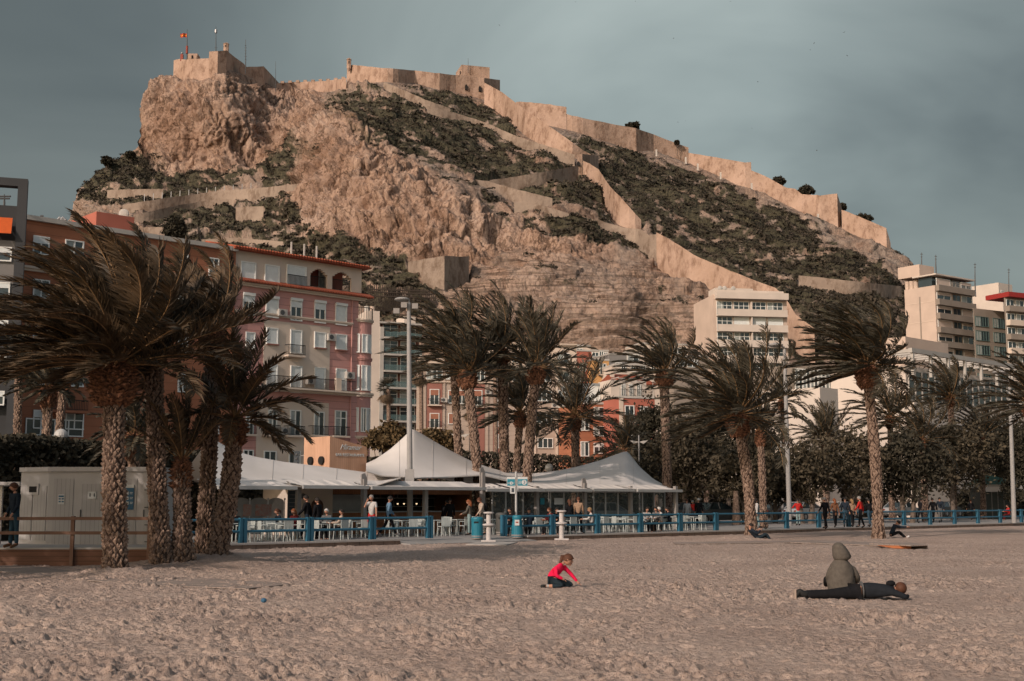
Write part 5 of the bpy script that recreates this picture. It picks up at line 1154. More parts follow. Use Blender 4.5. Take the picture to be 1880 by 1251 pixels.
TREES = [('large grey green evergreen nearest the right end of the tent', 1268, 838, 92, 72, 72, M_oak, 2), ('dark pine like tree behind the tall palm left of the white block', 1205, 785, 112, 48, 48, M_oak2, 1), ('dark bushy tree between the thick beach palm and the big evergreen', 1335, 800, 112, 60, 50, M_oak2, 1),
 ('round evergreen directly behind the thick beach palm', 1365, 866, 88, 66, 46, M_oak, 1), ('broad evergreen right of the lamp post on the sand', 1478, 864, 90, 70, 46, M_oak, 2), ('dense evergreen left of the tallest beach palm', 1560, 850, 92, 66, 58, M_oak, 1),
 ('shadowy evergreen right of the tallest beach palm', 1664, 854, 94, 64, 58, M_oak2, 2), ('tall evergreen left of the green roofed kiosk', 1745, 836, 106, 68, 66, M_oak, 1), ('evergreen rising behind the green roofed kiosk', 1836, 826, 120, 68, 62, M_oak2, 1), ('evergreen at the right picture edge', 1885, 850, 108, 50, 70, M_oak2, 1),
 ('dark shrubby tree between the second tent peak and the big evergreen', 1175, 838, 104, 46, 40, M_oak2, 2), ('low dark tree filling the gap behind the small far palm', 1225, 870, 108, 60, 46, M_oak2, 1), ('low evergreen left of the lamp post on the sand', 1422, 878, 92, 52, 38, M_oak2, 1),
 ('small ragged bush before the museum wall', 1400, 818, 104, 30, 26, M_oak2, 1)]
for i, (lb, px, py, Y, w_, h_, m, st) in enumerate(TREES): tree(lb, px, py, Y, w_, h_, 40 + i, m, leaf=.16, stems=st, group='evergreens behind the promenade')
tree('yellow brown bush behind the left slope of the tent peak', 715, 806, 88, 42, 22, 70, M_yb, name='shrub', cat='bush'); tree('yellow brown bush behind the right slope of the tent peak', 798, 818, 88, 48, 26, 71, M_yb, name='shrub', cat='bush')
tree('tall thin evergreen on the slope above the orange building', 321, 422, 300, 17, 26, 72, M_oak2, leaf=.45, name='hillside_tree')
for i, (px, py, w_, h_, lb) in enumerate([(1160, 232, 15, 5, 'flat topped pine on the ridge wall left of its corner'), (1243, 262, 4, 3, 'tiny bush on top of the ridge wall before the first step'), (1429, 334, 13, 7, 'pine behind the wavy ridge wall'), (1480, 351, 13, 8, 'round pine left of the square bastion'), (1546, 380, 6, 6, 'bush at the right side of the square bastion'), (1584, 402, 16, 7, 'low pine over the last ridge wall'), (196, 296, 10, 7, 'bush on the left skyline of the hill'), (240, 285, 8, 6, 'bush on the left skyline nearest the crag')]):
    Y = Dw(px, py + 20) + 6; tree(lb, px, py, Y, w_, h_, 80 + i, M_oak2, leaf=.5, name='ridge_pine', basez=P(px, py + 10, Y).z - 3)
def hedge(label, pts, Y0, Y1, seed, m=None, n=9000, leaf=.14, depth=2.0, name='hedge'):
    """pts: (px, top py) along the hedge; runs from depth Y0 to Y1"""
    rs = np.random.RandomState(seed); x = np.array([p[0] for p in pts], float); y = np.array([p[1] for p in pts], float)
    u = rs.uniform(x[0], x[-1], n); yt = np.interp(u, x, y) + 2.5 * perlin(u / 7, u * 0, u * 0 + seed); Y = Y0 + (Y1 - Y0) * (u - x[0]) / (x[-1] - x[0]) + rs.uniform(0, depth, n)
    T = world_arr(u, yt, Y); z = T[:, 2] * rs.uniform(.0, 1, n) ** .5
    p = np.stack([T[:, 0], Y, z], -1); base = np.array([p[:, 0].mean(), Y.mean(), 0]); v, f = rand_quads(p - base, leaf * rs.uniform(.6, 1.3, n), rs)
    t = thing(name, label, 'hedge', tuple(base)); np_mesh('foliage', v, f, m or M_oak2, t)
    # woody core so nothing shines through
    mb = MB(); a = P(x[0], 960, Y0 + depth * .6); b = P(x[-1], 960, Y1 + depth * .6); h0 = P(x[0], y[0], Y0).z * .72; h1 = P(x[-1], y[-1], Y1).z * .72
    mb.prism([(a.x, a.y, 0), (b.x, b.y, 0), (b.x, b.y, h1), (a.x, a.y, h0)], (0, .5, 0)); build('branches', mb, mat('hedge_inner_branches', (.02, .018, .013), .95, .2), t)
hedge('tall dark hedge behind the white cabin at the left', [(-40, 802), (60, 798), (130, 806), (190, 812), (300, 822), (430, 836)], 50, 62, 5, n=16000)
hedge('dark shaded hedge behind the windbreak panels', [(395, 850), (480, 862), (560, 872), (660, 880)], 66, 74, 8, n=12000)
hedge('dark clipped hedge behind the tents in the centre', [(560, 850), (700, 838), (800, 826), (850, 828), (950, 832), (1050, 838), (1120, 842), (1200, 846)], 82, 92, 6, n=16000)
hedge('low planting along the road at the right', [(1230, 905), (1400, 902), (1600, 900), (1900, 898)], 112, 130, 7, n=9000, leaf=.18)
# ============================================================ PROMENADE
PZ = .22
M_pave = mat('promenade_paving', (.30, .285, .27), .85, .08, .8, .01, 12); M_cop = mat('pale_coping', (.40, .37, .34), .85, .08, 1.0)
M_block = bands(mat('wall_blocks', (.25, .18, .14), .9, .15, 1.5, .02, 9), 'U', .62, .45, .05)
sx = lambda px, t=0, py=990: FW.pix(px, py, t)[0]
sa, sb_ = sx(735), sx(968); sE = sx(1905)
struct(build('promenade', MB().fbox(FW, -30, sa, .28, 60, -.1, PZ).fbox(FW, sa, sb_, 1.6, 60, -.1, PZ - .001).fbox(FW, sb_, sE + 90, .28, 60, -.1, PZ), M_pave))
m_ = MB(); m_.prism([FW.map(sa + .01, -.7, -.03), FW.map(sa + .01, 1.59, -.03), FW.map(sa + .01, 1.59, PZ - .01), FW.map(sa + .01, -.7, .03)], FW.u * (sb_ - sa - .02)); struct(build('ramp_pavement', m_, M_pave))
for a, b, lb in ((-24, sa, 'low block wall with pale coping under the left railing'), (sb_, sE + 70, 'long low block wall under the right hand railing')):
    t = thing('beach_wall', lb, 'wall', FW.map(a, 0, 0)); build('blocks', MB().fbox(FW, a, b, 0, .27, -.25, PZ - .06), M_block, t); build('coping', MB().fbox(FW, a, b, -.06, .31, PZ - .058, PZ + .012), M_cop, t)
G_road = mat('road_asphalt', (.055, .053, .05), .9, .1, .6)
struct(build('road', MB().fbox(FW, -30, 150, 22, 31, PZ + .004, PZ + .008), G_road))
M_blue = mat('blue_rail_paint', (.025, .115, .18), .5, .06, spec=.4)
def rail(label, posts, ext=0.0):
    t = thing('promenade_railing', label, 'railing', FW.map(sx(posts[0], .5), .5, PZ))
    ss = [sx(p, .5) for p in posts]
    for s in ss: build('post', MB().fbox(FW, s - .16, s - .035, .42, .58, PZ, PZ + .98).fbox(FW, s + .035, s + .16, .42, .58, PZ, PZ + .98).fbox(FW, s - .034, s + .034, .46, .54, PZ + .1, PZ + .9), M_blue, t)
    for i in range(len(ss) - 1):
        for z in (.9, .45): build('rail', MB().tube([FW.map(ss[i] + .16, .5, PZ + z), FW.map(ss[i + 1] - .16, .5, PZ + z)], .052, 8), M_blue, t)
rail('blue railing on the left in front of the walking men', [330, 445, 568, 683, 788])
rail('long blue railing on the right running past the trees', [925, 1014, 1097, 1176, 1249, 1315, 1384, 1445, 1504, 1559, 1612, 1661, 1709, 1754, 1797, 1838, 1877, 1912])
# ---------------------------------------------------------------- boardwalks
M_mat = mat('weathered_beach_matting', (.30, .24, .205), .95, .1, 1.2, col2=(.22, .178, .152)); bands(M_mat, 'X', .12, .6, .15)
def flat(name, label, cat, pix, z0, th, m):
    pts = [G(x, y, z0) for x, y in pix]; t = thing(name, label, cat, pts[0]); build('slats', MB().prism(pts, (0, 0, th)), m, t); return t
flat('beach_matting', 'slatted walkway lying on the sand in front of the lone palm', 'walkway', [(-60, 1032), (60, 1040), (180, 1056), (400, 1064), (541, 1073), (452, 1082), (300, 1076), (150, 1066), (-60, 1044)], .008, .016, M_mat)
flat('beach_matting', 'thin dark walkway strip on the sand in front of the two right palms', 'walkway', [(1235, 997), (1500, 993), (1680, 1000), (1620, 1003), (1450, 997), (1240, 1000)], .02, .03, M_mat)
a = G(1640, 1008.5, 0); M_ply = mat('orange_timber_board', (.46, .165, .07), .8, .12, 3)
t = thing('timber_platform', 'raised end of the far walkway with an orange timber edge', 'platform', a); Y = a.y
build('edge_board', MB().prism([P(1610, 1001.5, Y), P(1673, 1002.5, Y), P(1673, 1008, Y), P(1640, 1007, Y)], (0, .08, 0)), M_ply, t)
build('deck_slats', MB().prism([G(1596, 999.5, .13), G(1668, 997.5, .13), G(1703, 1002.5, .13), G(1673, 1003.2, .135)], (0, 0, .04)), M_mat, t)
c_ = G(1703, 1002.5, .13); build('frame', MB().prism([P(1673.3, 1003.5, Y + .1), (c_.x, c_.y, .13), (c_.x, c_.y, .02), P(1673.3, 1008, Y + .1)], (0, .06, 0)), M_dwood, t)
# ---------------------------------------------------------------- timber deck and white cabin
M_deck = bands(mat('brown_deck_timber', (.17, .085, .055), .8, .15, 3, .01, 20, stretch=(.2, .2, 2)), 'Z', .14, .35, .08); M_post = mat('rail_timber', (.20, .115, .08), .8, .12, 3)
DY = G(0, 1040).y; DZ = .50
X = lambda px, Y: (px - CX) / FPX * Y * 1.0
t = thing('timber_deck', 'brown timber deck with a two bar railing at the left', 'deck', (X(100, DY), DY, 0))
xr = P(277, 1000, DY).x; xl = P(-80, 1000, DY).x
build('deck_face', MB().box(xl, xr, DY, DY + .08, -.1, DZ - .02), M_deck, t); build('deck_floor', MB().box(xl, xr, DY - .03, DY + 8, DZ - .019, DZ + .03), M_cop, t)
for px in (-45, 134, 275): x = P(px, 1000, DY).x; build('post', MB().box(x - .05, x + .05, DY - .12, DY - .031, -.1, DZ + .93), M_post, t)
for z in (.88, .47): build('rail', MB().box(xl, xr + .02, DY - .2, DY - .121, DZ + z - .06, DZ + z + .03), M_post, t)
M_cab = mat('white_cabin_paint', (.42, .405, .395), .75, .05, 1); M_cabv = bands(mat('white_cabin_boards', (.38, .368, .358), .75, .05, 1), 'X', .135, .55, .07)
cY = DY + 2.6; k = cY / FPX
c0 = P(84, 1000, cY); zt = P(84, 860, cY).z; x1 = P(278, 1000, cY).x; z0 = DZ + .031
xl0 = P(33, 1000, cY + .75).x; a_l = math.degrees(math.atan2(.75 * 1.0, c0.x - xl0))
cb = thing('changing_cabin', 'white boarded beach cabin with doors, notices and a small side window', 'cabin', (c0.x, cY, z0))
build('body', MB().prism([(c0.x, cY, z0), (x1, cY, z0), (x1 + .3, cY + 2.4, z0), (xl0 + .5, cY + 2.9, z0), (xl0, cY + .75, z0)], (0, 0, zt - z0)), M_cab, cb)
build('roof_edge', MB().prism([(c0.x - .02, cY - .06, zt - .1), (x1 + .05, cY - .06, zt - .1), (x1 + .35, cY + 2.45, zt - .1), (xl0 + .45, cY + 2.95, zt - .1), (xl0 - .06, cY + .72, zt - .1)], (0, 0, .14)), M_cab, cb)
def cbox(x0, y0, x1_, y1, d, Yb=None):
    Yb = cY if Yb is None else Yb; a = P(x0, y1, Yb); b = P(x1_, y0, Yb); return MB().box(a.x, b.x, Yb - d, Yb - .004, a.z, b.z)
for x0, xx in ((94, 136), (231, 252)): build('boarded_panel', cbox(x0, 879, xx, 1003, .02), M_cabv, cb)
for x0, xx in ((146, 200), (262, 277)):
    d = build('door', cbox(x0, 889, xx, 1003, .035), M_cabv, cb)
    build('door_handle', cbox(x0 + 1.5, 936, x0 + 3.5, 950, .07), M_dsteel, d)
    for y in (899, 931, 963, 994): build('hinge', cbox(xx - 11, y, xx - 3, y + 1.8, .06), M_dsteel, d)
FL = Frame((c0.x, cY), math.degrees(math.atan2(.75, xl0 - c0.x)), -1)     # left face, s runs away to the left
w_l = math.hypot(.75, xl0 - c0.x)
for s0, s1 in ((.05, w_l * .46), (w_l * .54, w_l - .05)): build('side_panel', MB().fbox(FL, s0, s1, -.025, -.004, z0 + .12, zt - .55), M_cabv, cb)
wn = build('side_window', MB().fbox(FL, w_l * .30, w_l * .68, -.06, -.026, zt - .82, zt - .48), M_cab, cb); build('window_opening', MB().fbox(FL, w_l * .36, w_l * .62, -.075, -.061, zt - .74, zt - .56), M_dark, wn)
M_sign = mat('sign_white', (.52, .53, .52), .6, .03); M_sblue = mat('sign_blue', (.035, .11, .19), .6, .04); M_ink = mat('sign_ink', (.05, .06, .07), .7, .02); M_teal = mat('sign_teal', (.02, .20, .27), .6, .04)
def text(s, x, y, z, size, m, parent, name='lettering', rot=(R(90), 0, 0), shear=0.0, ext=.004, align='CENTER', sx_=1.0):
    cu = bpy.data.curves.new('txt', 'FONT'); cu.body = s; cu.size = size; cu.extrude = ext; cu.align_x = align; cu.shear = shear; cu.resolution_u = 3
    o = bpy.data.objects.new('txt', cu); COL.objects.link(o); dg = bpy.context.evaluated_depsgraph_get(); me = bpy.data.meshes.new_from_object(o.evaluated_get(dg)); bpy.data.objects.remove(o)
    me.name = name; off = root_of(parent).location; M = Matrix.Translation(Vector((x, y, z)) - off) @ Matrix.Rotation(rot[2], 4, 'Z') @ Matrix.Rotation(rot[0], 4, 'X') @ Matrix.Scale(sx_, 4, (1, 0, 0)); me.transform(M)
    me.materials.clear(); return link(name, me, m, parent)
n1 = build('notice', cbox(107, 908, 119.5, 926, .04), M_sign, cb); build('notice_print', cbox(108.5, 910, 118, 913, .045).add(cbox(108.5, 915, 112.5, 917.5, .045)).add(cbox(114, 915, 118, 917.5, .045)).add(cbox(108.5, 920, 112.5, 922.5, .045)).add(cbox(114, 920, 118, 922.5, .045)), M_sblue, n1)
n2 = build('toilet_sign', cbox(162, 903, 178, 916, .06), M_sign, cb); a = P(170, 909, cY)
fig = MB(); s_ = k * 1.0
for dx in (-3.4, 4.2): fig.ball((a.x + dx * s_, cY - .065, a.z + 2.6 * s_), .9 * s_, 8, 5, (1, .2, 1)); fig.box(a.x + (dx - 1) * s_, a.x + (dx + 1) * s_, cY - .07, cY - .061, a.z - 3 * s_, a.z + 1.7 * s_)
build('pictogram', fig, M_ink, n2)
n3 = build('information_board', cbox(229, 890, 247, 936, .045), M_sblue, cb); build('board_header', cbox(229, 890, 247, 896, .05), M_sign, n3)
for y in (903, 912, 921): build('board_icon', cbox(232, y, 237, y + 6, .052), M_sign, n3); build('board_text', cbox(239, y + 1, 245, y + 2, .05).add(cbox(239, y + 3.5, 244, y + 4.5, .05)), M_sign, n3)
t = thing('shade_canopy', 'pale flat canopy edge left of the white cabin', 'canopy', P(0, 886, cY + 2)); Yc = cY + 2; a = P(-90, 898, Yc); b = P(36, 885, Yc)
build('canopy_edge', MB().box(a.x, b.x, Yc, Yc + 3, a.z + .12, b.z), M_cab, t); build('support', MB().box(a.x + 1.5, a.x + 1.6, Yc + .2, Yc + .3, PZ, a.z + .119), M_steel, t)

# ============================================================ RESTAURANT
M_tent = mat('tent_fabric', (.64, .60, .565), .8, .05, .35, col2=(.55, .515, .48)); M_seam = mat('tent_seam', (.50, .465, .43), .85, .03)
def membrane(label, front, crest, tf, tcst, tb, zb=None, n=64, seams=9):
    f = np.array(front, float); c = np.array(crest, float)
    def samp(a, n):
        d = np.r_[0, np.cumsum(np.hypot(np.diff(a[:, 0]), np.diff(a[:, 1])))]; return None
    u = np.linspace(0, 1, n); xf = np.interp(u, [0, 1], [f[0, 0], f[-1, 0]]); yf = np.interp(xf, f[:, 0], f[:, 1]); xc = np.interp(u, [0, 1], [c[0, 0], c[-1, 0]]); yc = np.interp(xc, c[:, 0], c[:, 1])
    def W(px, py, t): s, z = FW.pix(px, py, t); return np.array(FW.map(s, t, z))
    FR = np.array([W(xf[i], yf[i], tf) for i in range(n)]); CR = np.array([W(xc[i], yc[i], tcst) for i in range(n)])
    rows = []
    for v in np.linspace(0, 1, 13):
        r = FR * (1 - v) + CR * v; h = CR[:, 2] - FR[:, 2]; r[:, 2] -= h * v * (1 - v) * .55; rows.append(r)
    for v in np.linspace(0, 1, 10)[1:]:
        nb = np.array([-FW.u.y, FW.u.x, 0]) * (tb - tcst); r = CR + nb * v; h = CR[:, 2] - FR[:, 2]; r[:, 2] = CR[:, 2] - h * (1 - (1 - v) ** 1.6); rows.append(r)
    A = np.array(rows); base = A[0, n // 2].copy(); base[2] = PZ
    t = thing('tent_canopy', label, 'tent', tuple(base)); idx = np.arange(A.shape[0] * n).reshape(A.shape[0], n)
    F = np.stack([idx[:-1, :-1], idx[:-1, 1:], idx[1:, 1:], idx[1:, :-1]], -1).reshape(-1, 4)
    np_mesh('membrane', (A - base).reshape(-1, 3), F, M_tent, t, smooth=True)
    mb = MB()
    for k in range(1, seams):
        i = int(k * (n - 1) / seams); mb.tube([Vector(A[j, i] - base + np.array([0, -.012, .012])) for j in range(13)], .007, 4)
    build('seams', mb, M_seam, t, world=False)
    build('edge_cable', MB().tube([Vector(p - base) for p in A[0]], .035, 5), M_seam, t, world=False)
    return t
membrane('long low left tent roof sloping down behind the palm clump', [(380, 893), (425, 894), (500, 894), (560, 894), (640, 895), (690, 892), (735, 878)], [(385, 802), (405, 814), (430, 828), (470, 839), (520, 848), (560, 853), (610, 859), (670, 867), (735, 874)], 4, 8.5, 13, seams=6)
membrane('big double peaked tent roof in the centre', [(672, 866), (700, 874), (760, 878), (820, 877), (882, 873), (900, 876), (925, 882), (950, 887), (1000, 893), (1100, 895), (1224, 894)],
         [(672, 851), (690, 843), (715, 826), (740, 804), (757, 787), (775, 797), (800, 812), (830, 829), (870, 849), (900, 859), (925, 866), (975, 870), (1020, 865), (1060, 857), (1100, 846), (1130, 835), (1150, 828), (1158, 836), (1175, 858), (1200, 880), (1224, 893)], 6, 10, 14, n=100, seams=9)
M_alu = mat('pale_metal_frame', (.42, .42, .41), .5, .04, metal=.3); M_grmast = mat('grey_mast', (.26, .24, .225), .6, .06)
def fpole(label, px, ytop, t_, w_=.16, name='tent_mast', fin=False, ybase=None):
    s, zt = FW.pix(px, ytop, t_); th = thing(name, label, 'post', FW.map(s, t_, PZ))
    build('shaft', MB().fbox(FW, s - w_ / 2, s + w_ / 2, t_ - w_ / 2, t_ + w_ / 2, PZ, zt), M_grmast, th)
    if fin: build('fin_top', MB().prism([FW.map(s - w_ * .8, t_, zt - .9), FW.map(s + w_ * .8, t_, zt - .9), FW.map(s + w_ * .8, t_, zt + .05), FW.map(s + w_ * .2, t_, zt + .28), FW.map(s - w_ * .8, t_, zt + .22)], FW.n * .06), M_grmast, th)
    return th
for px, yt, lb, tt_, fin in [(548, 893, 'grey post beside the tall menu board', 4.2, False), (669, 880, 'grey post between the wood kiosk and the man in red shorts', 4.2, True), (781, 893, 'grey post in front of the bar opening', 4.2, False), (886, 868, 'tallest grey tent mast at the right end of the bar', 5.0, True),
                             (985, 893, 'grey post behind the numbered signpost', 5.0, False), (1073, 887, 'grey finned mast beside the man in the beige jumper', 5.0, True), (1157, 893, 'grey post in the glazed right wing', 5.0, False), (1240, 893, 'leaning end post of the restaurant tent', 4.4, False)]:
    fpole(lb, px, yt, tt_, .2, fin=fin)
def awning(label, x0, x1, y0, y1, tf, tb=None):
    s0, zf = FW.pix(x0, y1, tf); s1, _ = FW.pix(x1, y1, tf); zf = FW.pix((x0 + x1) / 2, y1, tf)[1]; zb = zf + .42; tb = tb or tf + 1.8
    t = thing('awning', label, 'awning', FW.map((s0 + s1) / 2, tf, zf)); n = 14; mb = MB()
    for i in range(n + 1):
        s = s0 + (s1 - s0) * i / n; w_ = .035 * math.sin(i * 2.2); mb.v += [FW.map(s, tf, zf + .1), FW.map(s, (tf + tb) / 2, zf + .24 + w_), FW.map(s, tb, zb)]
    for i in range(n): a = i * 3; mb.f += [(a, a + 3, a + 4, a + 1), (a + 1, a + 4, a + 5, a + 2)]
    build('cloth', mb, M_tent, t); build('front_bar', MB().fbox(FW, s0, s1, tf - .06, tf + .06, zf - .02, zf + .13), M_alu, t)
    for s in (s0 + .3, s1 - .3): build('folding_arm', MB().tube([FW.map(s, tf, zf + .03), FW.map(s - .3, (tf + tb) / 2, zf + .12), FW.map(s, tb, zb - .05)], .03, 5), M_grmast, t)
for q in [('left awning edge over the windbreak panels', 400, 545, 893, 898, 3.2), ('awning over the porthole door', 556, 676, 893, 897, 3.2), ('wide awning over the bar counter', 682, 892, 893, 899, 3.6), ('awning left of the numbered sign', 893, 945, 893, 902, 4.4), ('awning just right of the numbered sign', 950, 1000, 893, 902, 4.4), ('awning left of the finned mast', 1001, 1086, 893, 902, 4.4),
          ('awning right of the finned mast', 1089, 1168, 893, 902, 4.4), ('last awning with a projecting bar at the tent end', 1170, 1252, 895, 903, 4.2)]: awning(*q)
# kiosk
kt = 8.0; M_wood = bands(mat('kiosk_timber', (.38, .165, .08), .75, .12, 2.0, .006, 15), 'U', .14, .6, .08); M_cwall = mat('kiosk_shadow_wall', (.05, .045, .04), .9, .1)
ks0, ks1 = sx(606, kt), sx(862, kt); kz = FW.pix(700, 897, kt)[1]
kk_ = thing('bar_kiosk', 'open fronted timber bar kiosk under the tents', 'kiosk', FW.map(ks0, kt, PZ))
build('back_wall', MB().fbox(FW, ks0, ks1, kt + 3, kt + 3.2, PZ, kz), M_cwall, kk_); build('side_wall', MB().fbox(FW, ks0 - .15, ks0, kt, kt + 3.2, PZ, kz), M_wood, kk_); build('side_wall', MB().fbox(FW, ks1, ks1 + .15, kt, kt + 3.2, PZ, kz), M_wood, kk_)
build('fascia', MB().fbox(FW, ks0 - .16, ks1 + .16, kt - .05, kt + 3.3, kz + .003, kz + .35).fbox(FW, ks0, ks1, kt, kt + .1, kz - .3, kz), M_wood, kk_)
co = build('counter', MB().fbox(FW, ks0 + .01, ks1 - .01, kt, kt + .5, PZ, PZ + 1.05), M_wood, kk_); build('counter_top', MB().fbox(FW, ks0 - .05, ks1 + .05, kt - .12, kt + .62, PZ + 1.052, PZ + 1.11), M_alu, co)
for i in range(3): build('shelf', MB().fbox(FW, ks0 + 3, ks1 - .2, kt + 2.6, kt + 2.99, PZ + 1.3 + i * .45, PZ + 1.34 + i * .45), M_alu, kk_)
build('steel_panel', MB().fbox(FW, ks0 + .3, ks0 + 2.6, kt + 1.0, kt + 1.1, PZ + 1.12, kz - .31), M_steel, kk_)
rr = random.Random(4); BM = [mat('bottle_' + n, c, .25, .05, spec=.6) for n, c in (('green', (.03, .07, .03)), ('amber', (.20, .07, .02)), ('clear', (.35, .38, .38)), ('red', (.25, .03, .02)))]
b0 = None
for i in range(34):
    sh = i % 3; s = ks0 + 3.3 + (ks1 - ks0 - 4) * ((i // 3) + rr.random() * .5) / 12; p = FW.map(s, kt + 2.75, PZ + 1.341 + sh * .45); h = rr.uniform(.24, .31)
    o = build('bottle', MB().lathe((0, 0, 0), [(0, .04), (h * .6, .04), (h * .75, .015), (h, .015)], 8), BM[i % 4], None, world=False); o.location = p
    tag(o, '%s bottle, %s%s place from the left on the %s bar shelf' % (('green', 'amber', 'clear', 'red')[i % 4], i // 3 + 1, ('st', 'nd', 'rd')[i // 3] if i // 3 < 3 else 'th', ('bottom', 'middle', 'top')[sh]), 'bottle', 'bottles on the bar shelves')
for i in range(4):
    p = FW.map(ks0 + 5.2 + i * .42, kt + 1.4, kz - .75); t = thing('pendant_lamp', '%s of the four small warm lamps hanging over the bar' % ('leftmost', 'second from left', 'third from left', 'rightmost')[i], 'lamp', p, 0, 'hanging bar lamps')
    build('shade', MB().lathe((0, 0, 0), [(0, .09), (.12, .06), (.18, .02)], 10), M_dsteel, t, world=False); build('bulb', MB().ball((0, 0, -.02), .05, 8, 6), mat('warm_bulb', (.8, .6, .4), .5, 0, emit=((1, .72, .42), 1.5)), t, world=False); build('cable', MB().tube([(0, 0, .18), (0, 0, .74)], .008, 4), M_dsteel, t, world=False)
# white service front with porthole and round dark door
a0, a1 = sx(565, kt - .4), sx(604, kt - .4)
sv = thing('service_block', 'white service block with porthole and round topped brown door', 'kiosk', FW.map(a0, kt - .4, PZ)); ztp = FW.pix(600, 898, kt - .4)[1]
build('wall', MB().fbox(FW, sx(552, kt - .4), ks0 - .17, kt - .4, kt + 3, PZ, ztp), M_wall_w, sv)
def disc(px, py, rpx, t_, m, name, parent, half=False):
    s, z = FW.pix(px, py, t_); r = rpx * (FW.map(s, t_, 0).y) / FPX; pts = []
    if half: pts = [FW.map(s - r, t_, PZ + .02), FW.map(s + r, t_, PZ + .02)] + [FW.map(s + r * math.cos(R(q)), t_, z + r * math.sin(R(q))) for q in range(0, 181, 15)]
    else: pts = [FW.map(s + r * math.cos(R(q)), t_, z + r * math.sin(R(q))) for q in range(0, 360, 20)]
    return build(name, MB().prism(pts, FW.n * .1), m, parent)
disc(557, 911, 5, kt - .46, M_dsteel, 'porthole', sv); disc(583, 930, 13, kt - .46, mat('brown_door', (.09, .045, .03), .6, .1), 'round_door', sv, True)
mnu = thing('menu_board', 'tall dark menu board with pale lines under the left tent', 'sign', FW.map(sx(537, 5), 5, PZ)); s0, s1 = sx(528, 5), sx(545, 5); ztm = FW.pix(536, 901, 5)[1]
build('board', MB().fbox(FW, s0, s1, 5, 5.08, PZ + .3, ztm), M_ink, mnu); build('header', MB().fbox(FW, s0, s1, 4.98, 5.09, ztm + .002, ztm + .12), M_wall_w, mnu)
for i in range(7): build('menu_line', MB().fbox(FW, s0 + .05, s1 - .07, 4.985, 4.999, ztm - .2 - i * .17, ztm - .18 - i * .17), M_grmast, mnu)
M_frost = mat('frosted_panel', (.26, .25, .23), .4, .1, 3.0, alpha=.8); M_food = mat('food_picture', (.30, .12, .08), .6, .2, 9.0, col2=(.26, .22, .19))
for i, (x0, x1) in enumerate(((424, 456), (458, 490), (491, 520))):
    s0, s1 = sx(x0, 4.6), sx(x1, 4.6); zt_ = FW.pix(440, 922, 4.6)[1]; zc = FW.pix(440, 914, 4.6)[1] - zt_
    pts = [FW.map(s0, 4.6, PZ + .35), FW.map(s1, 4.6, PZ + .35)] + [FW.map((s0 + s1) / 2 + (s1 - s0) / 2 * math.cos(R(q)), 4.6, zt_ + zc * math.sin(R(q))) for q in range(0, 181, 18)]
    t = thing('windbreak_panel', ('arched windbreak panel with food picture, left of three', 'middle arched windbreak panel with food picture', 'plain arched windbreak panel nearest the menu board')[i], 'screen', FW.map(s0, 4.6, PZ), 0, 'arched windbreak panels')
    build('panel', MB().prism(pts, FW.n * .02), M_frost, t)
    if i < 2: build('picture', MB().fbox(FW, s0 + .25 + .3 * (1 - i), s0 + .95 + .1 * i, 4.57, 4.595, zt_ - .6, zt_ - .1), M_food, t)
    for s in (s0 - .03, s1 + .03): build('post', MB().tube([FW.map(s, 4.6, PZ), FW.map(s, 4.6, zt_ + .1)], .022, 6), M_alu, t); build('finial', MB().ball(FW.map(s, 4.6, zt_ + .13), .045, 8, 6), M_alu, t)
# glazed right wing
M_gl2 = mat('clear_screen_glass', (.10, .13, .13), .06, .03, spec=.6, alpha=.28)
zg = FW.pix(1070, 903, 5.4)[1]
ps = [903, 928, 960, 984, 1010, 1035, 1060, 1090, 1112, 1135, 1158, 1180, 1202, 1222]
for i in range(len(ps) - 1):
    s0, s1 = sx(ps[i], 5.4), sx(ps[i + 1], 5.4)
    t = thing('glass_screen', 'white framed glass screen of the right wing, number %d from the left mast' % (i + 1) if False else 'white framed glass screen %s' % (['touching the bar end', 'behind the dark bin', 'behind the numbered signpost', 'with a small blue notice', 'with a white notice', 'left of the long haired woman', 'behind the woman in black', 'right of the finned mast', 'behind the seated blond guest', 'left of the grey wing post', 'right of the grey wing post', 'behind the last group of guests', 'at the very end of the tent'][i]), 'screen', FW.map(s0, 5.4, PZ), 0, 'glass screens of the right wing')
    build('glass', MB().fbox(FW, s0 + .05, s1 - .05, 5.4, 5.42, PZ + .06, zg - .06), M_gl2, t)
    build('frame', MB().fbox(FW, s0, s0 + .05, 5.37, 5.45, PZ, zg).fbox(FW, s1 - .05, s1 - .002, 5.37, 5.45, PZ, zg).fbox(FW, s0 + .051, s1 - .052, 5.38, 5.44, PZ, PZ + .05).fbox(FW, s0 + .051, s1 - .052, 5.38, 5.44, zg - .05, zg), M_alu, t)
    if i in (3, 4): build('notice', MB().fbox(FW, s0 + .3, s0 + (.6 if i == 3 else .95), 5.36, 5.369, zg - .7, zg - .35), M_teal if i == 3 else M_sign, t)
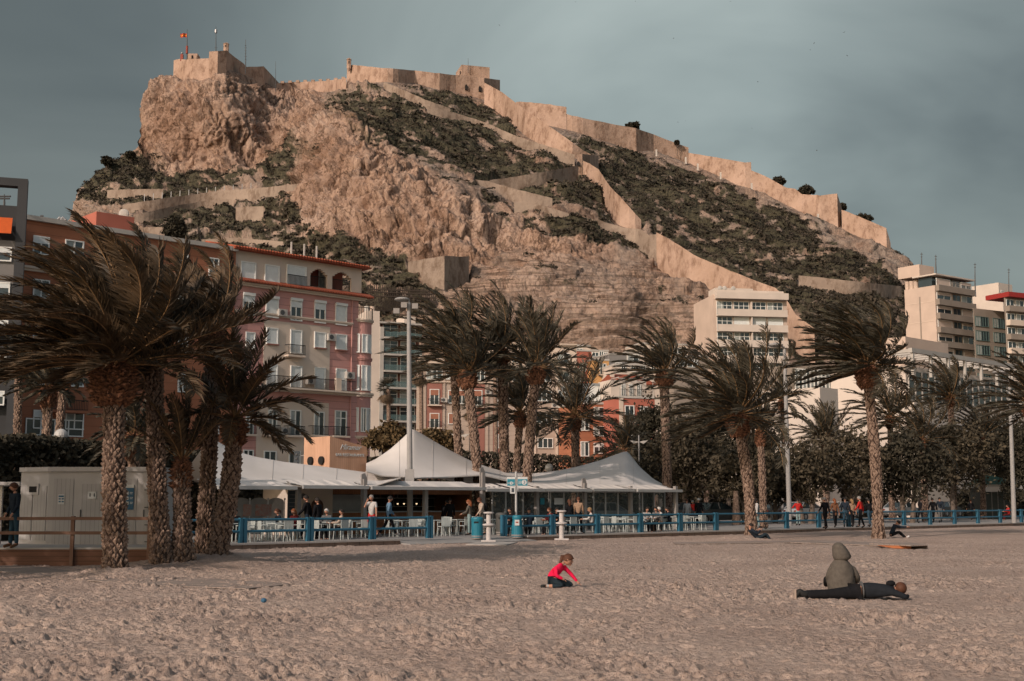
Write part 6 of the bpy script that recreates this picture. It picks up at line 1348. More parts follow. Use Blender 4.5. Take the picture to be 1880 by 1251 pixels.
# timber box on the tent
tb0 = 10.0; s_c, zlo = FW.pix(605, 857, tb0); zhi = FW.pix(605, 801, tb0)[1]; s_e = FW.pix(673, 835, tb0)[0]; zhe = FW.pix(673, 821, tb0)[1]
FLc = Frame(FW.map(s_c, tb0, 0), PA + 90); dl = FLc.pix(558, 830)[0]
bx = thing('timber_box', 'timber clad rooftop box with restaurant lettering and two round vents', 'plant room', FW.map(s_c, tb0, zlo - .6))
M_clad = bands(mat('pale_timber_cladding', (.50, .30, .20), .75, .12, 1.6, .004, 15, col2=(.38, .215, .135), stretch=(1, 1, .25)), 'U', .13, .62, .09)
M_clad_lit = bands(mat('pale_timber_cladding_lit', (.56, .34, .23), .75, .12, 1.6, .004, 15, col2=(.44, .26, .17), stretch=(1, 1, .25)), 'Y', .10, .62, .09)  # same timber on the sunlit end, its light put into a paler colour
p = lambda s, t_, z: FW.map(s, t_, z)
zb_ = zlo - .5
body = MB(); v8 = [p(s_c, tb0, zb_), p(s_e, tb0, zb_), p(s_e, tb0 + dl, zb_), p(s_c, tb0 + dl, zb_), p(s_c, tb0, zhi), p(s_e, tb0, zhe), p(s_e, tb0 + dl, zhe), p(s_c, tb0 + dl, zhi)]
body.v = v8; body.f = [(0, 1, 5, 4), (1, 2, 6, 5), (2, 3, 7, 6), (4, 5, 6, 7), (3, 2, 1, 0)]; build('cladding', body, M_clad, bx)
side = MB(); side.v = [v8[3], v8[0], v8[4], v8[7]]; side.f = [(0, 1, 2, 3)]; build('end_cladding', side, M_clad_lit, bx)
for q in (.28, .70):
    c_ = p(s_c, tb0 + dl * q, zlo + .32); pts = [c_ + FW.n * (.22 * math.cos(R(a_))) + Vector((0, 0, .22 * math.sin(R(a_)))) for a_ in range(0, 360, 24)]; build('round_vent', MB().prism(pts, -FW.u * .12), M_dark, bx)
lt = FW.map((s_c + s_e) / 2 + .1, tb0 - .02, 0); zm = (zlo + zhe) / 2
text('Miramar', lt.x, lt.y, zm + .36, .38, M_sign, bx, shear=.45, rot=(R(90), 0, R(PA)), ext=.012); text('BAR RESTAURANTE', lt.x, lt.y, zm + .02, .205, M_sign, bx, rot=(R(90), 0, R(PA)), ext=.012)
# ---------------------------------------------------------------- furniture
M_chair = mat('pale_chair_plastic', (.46, .50, .48), .5, .04)
def make_chair(label):
    t = thing('terrace_chair', label, 'chair', (0, 0, 0), 0, 'pale terrace chairs')
    build('seat', MB().box(-.22, .22, -.22, .22, .43, .46), M_chair, t, world=False)
    mb = MB()
    for i in range(7): x = -.19 + i * .0633; mb.box(x - .022, x + .022, -.25, -.225, .46, .83)
    mb.box(-.22, .22, -.252, -.222, .83, .87); build('backrest', mb, M_chair, t, world=False)
    for x in (-.2, .2):
        for y in (-.2, .2): build('leg', MB().tube([(x * 1.12, y * 1.15, 0), (x, y, .43)], .02, 5), M_chair, t, world=False)
        build('armrest', MB().box(x * 1.12 - .02, x * 1.12 + .02, -.24, .2, .64, .665).box(x * 1.12 - .015, x * 1.12 + .015, .16, .19, .46, .64), M_chair, t, world=False)
    return t
def make_table(label):
    t = thing('terrace_table', label, 'table', (0, 0, 0), 0, 'pale terrace tables'); build('tabletop', MB().box(-.38, .38, -.38, .38, .71, .74), M_chair, t, world=False)
    for x in (-.34, .34):
        for y in (-.34, .34): build('leg', MB().tube([(x, y, 0), (x, y, .71)], .022, 5), M_chair, t, world=False)
    return t
TABLES = [(432, 2.0, 'behind the rightmost clump palm'), (478, 3.0, 'under the left windbreak panel'), (512, 1.6, 'where the woman with tied hair sits'), (545, 3.4, 'below the tall menu board'), (610, 2.2, 'where the man in the pale jacket sits'), (650, 3.6, 'left of the man in red shorts'), (742, 3.2, 'right of the man in blue'), (800, 3.0, 'left of the gap in the railing'),
          (840, 3.8, 'at the foot of the bar counter'), (905, 3.0, 'beside the dark bin'), (968, 2.2, 'right of the signpost bin'), (1004, 3.2, 'behind the right foot shower'), (1030, 1.6, 'left of the long haired woman'), (1090, 2.2, 'where the blond guest sits'), (1128, 3.0, 'left of the grey wing post'), (1150, 1.6, 'nearest the fourth right hand railing post'),
          (1200, 2.2, 'where the last guests sit together'), (1235, 3.2, 'beneath the leaning end post'), (1272, 2.4, 'standing outside the tent end')]
ch0 = tb0_ = None; SIDES = ['seaward side', 'inland side', 'left side', 'right side']; rr = random.Random(9)
for i, (px, t_, wh) in enumerate(TABLES):
    s = sx(px, t_, 985); c = FW.map(s, t_, PZ); rz = R(PA + rr.uniform(-6, 6)); lb = 'small pale terrace table ' + wh
    if tb0_ is None: tb0_ = make_table(lb); tbn = tb0_
    else: tbn = copy_tree(tb0_, None, lb)
    tbn.location = c; tbn.rotation_euler = (0, 0, rz)
    for j in range(4):
        if i % 3 == 1 and j == 1: continue
        ang = rz + (R(0), R(180), R(-90), R(90))[j]      # chair faces local +y towards the table
        d = Vector((-math.sin(ang), math.cos(ang), 0)); pos = c - d * rr.uniform(.52, .72)
        lb = 'pale chair, %s of the table %s' % (SIDES[j], wh)
        if ch0 is None: ch0 = make_chair(lb); cn = ch0
        else: cn = copy_tree(ch0, None, lb)
        cn.location = pos; cn.rotation_euler = (0, 0, ang + R(rr.uniform(-14, 14)))
# ---------------------------------------------------------------- street furniture
M_conc = mat('painted_pole', (.30, .29, .28), .7, .06); M_tealb = mat('teal_bin_plastic', (.02, .17, .235), .45, .06); M_shw = mat('white_enamel', (.52, .48, .455), .55, .05)
def lamp(label, bx, by, tx, ty, r=.13, dish=None, floods=(), z0=0.0):
    b = G(bx, by, z0); tp = P(tx, ty, b.y); t = thing('street_lamp', label, 'lamp post', b)
    build('pole', MB().tube([b, b + (tp - b) * .5, tp], [r, r * .85, r * .62], 12), M_conc, t)
    if dish:
        d = P(*dish, b.y); w_ = 14 * b.y / FPX; build('lamp_arm', MB().tube([tp, tp + Vector((0, 0, .15)), d], [.07, .06, .05], 6), M_conc, t)
        build('lamp_dish', MB().ball((d.x, d.y, d.z), w_, 18, 8, (1, 1, .28)), M_conc, t)
    for fx, fy in floods: a = P(fx, fy, b.y - .2); build('floodlight', MB().box(a.x - .15, a.x + .15, a.y - .1, a.y + .1, a.z - .14, a.z + .12), M_grmast, t)
    return t
lamp('tall pale lamp post on the sand in front of the first tent peak', 753, 990, 750.5, 556, .155, (738, 550), [(742, 560), (762, 562), (728, 571)])
t = root_of(COL.objects['floodlight']) if 'floodlight' in COL.objects else None
if t: a = P(752, 873, t.location.y - .2); build('junction_box', MB().box(a.x - .22, a.x + .22, a.y - .06, a.y + .03, a.z - .3, a.z + .3), M_conc, t)
lamp('tall lamp post on the sand between the two right hand palms', 1450, 971, 1440, 642, .17, (1424, 634), [])
lamp('lamp post near the right picture edge', 1862, 960.5, 1853, 690, .17, (1836, 684), [], z0=PZ)
for bx_, by_, nm in ((753, 993, 'left'), (1450, 974, 'right')):
    a = G(bx_, by_, .0); o = build('footing_stone', MB().box(a.x - .55, a.x + .5, a.y - .1, a.y + .5, -.1, .16), M_cop); tag(o, 'pale concrete footing at the base of the %s lamp post on the sand' % nm, 'footing')
def winglamp(label, px, ytop, Y, span):
    k = Y / FPX; a = P(px, ytop, Y); b = Vector((a.x, Y, PZ)); t = thing('wing_lamp', label, 'street lamp', b); build('pole', MB().tube([b, a + Vector((0, 0, .5))], [.09, .05], 8), M_conc, t)
    for s in (-1, 1):
        w_ = MB(); w_.prism([a + Vector((0, 0, .02)), a + Vector((s * span * k * .5, 0, -.12)), a + Vector((s * span * k, 0, .12)), a + Vector((s * span * k * .5, 0, .1))], (0, .35, 0)); build('lamp_head', w_, M_slab, t)
winglamp('double winged lamp between the pair of palms and the tent', 845, 800, 84, 17); winglamp('double winged lamp just right of the second tent peak', 1173, 812, 92, 17); winglamp('double winged lamp left of the lamp post on the sand', 1434, 822, 100, 16); winglamp('double winged lamp right of the tallest beach palm', 1651, 828, 100, 12)
def globe(label, px, py, rpx, Y):
    k = Y / FPX; a = P(px, py, Y); t = thing('globe_lamp', label, 'street lamp', (a.x, Y, 0)); build('pole', MB().tube([(a.x, Y, 0), (a.x, Y, a.z - rpx * k)], .06, 8), M_conc, t); build('globe', MB().ball(a, rpx * k, 16, 12), mat('frosted_globe', (.42, .41, .39), .4, .05), t)
    build('collar', MB().ball((a.x, Y, a.z), rpx * k * 1.02, 16, 4, (1, 1, .12)), M_grmast, t)
globe('white globe lamp above the left hedge', 112, 800, 12.5, 56); globe('globe lamp behind the dip of the double peaked tent', 1008, 859, 7.5, 84); globe('globe lamp left of the double winged lamp among the trees', 1414, 848, 7.5, 92)
tl = P(545, 853, 90); t = thing('traffic_light', 'black traffic light beside the timber rooftop box', 'traffic light', (tl.x, 90, 0)); build('pole', MB().tube([(tl.x + .9, 90, 0), (tl.x + .9, 90, tl.z + .8)], .06, 6), M_conc, t)
hd = build('signal_head', MB().box(tl.x - .17, tl.x + .17, 89.8, 90, tl.z - .1, tl.z + .95), M_ink, t); build('bracket', MB().box(tl.x + .171, tl.x + .9, 89.9, 89.96, tl.z + .6, tl.z + .66), M_conc, t)
for i in range(3): build('signal_lens', MB().ball((tl.x, 89.79, tl.z + .1 + i * .3), .09, 8, 5, (1, .4, 1)), M_dsteel, hd)
def bin_(label, px, py, hpx, wpx, m, cone=.0, sticker=False, slot=False, z=.13):
    b = G(px, py, z); k = b.y / FPX; h, r = hpx * k, wpx * k / 2; t = thing('litter_bin', label, 'bin', b)
    build('body', MB().lathe((b.x, b.y, b.z), [(0, r * .8), (.06, r * .8), (.07, r), (h * .5, r * (1 - cone * .35)), (h * .8, r * (1 - cone)), (h * .81, r * (1 - cone))], 20), m, t)
    ld_ = build('lid', MB().lathe((b.x, b.y, b.z), [(h * .815, r * (1.04 - cone)), (h * .9, r * (1.08 - cone)), (h * .97, r * (1.0 - cone)), (h, r * .6)], 20), m, t)
    build('base_ring', MB().lathe((b.x, b.y, b.z), [(.0, r * .9), (.12, r * 1.015), (.16, r * 1.015)], 20), M_grmast, t)
    if slot: build('slot', MB().box(b.x - r * .55, b.x + r * .25, b.y - r * 1.03, b.y - r * .6, b.z + h * .72, b.z + h * .79), M_dark, ld_)
    if sticker:
        s_ = build('sticker', MB().box(b.x - r * .4, b.x + r * .35, b.y - r * 1.03, b.y - r * .55, b.z + h * .55, b.z + h * .8), M_sign, t); build('sticker_print', MB().box(b.x - r * .25, b.x + r * .2, b.y - r * 1.05, b.y - r * 1.031, b.z + h * .66, b.z + h * .72), M_rust, s_)
bin_('teal litter bin with a dark slot, left of the first foot shower', 876, 990, 40, 21, M_tealb, slot=True); bin_('teal litter bin with a white sticker under the numbered sign', 949.5, 988, 41, 22, M_tealb, cone=.25, sticker=True)
bin_('dark grey litter bin behind the end post of the right railing', 921, 983, 41, 21, mat('dark_bin', (.07, .07, .065), .6, .05), slot=True, z=PZ)
def shower(label, px, py, hpx):
    b = G(px, py, .10); k = b.y / FPX; h = hpx * k; t = thing('foot_shower', label, 'shower', b); build('column', MB().lathe((b.x, b.y, b.z), [(0, .115), (h * .93, .105)], 14), M_shw, t)
    build('top_disc', MB().lathe((b.x, b.y, b.z), [(h * .931, .1), (h * .945, .23), (h * .985, .23), (h, .1)], 16), M_shw, t); build('foot_rest', MB().lathe((b.x, b.y, b.z), [(h * .50, .12), (h * .53, .27), (h * .57, .27), (h * .6, .12)], 16), M_shw, t); build('base_plate', MB().box(b.x - .32, b.x + .32, b.y - .3, b.y + .3, b.z - .04, b.z + .03), M_shw, t)
    for s in (-1, 1): build('tap', MB().tube([(b.x + s * .1, b.y - .05, b.z + h * .47), (b.x + s * .24, b.y - .1, b.z + h * .47)], .025, 6), M_steel, t)
shower('white foot shower column between the two teal bins', 897, 993, 52); shower('white foot shower column in front of the woman in black', 1031, 990, 52)
b = G(897, 997); tag(build('shower_pad', MB().prism([G(855, 1001), G(930, 1002), G(950, 997), G(880, 996)], (0, 0, .04)), M_cop), 'flat pale concrete pad under the left foot shower', 'pad')
# signpost
b = G(948, 984, .2); Y = b.y + .4; t = thing('signpost', 'beach signpost with blue panels reading 3', 'sign', (P(948, 980, Y).x, Y, 0)); x0 = P(947.5, 980, Y).x
build('pole', MB().tube([(x0, Y, 0), (x0, Y, P(948, 866, Y).z)], .06, 10), M_alu, t)
def sg(xa, ya, xb, yb, m, name, parent, d=.03, o=.08): a = P(xa, yb, Y); c = P(xb, ya, Y); return build(name, MB().box(a.x, c.x, Y - o - d, Y - o, a.z, c.z), m, parent)
s1_ = sg(930.5, 876, 946, 893, M_sign, 'sign_panel', t, .02, .07); sg(931.3, 880, 945.3, 892, M_teal, 'panel_face', s1_, .01, .0905); s2_ = sg(950, 876, 968.5, 893, M_sign, 'sign_panel', t, .02, .07); sg(950.4, 880, 968, 892, M_teal, 'panel_face', s2_, .01, .0905); s3_ = sg(936.5, 894, 946, 906.5, M_sign, 'pictogram_panel', t, .02, .07)
sg(939, 896.5, 943.8, 904, M_ink, 'pictogram', s3_, .008, .0905)
def cdisc(px, py, rpx, m, parent, name, o=.105): a = P(px, py, Y); r = rpx * Y / FPX; return build(name, MB().prism([(a.x + r * math.cos(R(q)), Y - o, a.z + r * math.sin(R(q))) for q in range(0, 360, 20)], (0, .008, 0)), m, parent)
cdisc(962.3, 886, 4.6, M_sign, s2_, 'number_disc'); cdisc(938.5, 887.5, 3.0, M_sign, s1_, 'number_disc')
a = P(962.3, 888.6, Y); text('3', a.x, Y - .11, a.z, 8.5 * Y / FPX, M_sblue, s2_, ext=.004); a = P(938.5, 889.4, Y); text('3', a.x, Y - .11, a.z, 5.5 * Y / FPX, M_sblue, s1_, ext=.004)
a = P(933.5, 889.4, Y); text('P', a.x, Y - .11, a.z, 4.5 * Y / FPX, M_sign, s1_, ext=.004); a = P(943.3, 889.4, Y); text('T', a.x, Y - .11, a.z, 4.5 * Y / FPX, M_sign, s1_, ext=.004)
for yy__ in (883.5, 885.8, 888.1): sg(951.5, yy__, 956.8, yy__ + .8, M_sign, 'panel_text', s2_, .006, .101)
# small blue toy on the sand
a = G(484, 1113); t = thing('sand_toy', 'tiny blue toy half buried in the sand', 'toy', a); build('shell', MB().ball(a + Vector((0, 0, .1)), .055, 10, 6, (1, 1, .8)), M_sblue, t)
# kiosk with green roof
Yk = 112; a = P(1806, 960, Yk); b = P(1862, 960, Yk); zt = P(1830, 896, Yk).z; t = thing('green_roofed_kiosk', 'small kiosk with green hipped roof and pale fascia at the right', 'kiosk', (a.x, Yk, PZ))
build('walls', MB().box(a.x, b.x, Yk, Yk + 3, PZ, zt), mat('dark_green_panels', (.05, .06, .055), .6, .1), t); build('fascia', MB().box(a.x - .4, b.x + .4, Yk - .4, Yk + 3.4, zt + .002, zt + .3), M_slab, t); build('valance', MB().box(a.x - .3, b.x + .3, Yk - .45, Yk - .401, zt - .35, zt + .1), M_tent, t)
zr = P(1830, 873, Yk).z; rf = MB(); A, B_, C_, D_ = (a.x - .5, Yk - .5, zt + .301), (b.x + .5, Yk - .5, zt + .301), (b.x + .5, Yk + 3.5, zt + .301), (a.x - .5, Yk + 3.5, zt + .301); E_, F_ = (a.x + 1, Yk + 1.5, zr), (b.x - 1, Yk + 1.5, zr)
rf.poly([A, B_, F_, E_]); rf.poly([C_, D_, E_, F_]); rf.poly([D_, A, E_]); rf.poly([B_, C_, F_]); rf.poly([A, D_, C_, B_]); build('roof', rf, bands(mat('green_roof_metal', (.02, .075, .05), .6, .1), 'X', .4, .6, .08), t)
for q in range(5): x = a.x + (b.x - a.x) * (q + .5) / 5; build('wall_batten', MB().box(x - .04, x + .04, Yk - .04, Yk - .003, PZ, zt), M_grey, t)
# cars
M_wh = mat('tyre_rubber', (.02, .02, .02), .8, .05); M_rim = mat('wheel_rim', (.3, .3, .3), .4, .05, metal=.6)
def car(label, px, Y, col, seed, ang=PA, L_=4.3, cat='car', name='parked_car'):
    c = P(px, 950, Y); c.z = PZ + .012; t = thing(name, label, cat, c, R(ang)); m = mat('car_paint_' + col[0], col[1], .3, .03, spec=.6)
    h = L_ / 2
    prof = [(-h, .35), (-h, .75), (-h + .12, .95), (-h + .75, 1.0), (-h + 1.35, 1.42), (.35, 1.46), (1.15, 1.02), (h - .25, .88), (h, .68), (h, .35), (h - .4, .22), (-h + .3, .22)]
    low = [(-h, .35), (-h, .75), (-h + .12, .95), (-h + .6, .99), (1.2, .98), (h - .25, .87), (h, .66), (h, .35), (h - .4, .22), (-h + .3, .22)]
    bd = build('body', MB().prism([(x, -.86, z) for x, z in low], (0, 1.72, 0)), m, t, world=False)
    cab = MB(); lo = [(-h + .45, -.8, .985), (1.25, -.8, .985), (1.25, .8, .985), (-h + .45, .8, .985)]; hi = [(-h + 1.15, -.62, 1.44), (.35, -.62, 1.46), (.35, .62, 1.46), (-h + 1.15, .62, 1.44)]
    cab.v = [Vector(v) for v in lo + hi]; cab.f = [(0, 1, 5, 4), (1, 2, 6, 5), (2, 3, 7, 6), (3, 0, 4, 7), (4, 5, 6, 7)]
    build('windows', cab, M_glass, t, world=False); build('roof', MB().box(-h + 1.1, .4, -.64, .64, 1.45, 1.5), m, t, world=False)
    for y in (-1, 1):
        for (x0, x1) in ((-h + .45, -h + 1.15), (1.25, .35), (-.35, -.35)): build('pillar', MB().tube([(x0, y * .81, .985), (x1, y * .63, 1.46)], .04, 5), m, t, world=False)
    for x in (-h + .85, h - .85):
        for y in (-.87, .87):
            w_ = build('wheel', MB().tube([(x, y - .09, .31), (x, y + .09, .31)], .31, 16), M_wh, t, world=False); build('rim', MB().tube([(x, y - .095, .31), (x, y + .095, .31)], .18, 12), M_rim, w_, world=False)
    for y in (-.6, .6): build('headlight', MB().box(h - .1, h + .01, y - .16, y + .16, .62, .74), M_sign, t, world=False); build('tail_light', MB().box(-h - .01, -h + .05, y - .16, y + .16, .7, .84), M_rust, t, world=False)
    return t
DK = ('dark', (.035, .038, .04)); SV = ('silver', (.33, .33, .33)); WT = ('white', (.5, .5, .49)); BR = ('brown', (.06, .045, .04))
car('dark car parked behind the striped shirt and the palm stub', 1312, 92, DK, 1); car('dark car whose roof shows behind the last terrace guests', 1255, 88, BR, 2); car('silver car behind the person in the red jacket', 1478, 104, SV, 3); car('dark car hidden behind the white scooter', 1425, 104, DK, 4)
car('pale car behind the low branches right of the tallest palm', 1655, 118, SV, 5); car('dark car parked at the kiosk end of the row', 1735, 126, DK, 6); car('white car glimpsed between the coats', 1545, 114, WT, 7)
car('white van like car seen through the glass wing', 1110, 82, WT, 8); car('dark car seen through the glass near the signpost', 1010, 78, DK, 9)
# palm stub
a = G(1352, 968, 0); a = P(1352, 960, 86); t = thing('palm_stub', 'short pale palm stump wrapped in matting beside the dark car', 'stump', (a.x, 86, 0)); build('trunk', MB().lathe((a.x, 86, 0), [(0, .34), (1.0, .27), (2.2, .18), (2.5, .16)], 12), M_trunk, t)
# scooter
a = P(1407, 968, 92); t = thing('motor_scooter', 'white motor scooter parked behind the woman in white', 'scooter', (a.x, 92, PZ), R(20))
build('body', MB().prism([(-.7, -.14, .45), (-.6, -.14, .8), (-.05, -.14, .78), (.05, -.14, .38), (.4, -.14, .38), (.55, -.14, .95), (.68, -.14, .95), (.62, -.14, .25), (-.3, -.14, .25)], (0, .28, 0)), M_shw, t, world=False); build('seat', MB().box(-.65, -.05, -.13, .13, .8, .88), M_ink, t, world=False)
for x in (-.5, .68): build('wheel', MB().tube([(x, -.06, .24), (x, .06, .24)], .24, 14), M_wh, t, world=False)
build('handlebar', MB().tube([(.58, -.3, 1.06), (.6, 0, 1.0), (.58, .3, 1.06)], .02, 5), M_ink, t, world=False)
# gulls
M_gull = mat('gull_grey', (.10, .10, .10), .8, .1)
for i, (px, py, w_) in enumerate([(375, 38, 3), (917, 47, 4), (1237, 71, 5), (1244, 225, 4), (1391, 151, 5), (1380, 236, 3), (1416, 122, 3), (1488, 92, 4), (1495, 80, 5), (1550, 60, 5), (1555, 103, 5), (1499, 277, 6), (1057, 4, 4), (1341, 3, 4), (1259, 222, 2.5), (1167, 3, 3)]):
    Y = 240; a = P(px, py, Y); s = w_ * Y / FPX * .62; q = .5 * math.sin(i * 1.7); mb = MB(); mb.v = [Vector((0, .12 * s, 0)), Vector((-s * .55, .0, s * (.32 + q * .3))), Vector((-s, .15 * s, s * (.1 + q * .5))), Vector((-s * .5, .3 * s, s * .28)), Vector((s * .55, 0, s * (.32 - q * .2))), Vector((s, .15 * s, s * (.1 - q * .4))), Vector((s * .5, .3 * s, s * .28)), Vector((0, .4 * s, .04 * s))]
    mb.f = [(0, 1, 3, 7), (1, 2, 3), (0, 7, 6, 4), (4, 6, 5)]; mb.ball((0, .2 * s, 0), .13 * s, 8, 5, (.8, 2.2, .8))
    o = build('gull', mb, M_gull, None, world=False); o.location = a; o.rotation_euler = (.2, .3 * q, i)
    tag(o, 'gull in flight, a tiny dark speck ' + ['above the summit mast', 'high above the upper castle', 'left of the cluster in the right sky', 'above the steep wall', 'below the high cluster', 'just above the ridge wall', 'lowest left of the high cluster', 'lower of the close pair', 'upper of the close pair', 'highest on the right', 'right of the close pair', 'low over the wavy ridge wall', 'cut by the top edge in the middle', 'at the top edge on the right', 'paired low beside another', 'at the top edge nearest the middle'][i], 'bird', 'gulls in the sky')
# ============================================================ PEOPLE
SKQ = []
def skin_obj(name, J, E, m, parent, sub=1, root=0):
    """J: list of (pos, radius or (rx, ry)); one continuous skinned surface"""
    me = bpy.data.meshes.new(name); me.from_pydata([tuple(j[0]) for j in J], E, []); o = link(name, me, m, parent)
    o.modifiers.new('s', 'SKIN'); 
    for i, j in enumerate(J):
        r = j[1] if hasattr(j[1], '__len__') else (j[1], j[1]); sv = me.skin_vertices[0].data[i]; sv.radius = r; sv.use_root = (i == root)
    q = o.modifiers.new('u', 'SUBSURF'); q.levels = sub; q.render_levels = sub; o.modifiers['s'].use_smooth_shade = True
    SKQ.append(o); return o
def bake_skins():
    dg = bpy.context.evaluated_depsgraph_get(); new = [(o, bpy.data.meshes.new_from_object(o.evaluated_get(dg))) for o in SKQ]
    for o, me in new:
        mt = o.data.materials[0]; nm = o.name; o.modifiers.clear(); old = o.data; o.data = me; me.materials.clear(); me.materials.append(mt)
        if o.get('_extra'):
            mb = EXTRA[o['_extra']]; bm = bmesh.new(); bm.from_mesh(me); vs = [bm.verts.new(v) for v in mb.v]
            for f in mb.f:
                try: q = bm.faces.new([vs[i] for i in f]); q.smooth = True
                except ValueError: pass
            bm.to_mesh(me); bm.free(); del o['_extra']
        bpy.data.meshes.remove(old)
EXTRA = {}
def cloth(n, c, sc=14.0): return mat('cloth_' + n, c, .9, .12, sc, .012, 14, spec=.1)
M_skin = mat('skin', (.42, .22, .15), .6, .05, 8.0)
HAIR = {n: mat('hair_' + n, c, .7, .15, 20) for n, c in (('dark', (.02, .015, .012)), ('brown', (.09, .035, .018)), ('red', (.22, .07, .025)), ('grey', (.28, .26, .24)), ('blond', (.28, .17, .08)), ('white', (.5, .48, .45)))}
CL = {n: cloth(n, c) for n, c in (('black', (.012, .012, .014)), ('navy', (.02, .028, .04)), ('jeans', (.035, .07, .10)), ('white', (.52, .50, .48)), ('red', (.48, .03, .025)), ('blue', (.13, .22, .31)), ('olive', (.11, .10, .085)), ('cream', (.45, .36, .29)), ('beige', (.32, .21, .14)), ('brown', (.17, .08, .045)),
      ('grey', (.12, .12, .12)), ('pale_jeans', (.22, .30, .30)), ('pink', (.70, .015, .07)), ('khaki', (.105, .092, .078)), ('darkjean', (.022, .035, .045)), ('wine', (.09, .012, .012)), ('stripe', (.35, .36, .36)), ('tights', (.02, .018, .018)), ('ink', (.018, .021, .026)))}
def Rx(a): return Matrix.Rotation(R(a), 3, 'X')
def Rz(a): return Matrix.Rotation(R(a), 3, 'Z')
def figure(label, pos, face, H=1.72, top='black', legs='jeans', hair='dark', shoe='black', thigh=(0, 0), knee=(0, 0), spread=(0, 0), arm=((4, 8, 10), (4, 8, 10)), lean=2, coat=0.0, longhair=False, headpitch=8, headyaw=0, seat=None, shorts=False, sleeve=1.0,
           group=None, sub=1, slim=1.0, hood=False, extras=None, bodytilt=None, name='person', female=False, skirt=False, cat='person', fingers=False):
    """forward = local +Y. thigh/knee degrees (right, left); arm = (forward, out, elbow)"""
    t = thing(name, label, cat, pos, R(face), group); h = H
    # pelvis height from the lower foot
    def leg(i):
        s = (1, -1)[i]; a, kn = thigh[i], knee[i]; hp = Vector((s * .052 * h, 0, 0)); sp = spread[i]
        d1 = Matrix.Rotation(R(s * -sp), 3, 'Y') @ Vector((0, math.sin(R(a)), -math.cos(R(a)))); b = a - kn; d2 = Matrix.Rotation(R(s * -sp * .4), 3, 'Y') @ Vector((0, math.sin(R(b)), -math.cos(R(b))))
        K = hp + d1 * .245 * h; A = K + d2 * .235 * h; f = Vector((0, math.cos(R(b)) , math.sin(R(b)))); toe = A + (f * .9 + d2 * .42).normalized() * .125 * h; return hp, K, A, toe
    Ls = [leg(0), leg(1)]; low = min(min(l[2].z - .045 * h, l[3].z - .02) for l in Ls); pz = -low if seat is None else seat
    off = Vector((0, 0, pz)); Ls = [[p + off for p in l] for l in Ls]
    pel = off.copy(); sp_ = Vector((0, math.sin(R(lean)), math.cos(R(lean)))); waist = pel + sp_ * .10 * h; chest = pel + sp_ * .225 * h; neck = pel + sp_ * .315 * h
    hb = neck + (sp_ * .6 + Vector((0, math.sin(R(lean + headpitch)), math.cos(R(lean + headpitch)))) * .4).normalized() * .045 * h; hd = Vector((0, math.sin(R(lean * .6 + headpitch)), math.cos(R(lean * .6 + headpitch))))
    fw = (Vector((0, 1, 0)) - hd * hd.y).normalized(); fw = Matrix.Rotation(R(headyaw), 3, hd) @ fw; hc = hb + hd * .062 * h + fw * .012 * h; htop = hb + hd * .115 * h
    Js = []; Es = []
    def J(p, r): Js.append((p, r)); return len(Js) - 1
    k = slim
    i0 = J(pel, (.052 * h * k, .044 * h * k)); i1 = J(waist, .045 * h * k); i2 = J(chest, .052 * h * k); i3 = J(neck, .030 * h); i4 = J(hb, .030 * h)
    Es += [(i0, i1), (i1, i2), (i2, i3), (i3, i4)]
    A_ = []
    for i in range(2):
        s = (1, -1)[i]; fa, oa, el = arm[i]
        sh = pel + sp_ * .285 * h + Vector((s * (.095 if female else .105) * h * k, 0, 0)); M = Matrix.Rotation(R(-s * oa), 3, 'Y') @ Rx(fa)
        M = Rx(fa) @ Matrix.Rotation(R(-s * oa), 3, 'Y'); d1 = M @ Vector((0, 0, -1)); d2 = M @ (Rx(el) @ Vector((0, 0, -1))); 
        if el and oa: d2 = (d2 + Vector((-s * .35 * min(1, el / 90), 0, 0))).normalized()
        E = sh + d1 * .165 * h; W = E + d2 * .145 * h; HN = W + d2 * .055 * h; A_.append((sh, E, W, HN, d2))
        a = J(sh, .034 * h); b = J(E, .024 * h); c = J(W, .0165 * h); d = J(HN, (.022 * h, .014 * h)); Es += [(i2, a), (a, b), (b, c), (c, d)]
        l = Ls[i]; a = J(l[0], .044 * h * k); b = J(l[1], .030 * h); c = J(l[2], .020 * h); d = J(l[3].lerp(l[2], .25), .014 * h); Es += [(i0, a), (a, b), (b, c), (c, d)]
    body = skin_obj('body', Js, Es, M_skin, t, sub)
    # head: joined into the body mesh
    ex = MB(); Mh = Matrix((fw.cross(hd), fw, hd)).transposed(); hr = .066 * h
    n0 = len(ex.v)
    for i in range(11):
        th = math.pi * i / 10
        for q in range(14):
            ph = 2 * math.pi * q / 14; x, y, z = math.sin(th) * math.cos(ph), math.sin(th) * math.sin(ph), math.cos(th)
            wx_ = .78 * (1 - .22 * max(0, -z)); wy_ = .92 * (1 - .10 * max(0, -z)) ; y2 = y * wy_
            if y > .5 and -.35 < z < .1: y2 += .05 * (y - .5)
            ex.v.append(hc + Mh @ Vector((x * wx_ * hr, y2 * hr, z * hr * 1.05)))
    for i in range(10):
        for q in range(14): a = n0 + i * 14 + q; b = n0 + i * 14 + (q + 1) % 14; ex.f.append((a, a + 14, b + 14, b))
    P3 = lambda x, y, z: hc + Mh @ Vector((x * hr, y * hr, z * hr))
    ex.tube([P3(0, .86, .12), P3(0, 1.02, -.16), P3(0, .9, -.24)], [.06 * hr, .13 * hr, .07 * hr], 6); ex.ball(P3(.78, -.02, -.05), .16 * hr, 6, 5, (.5, 1, 1.4)); ex.ball(P3(-.78, -.02, -.05), .16 * hr, 6, 5, (.5, 1, 1.4))
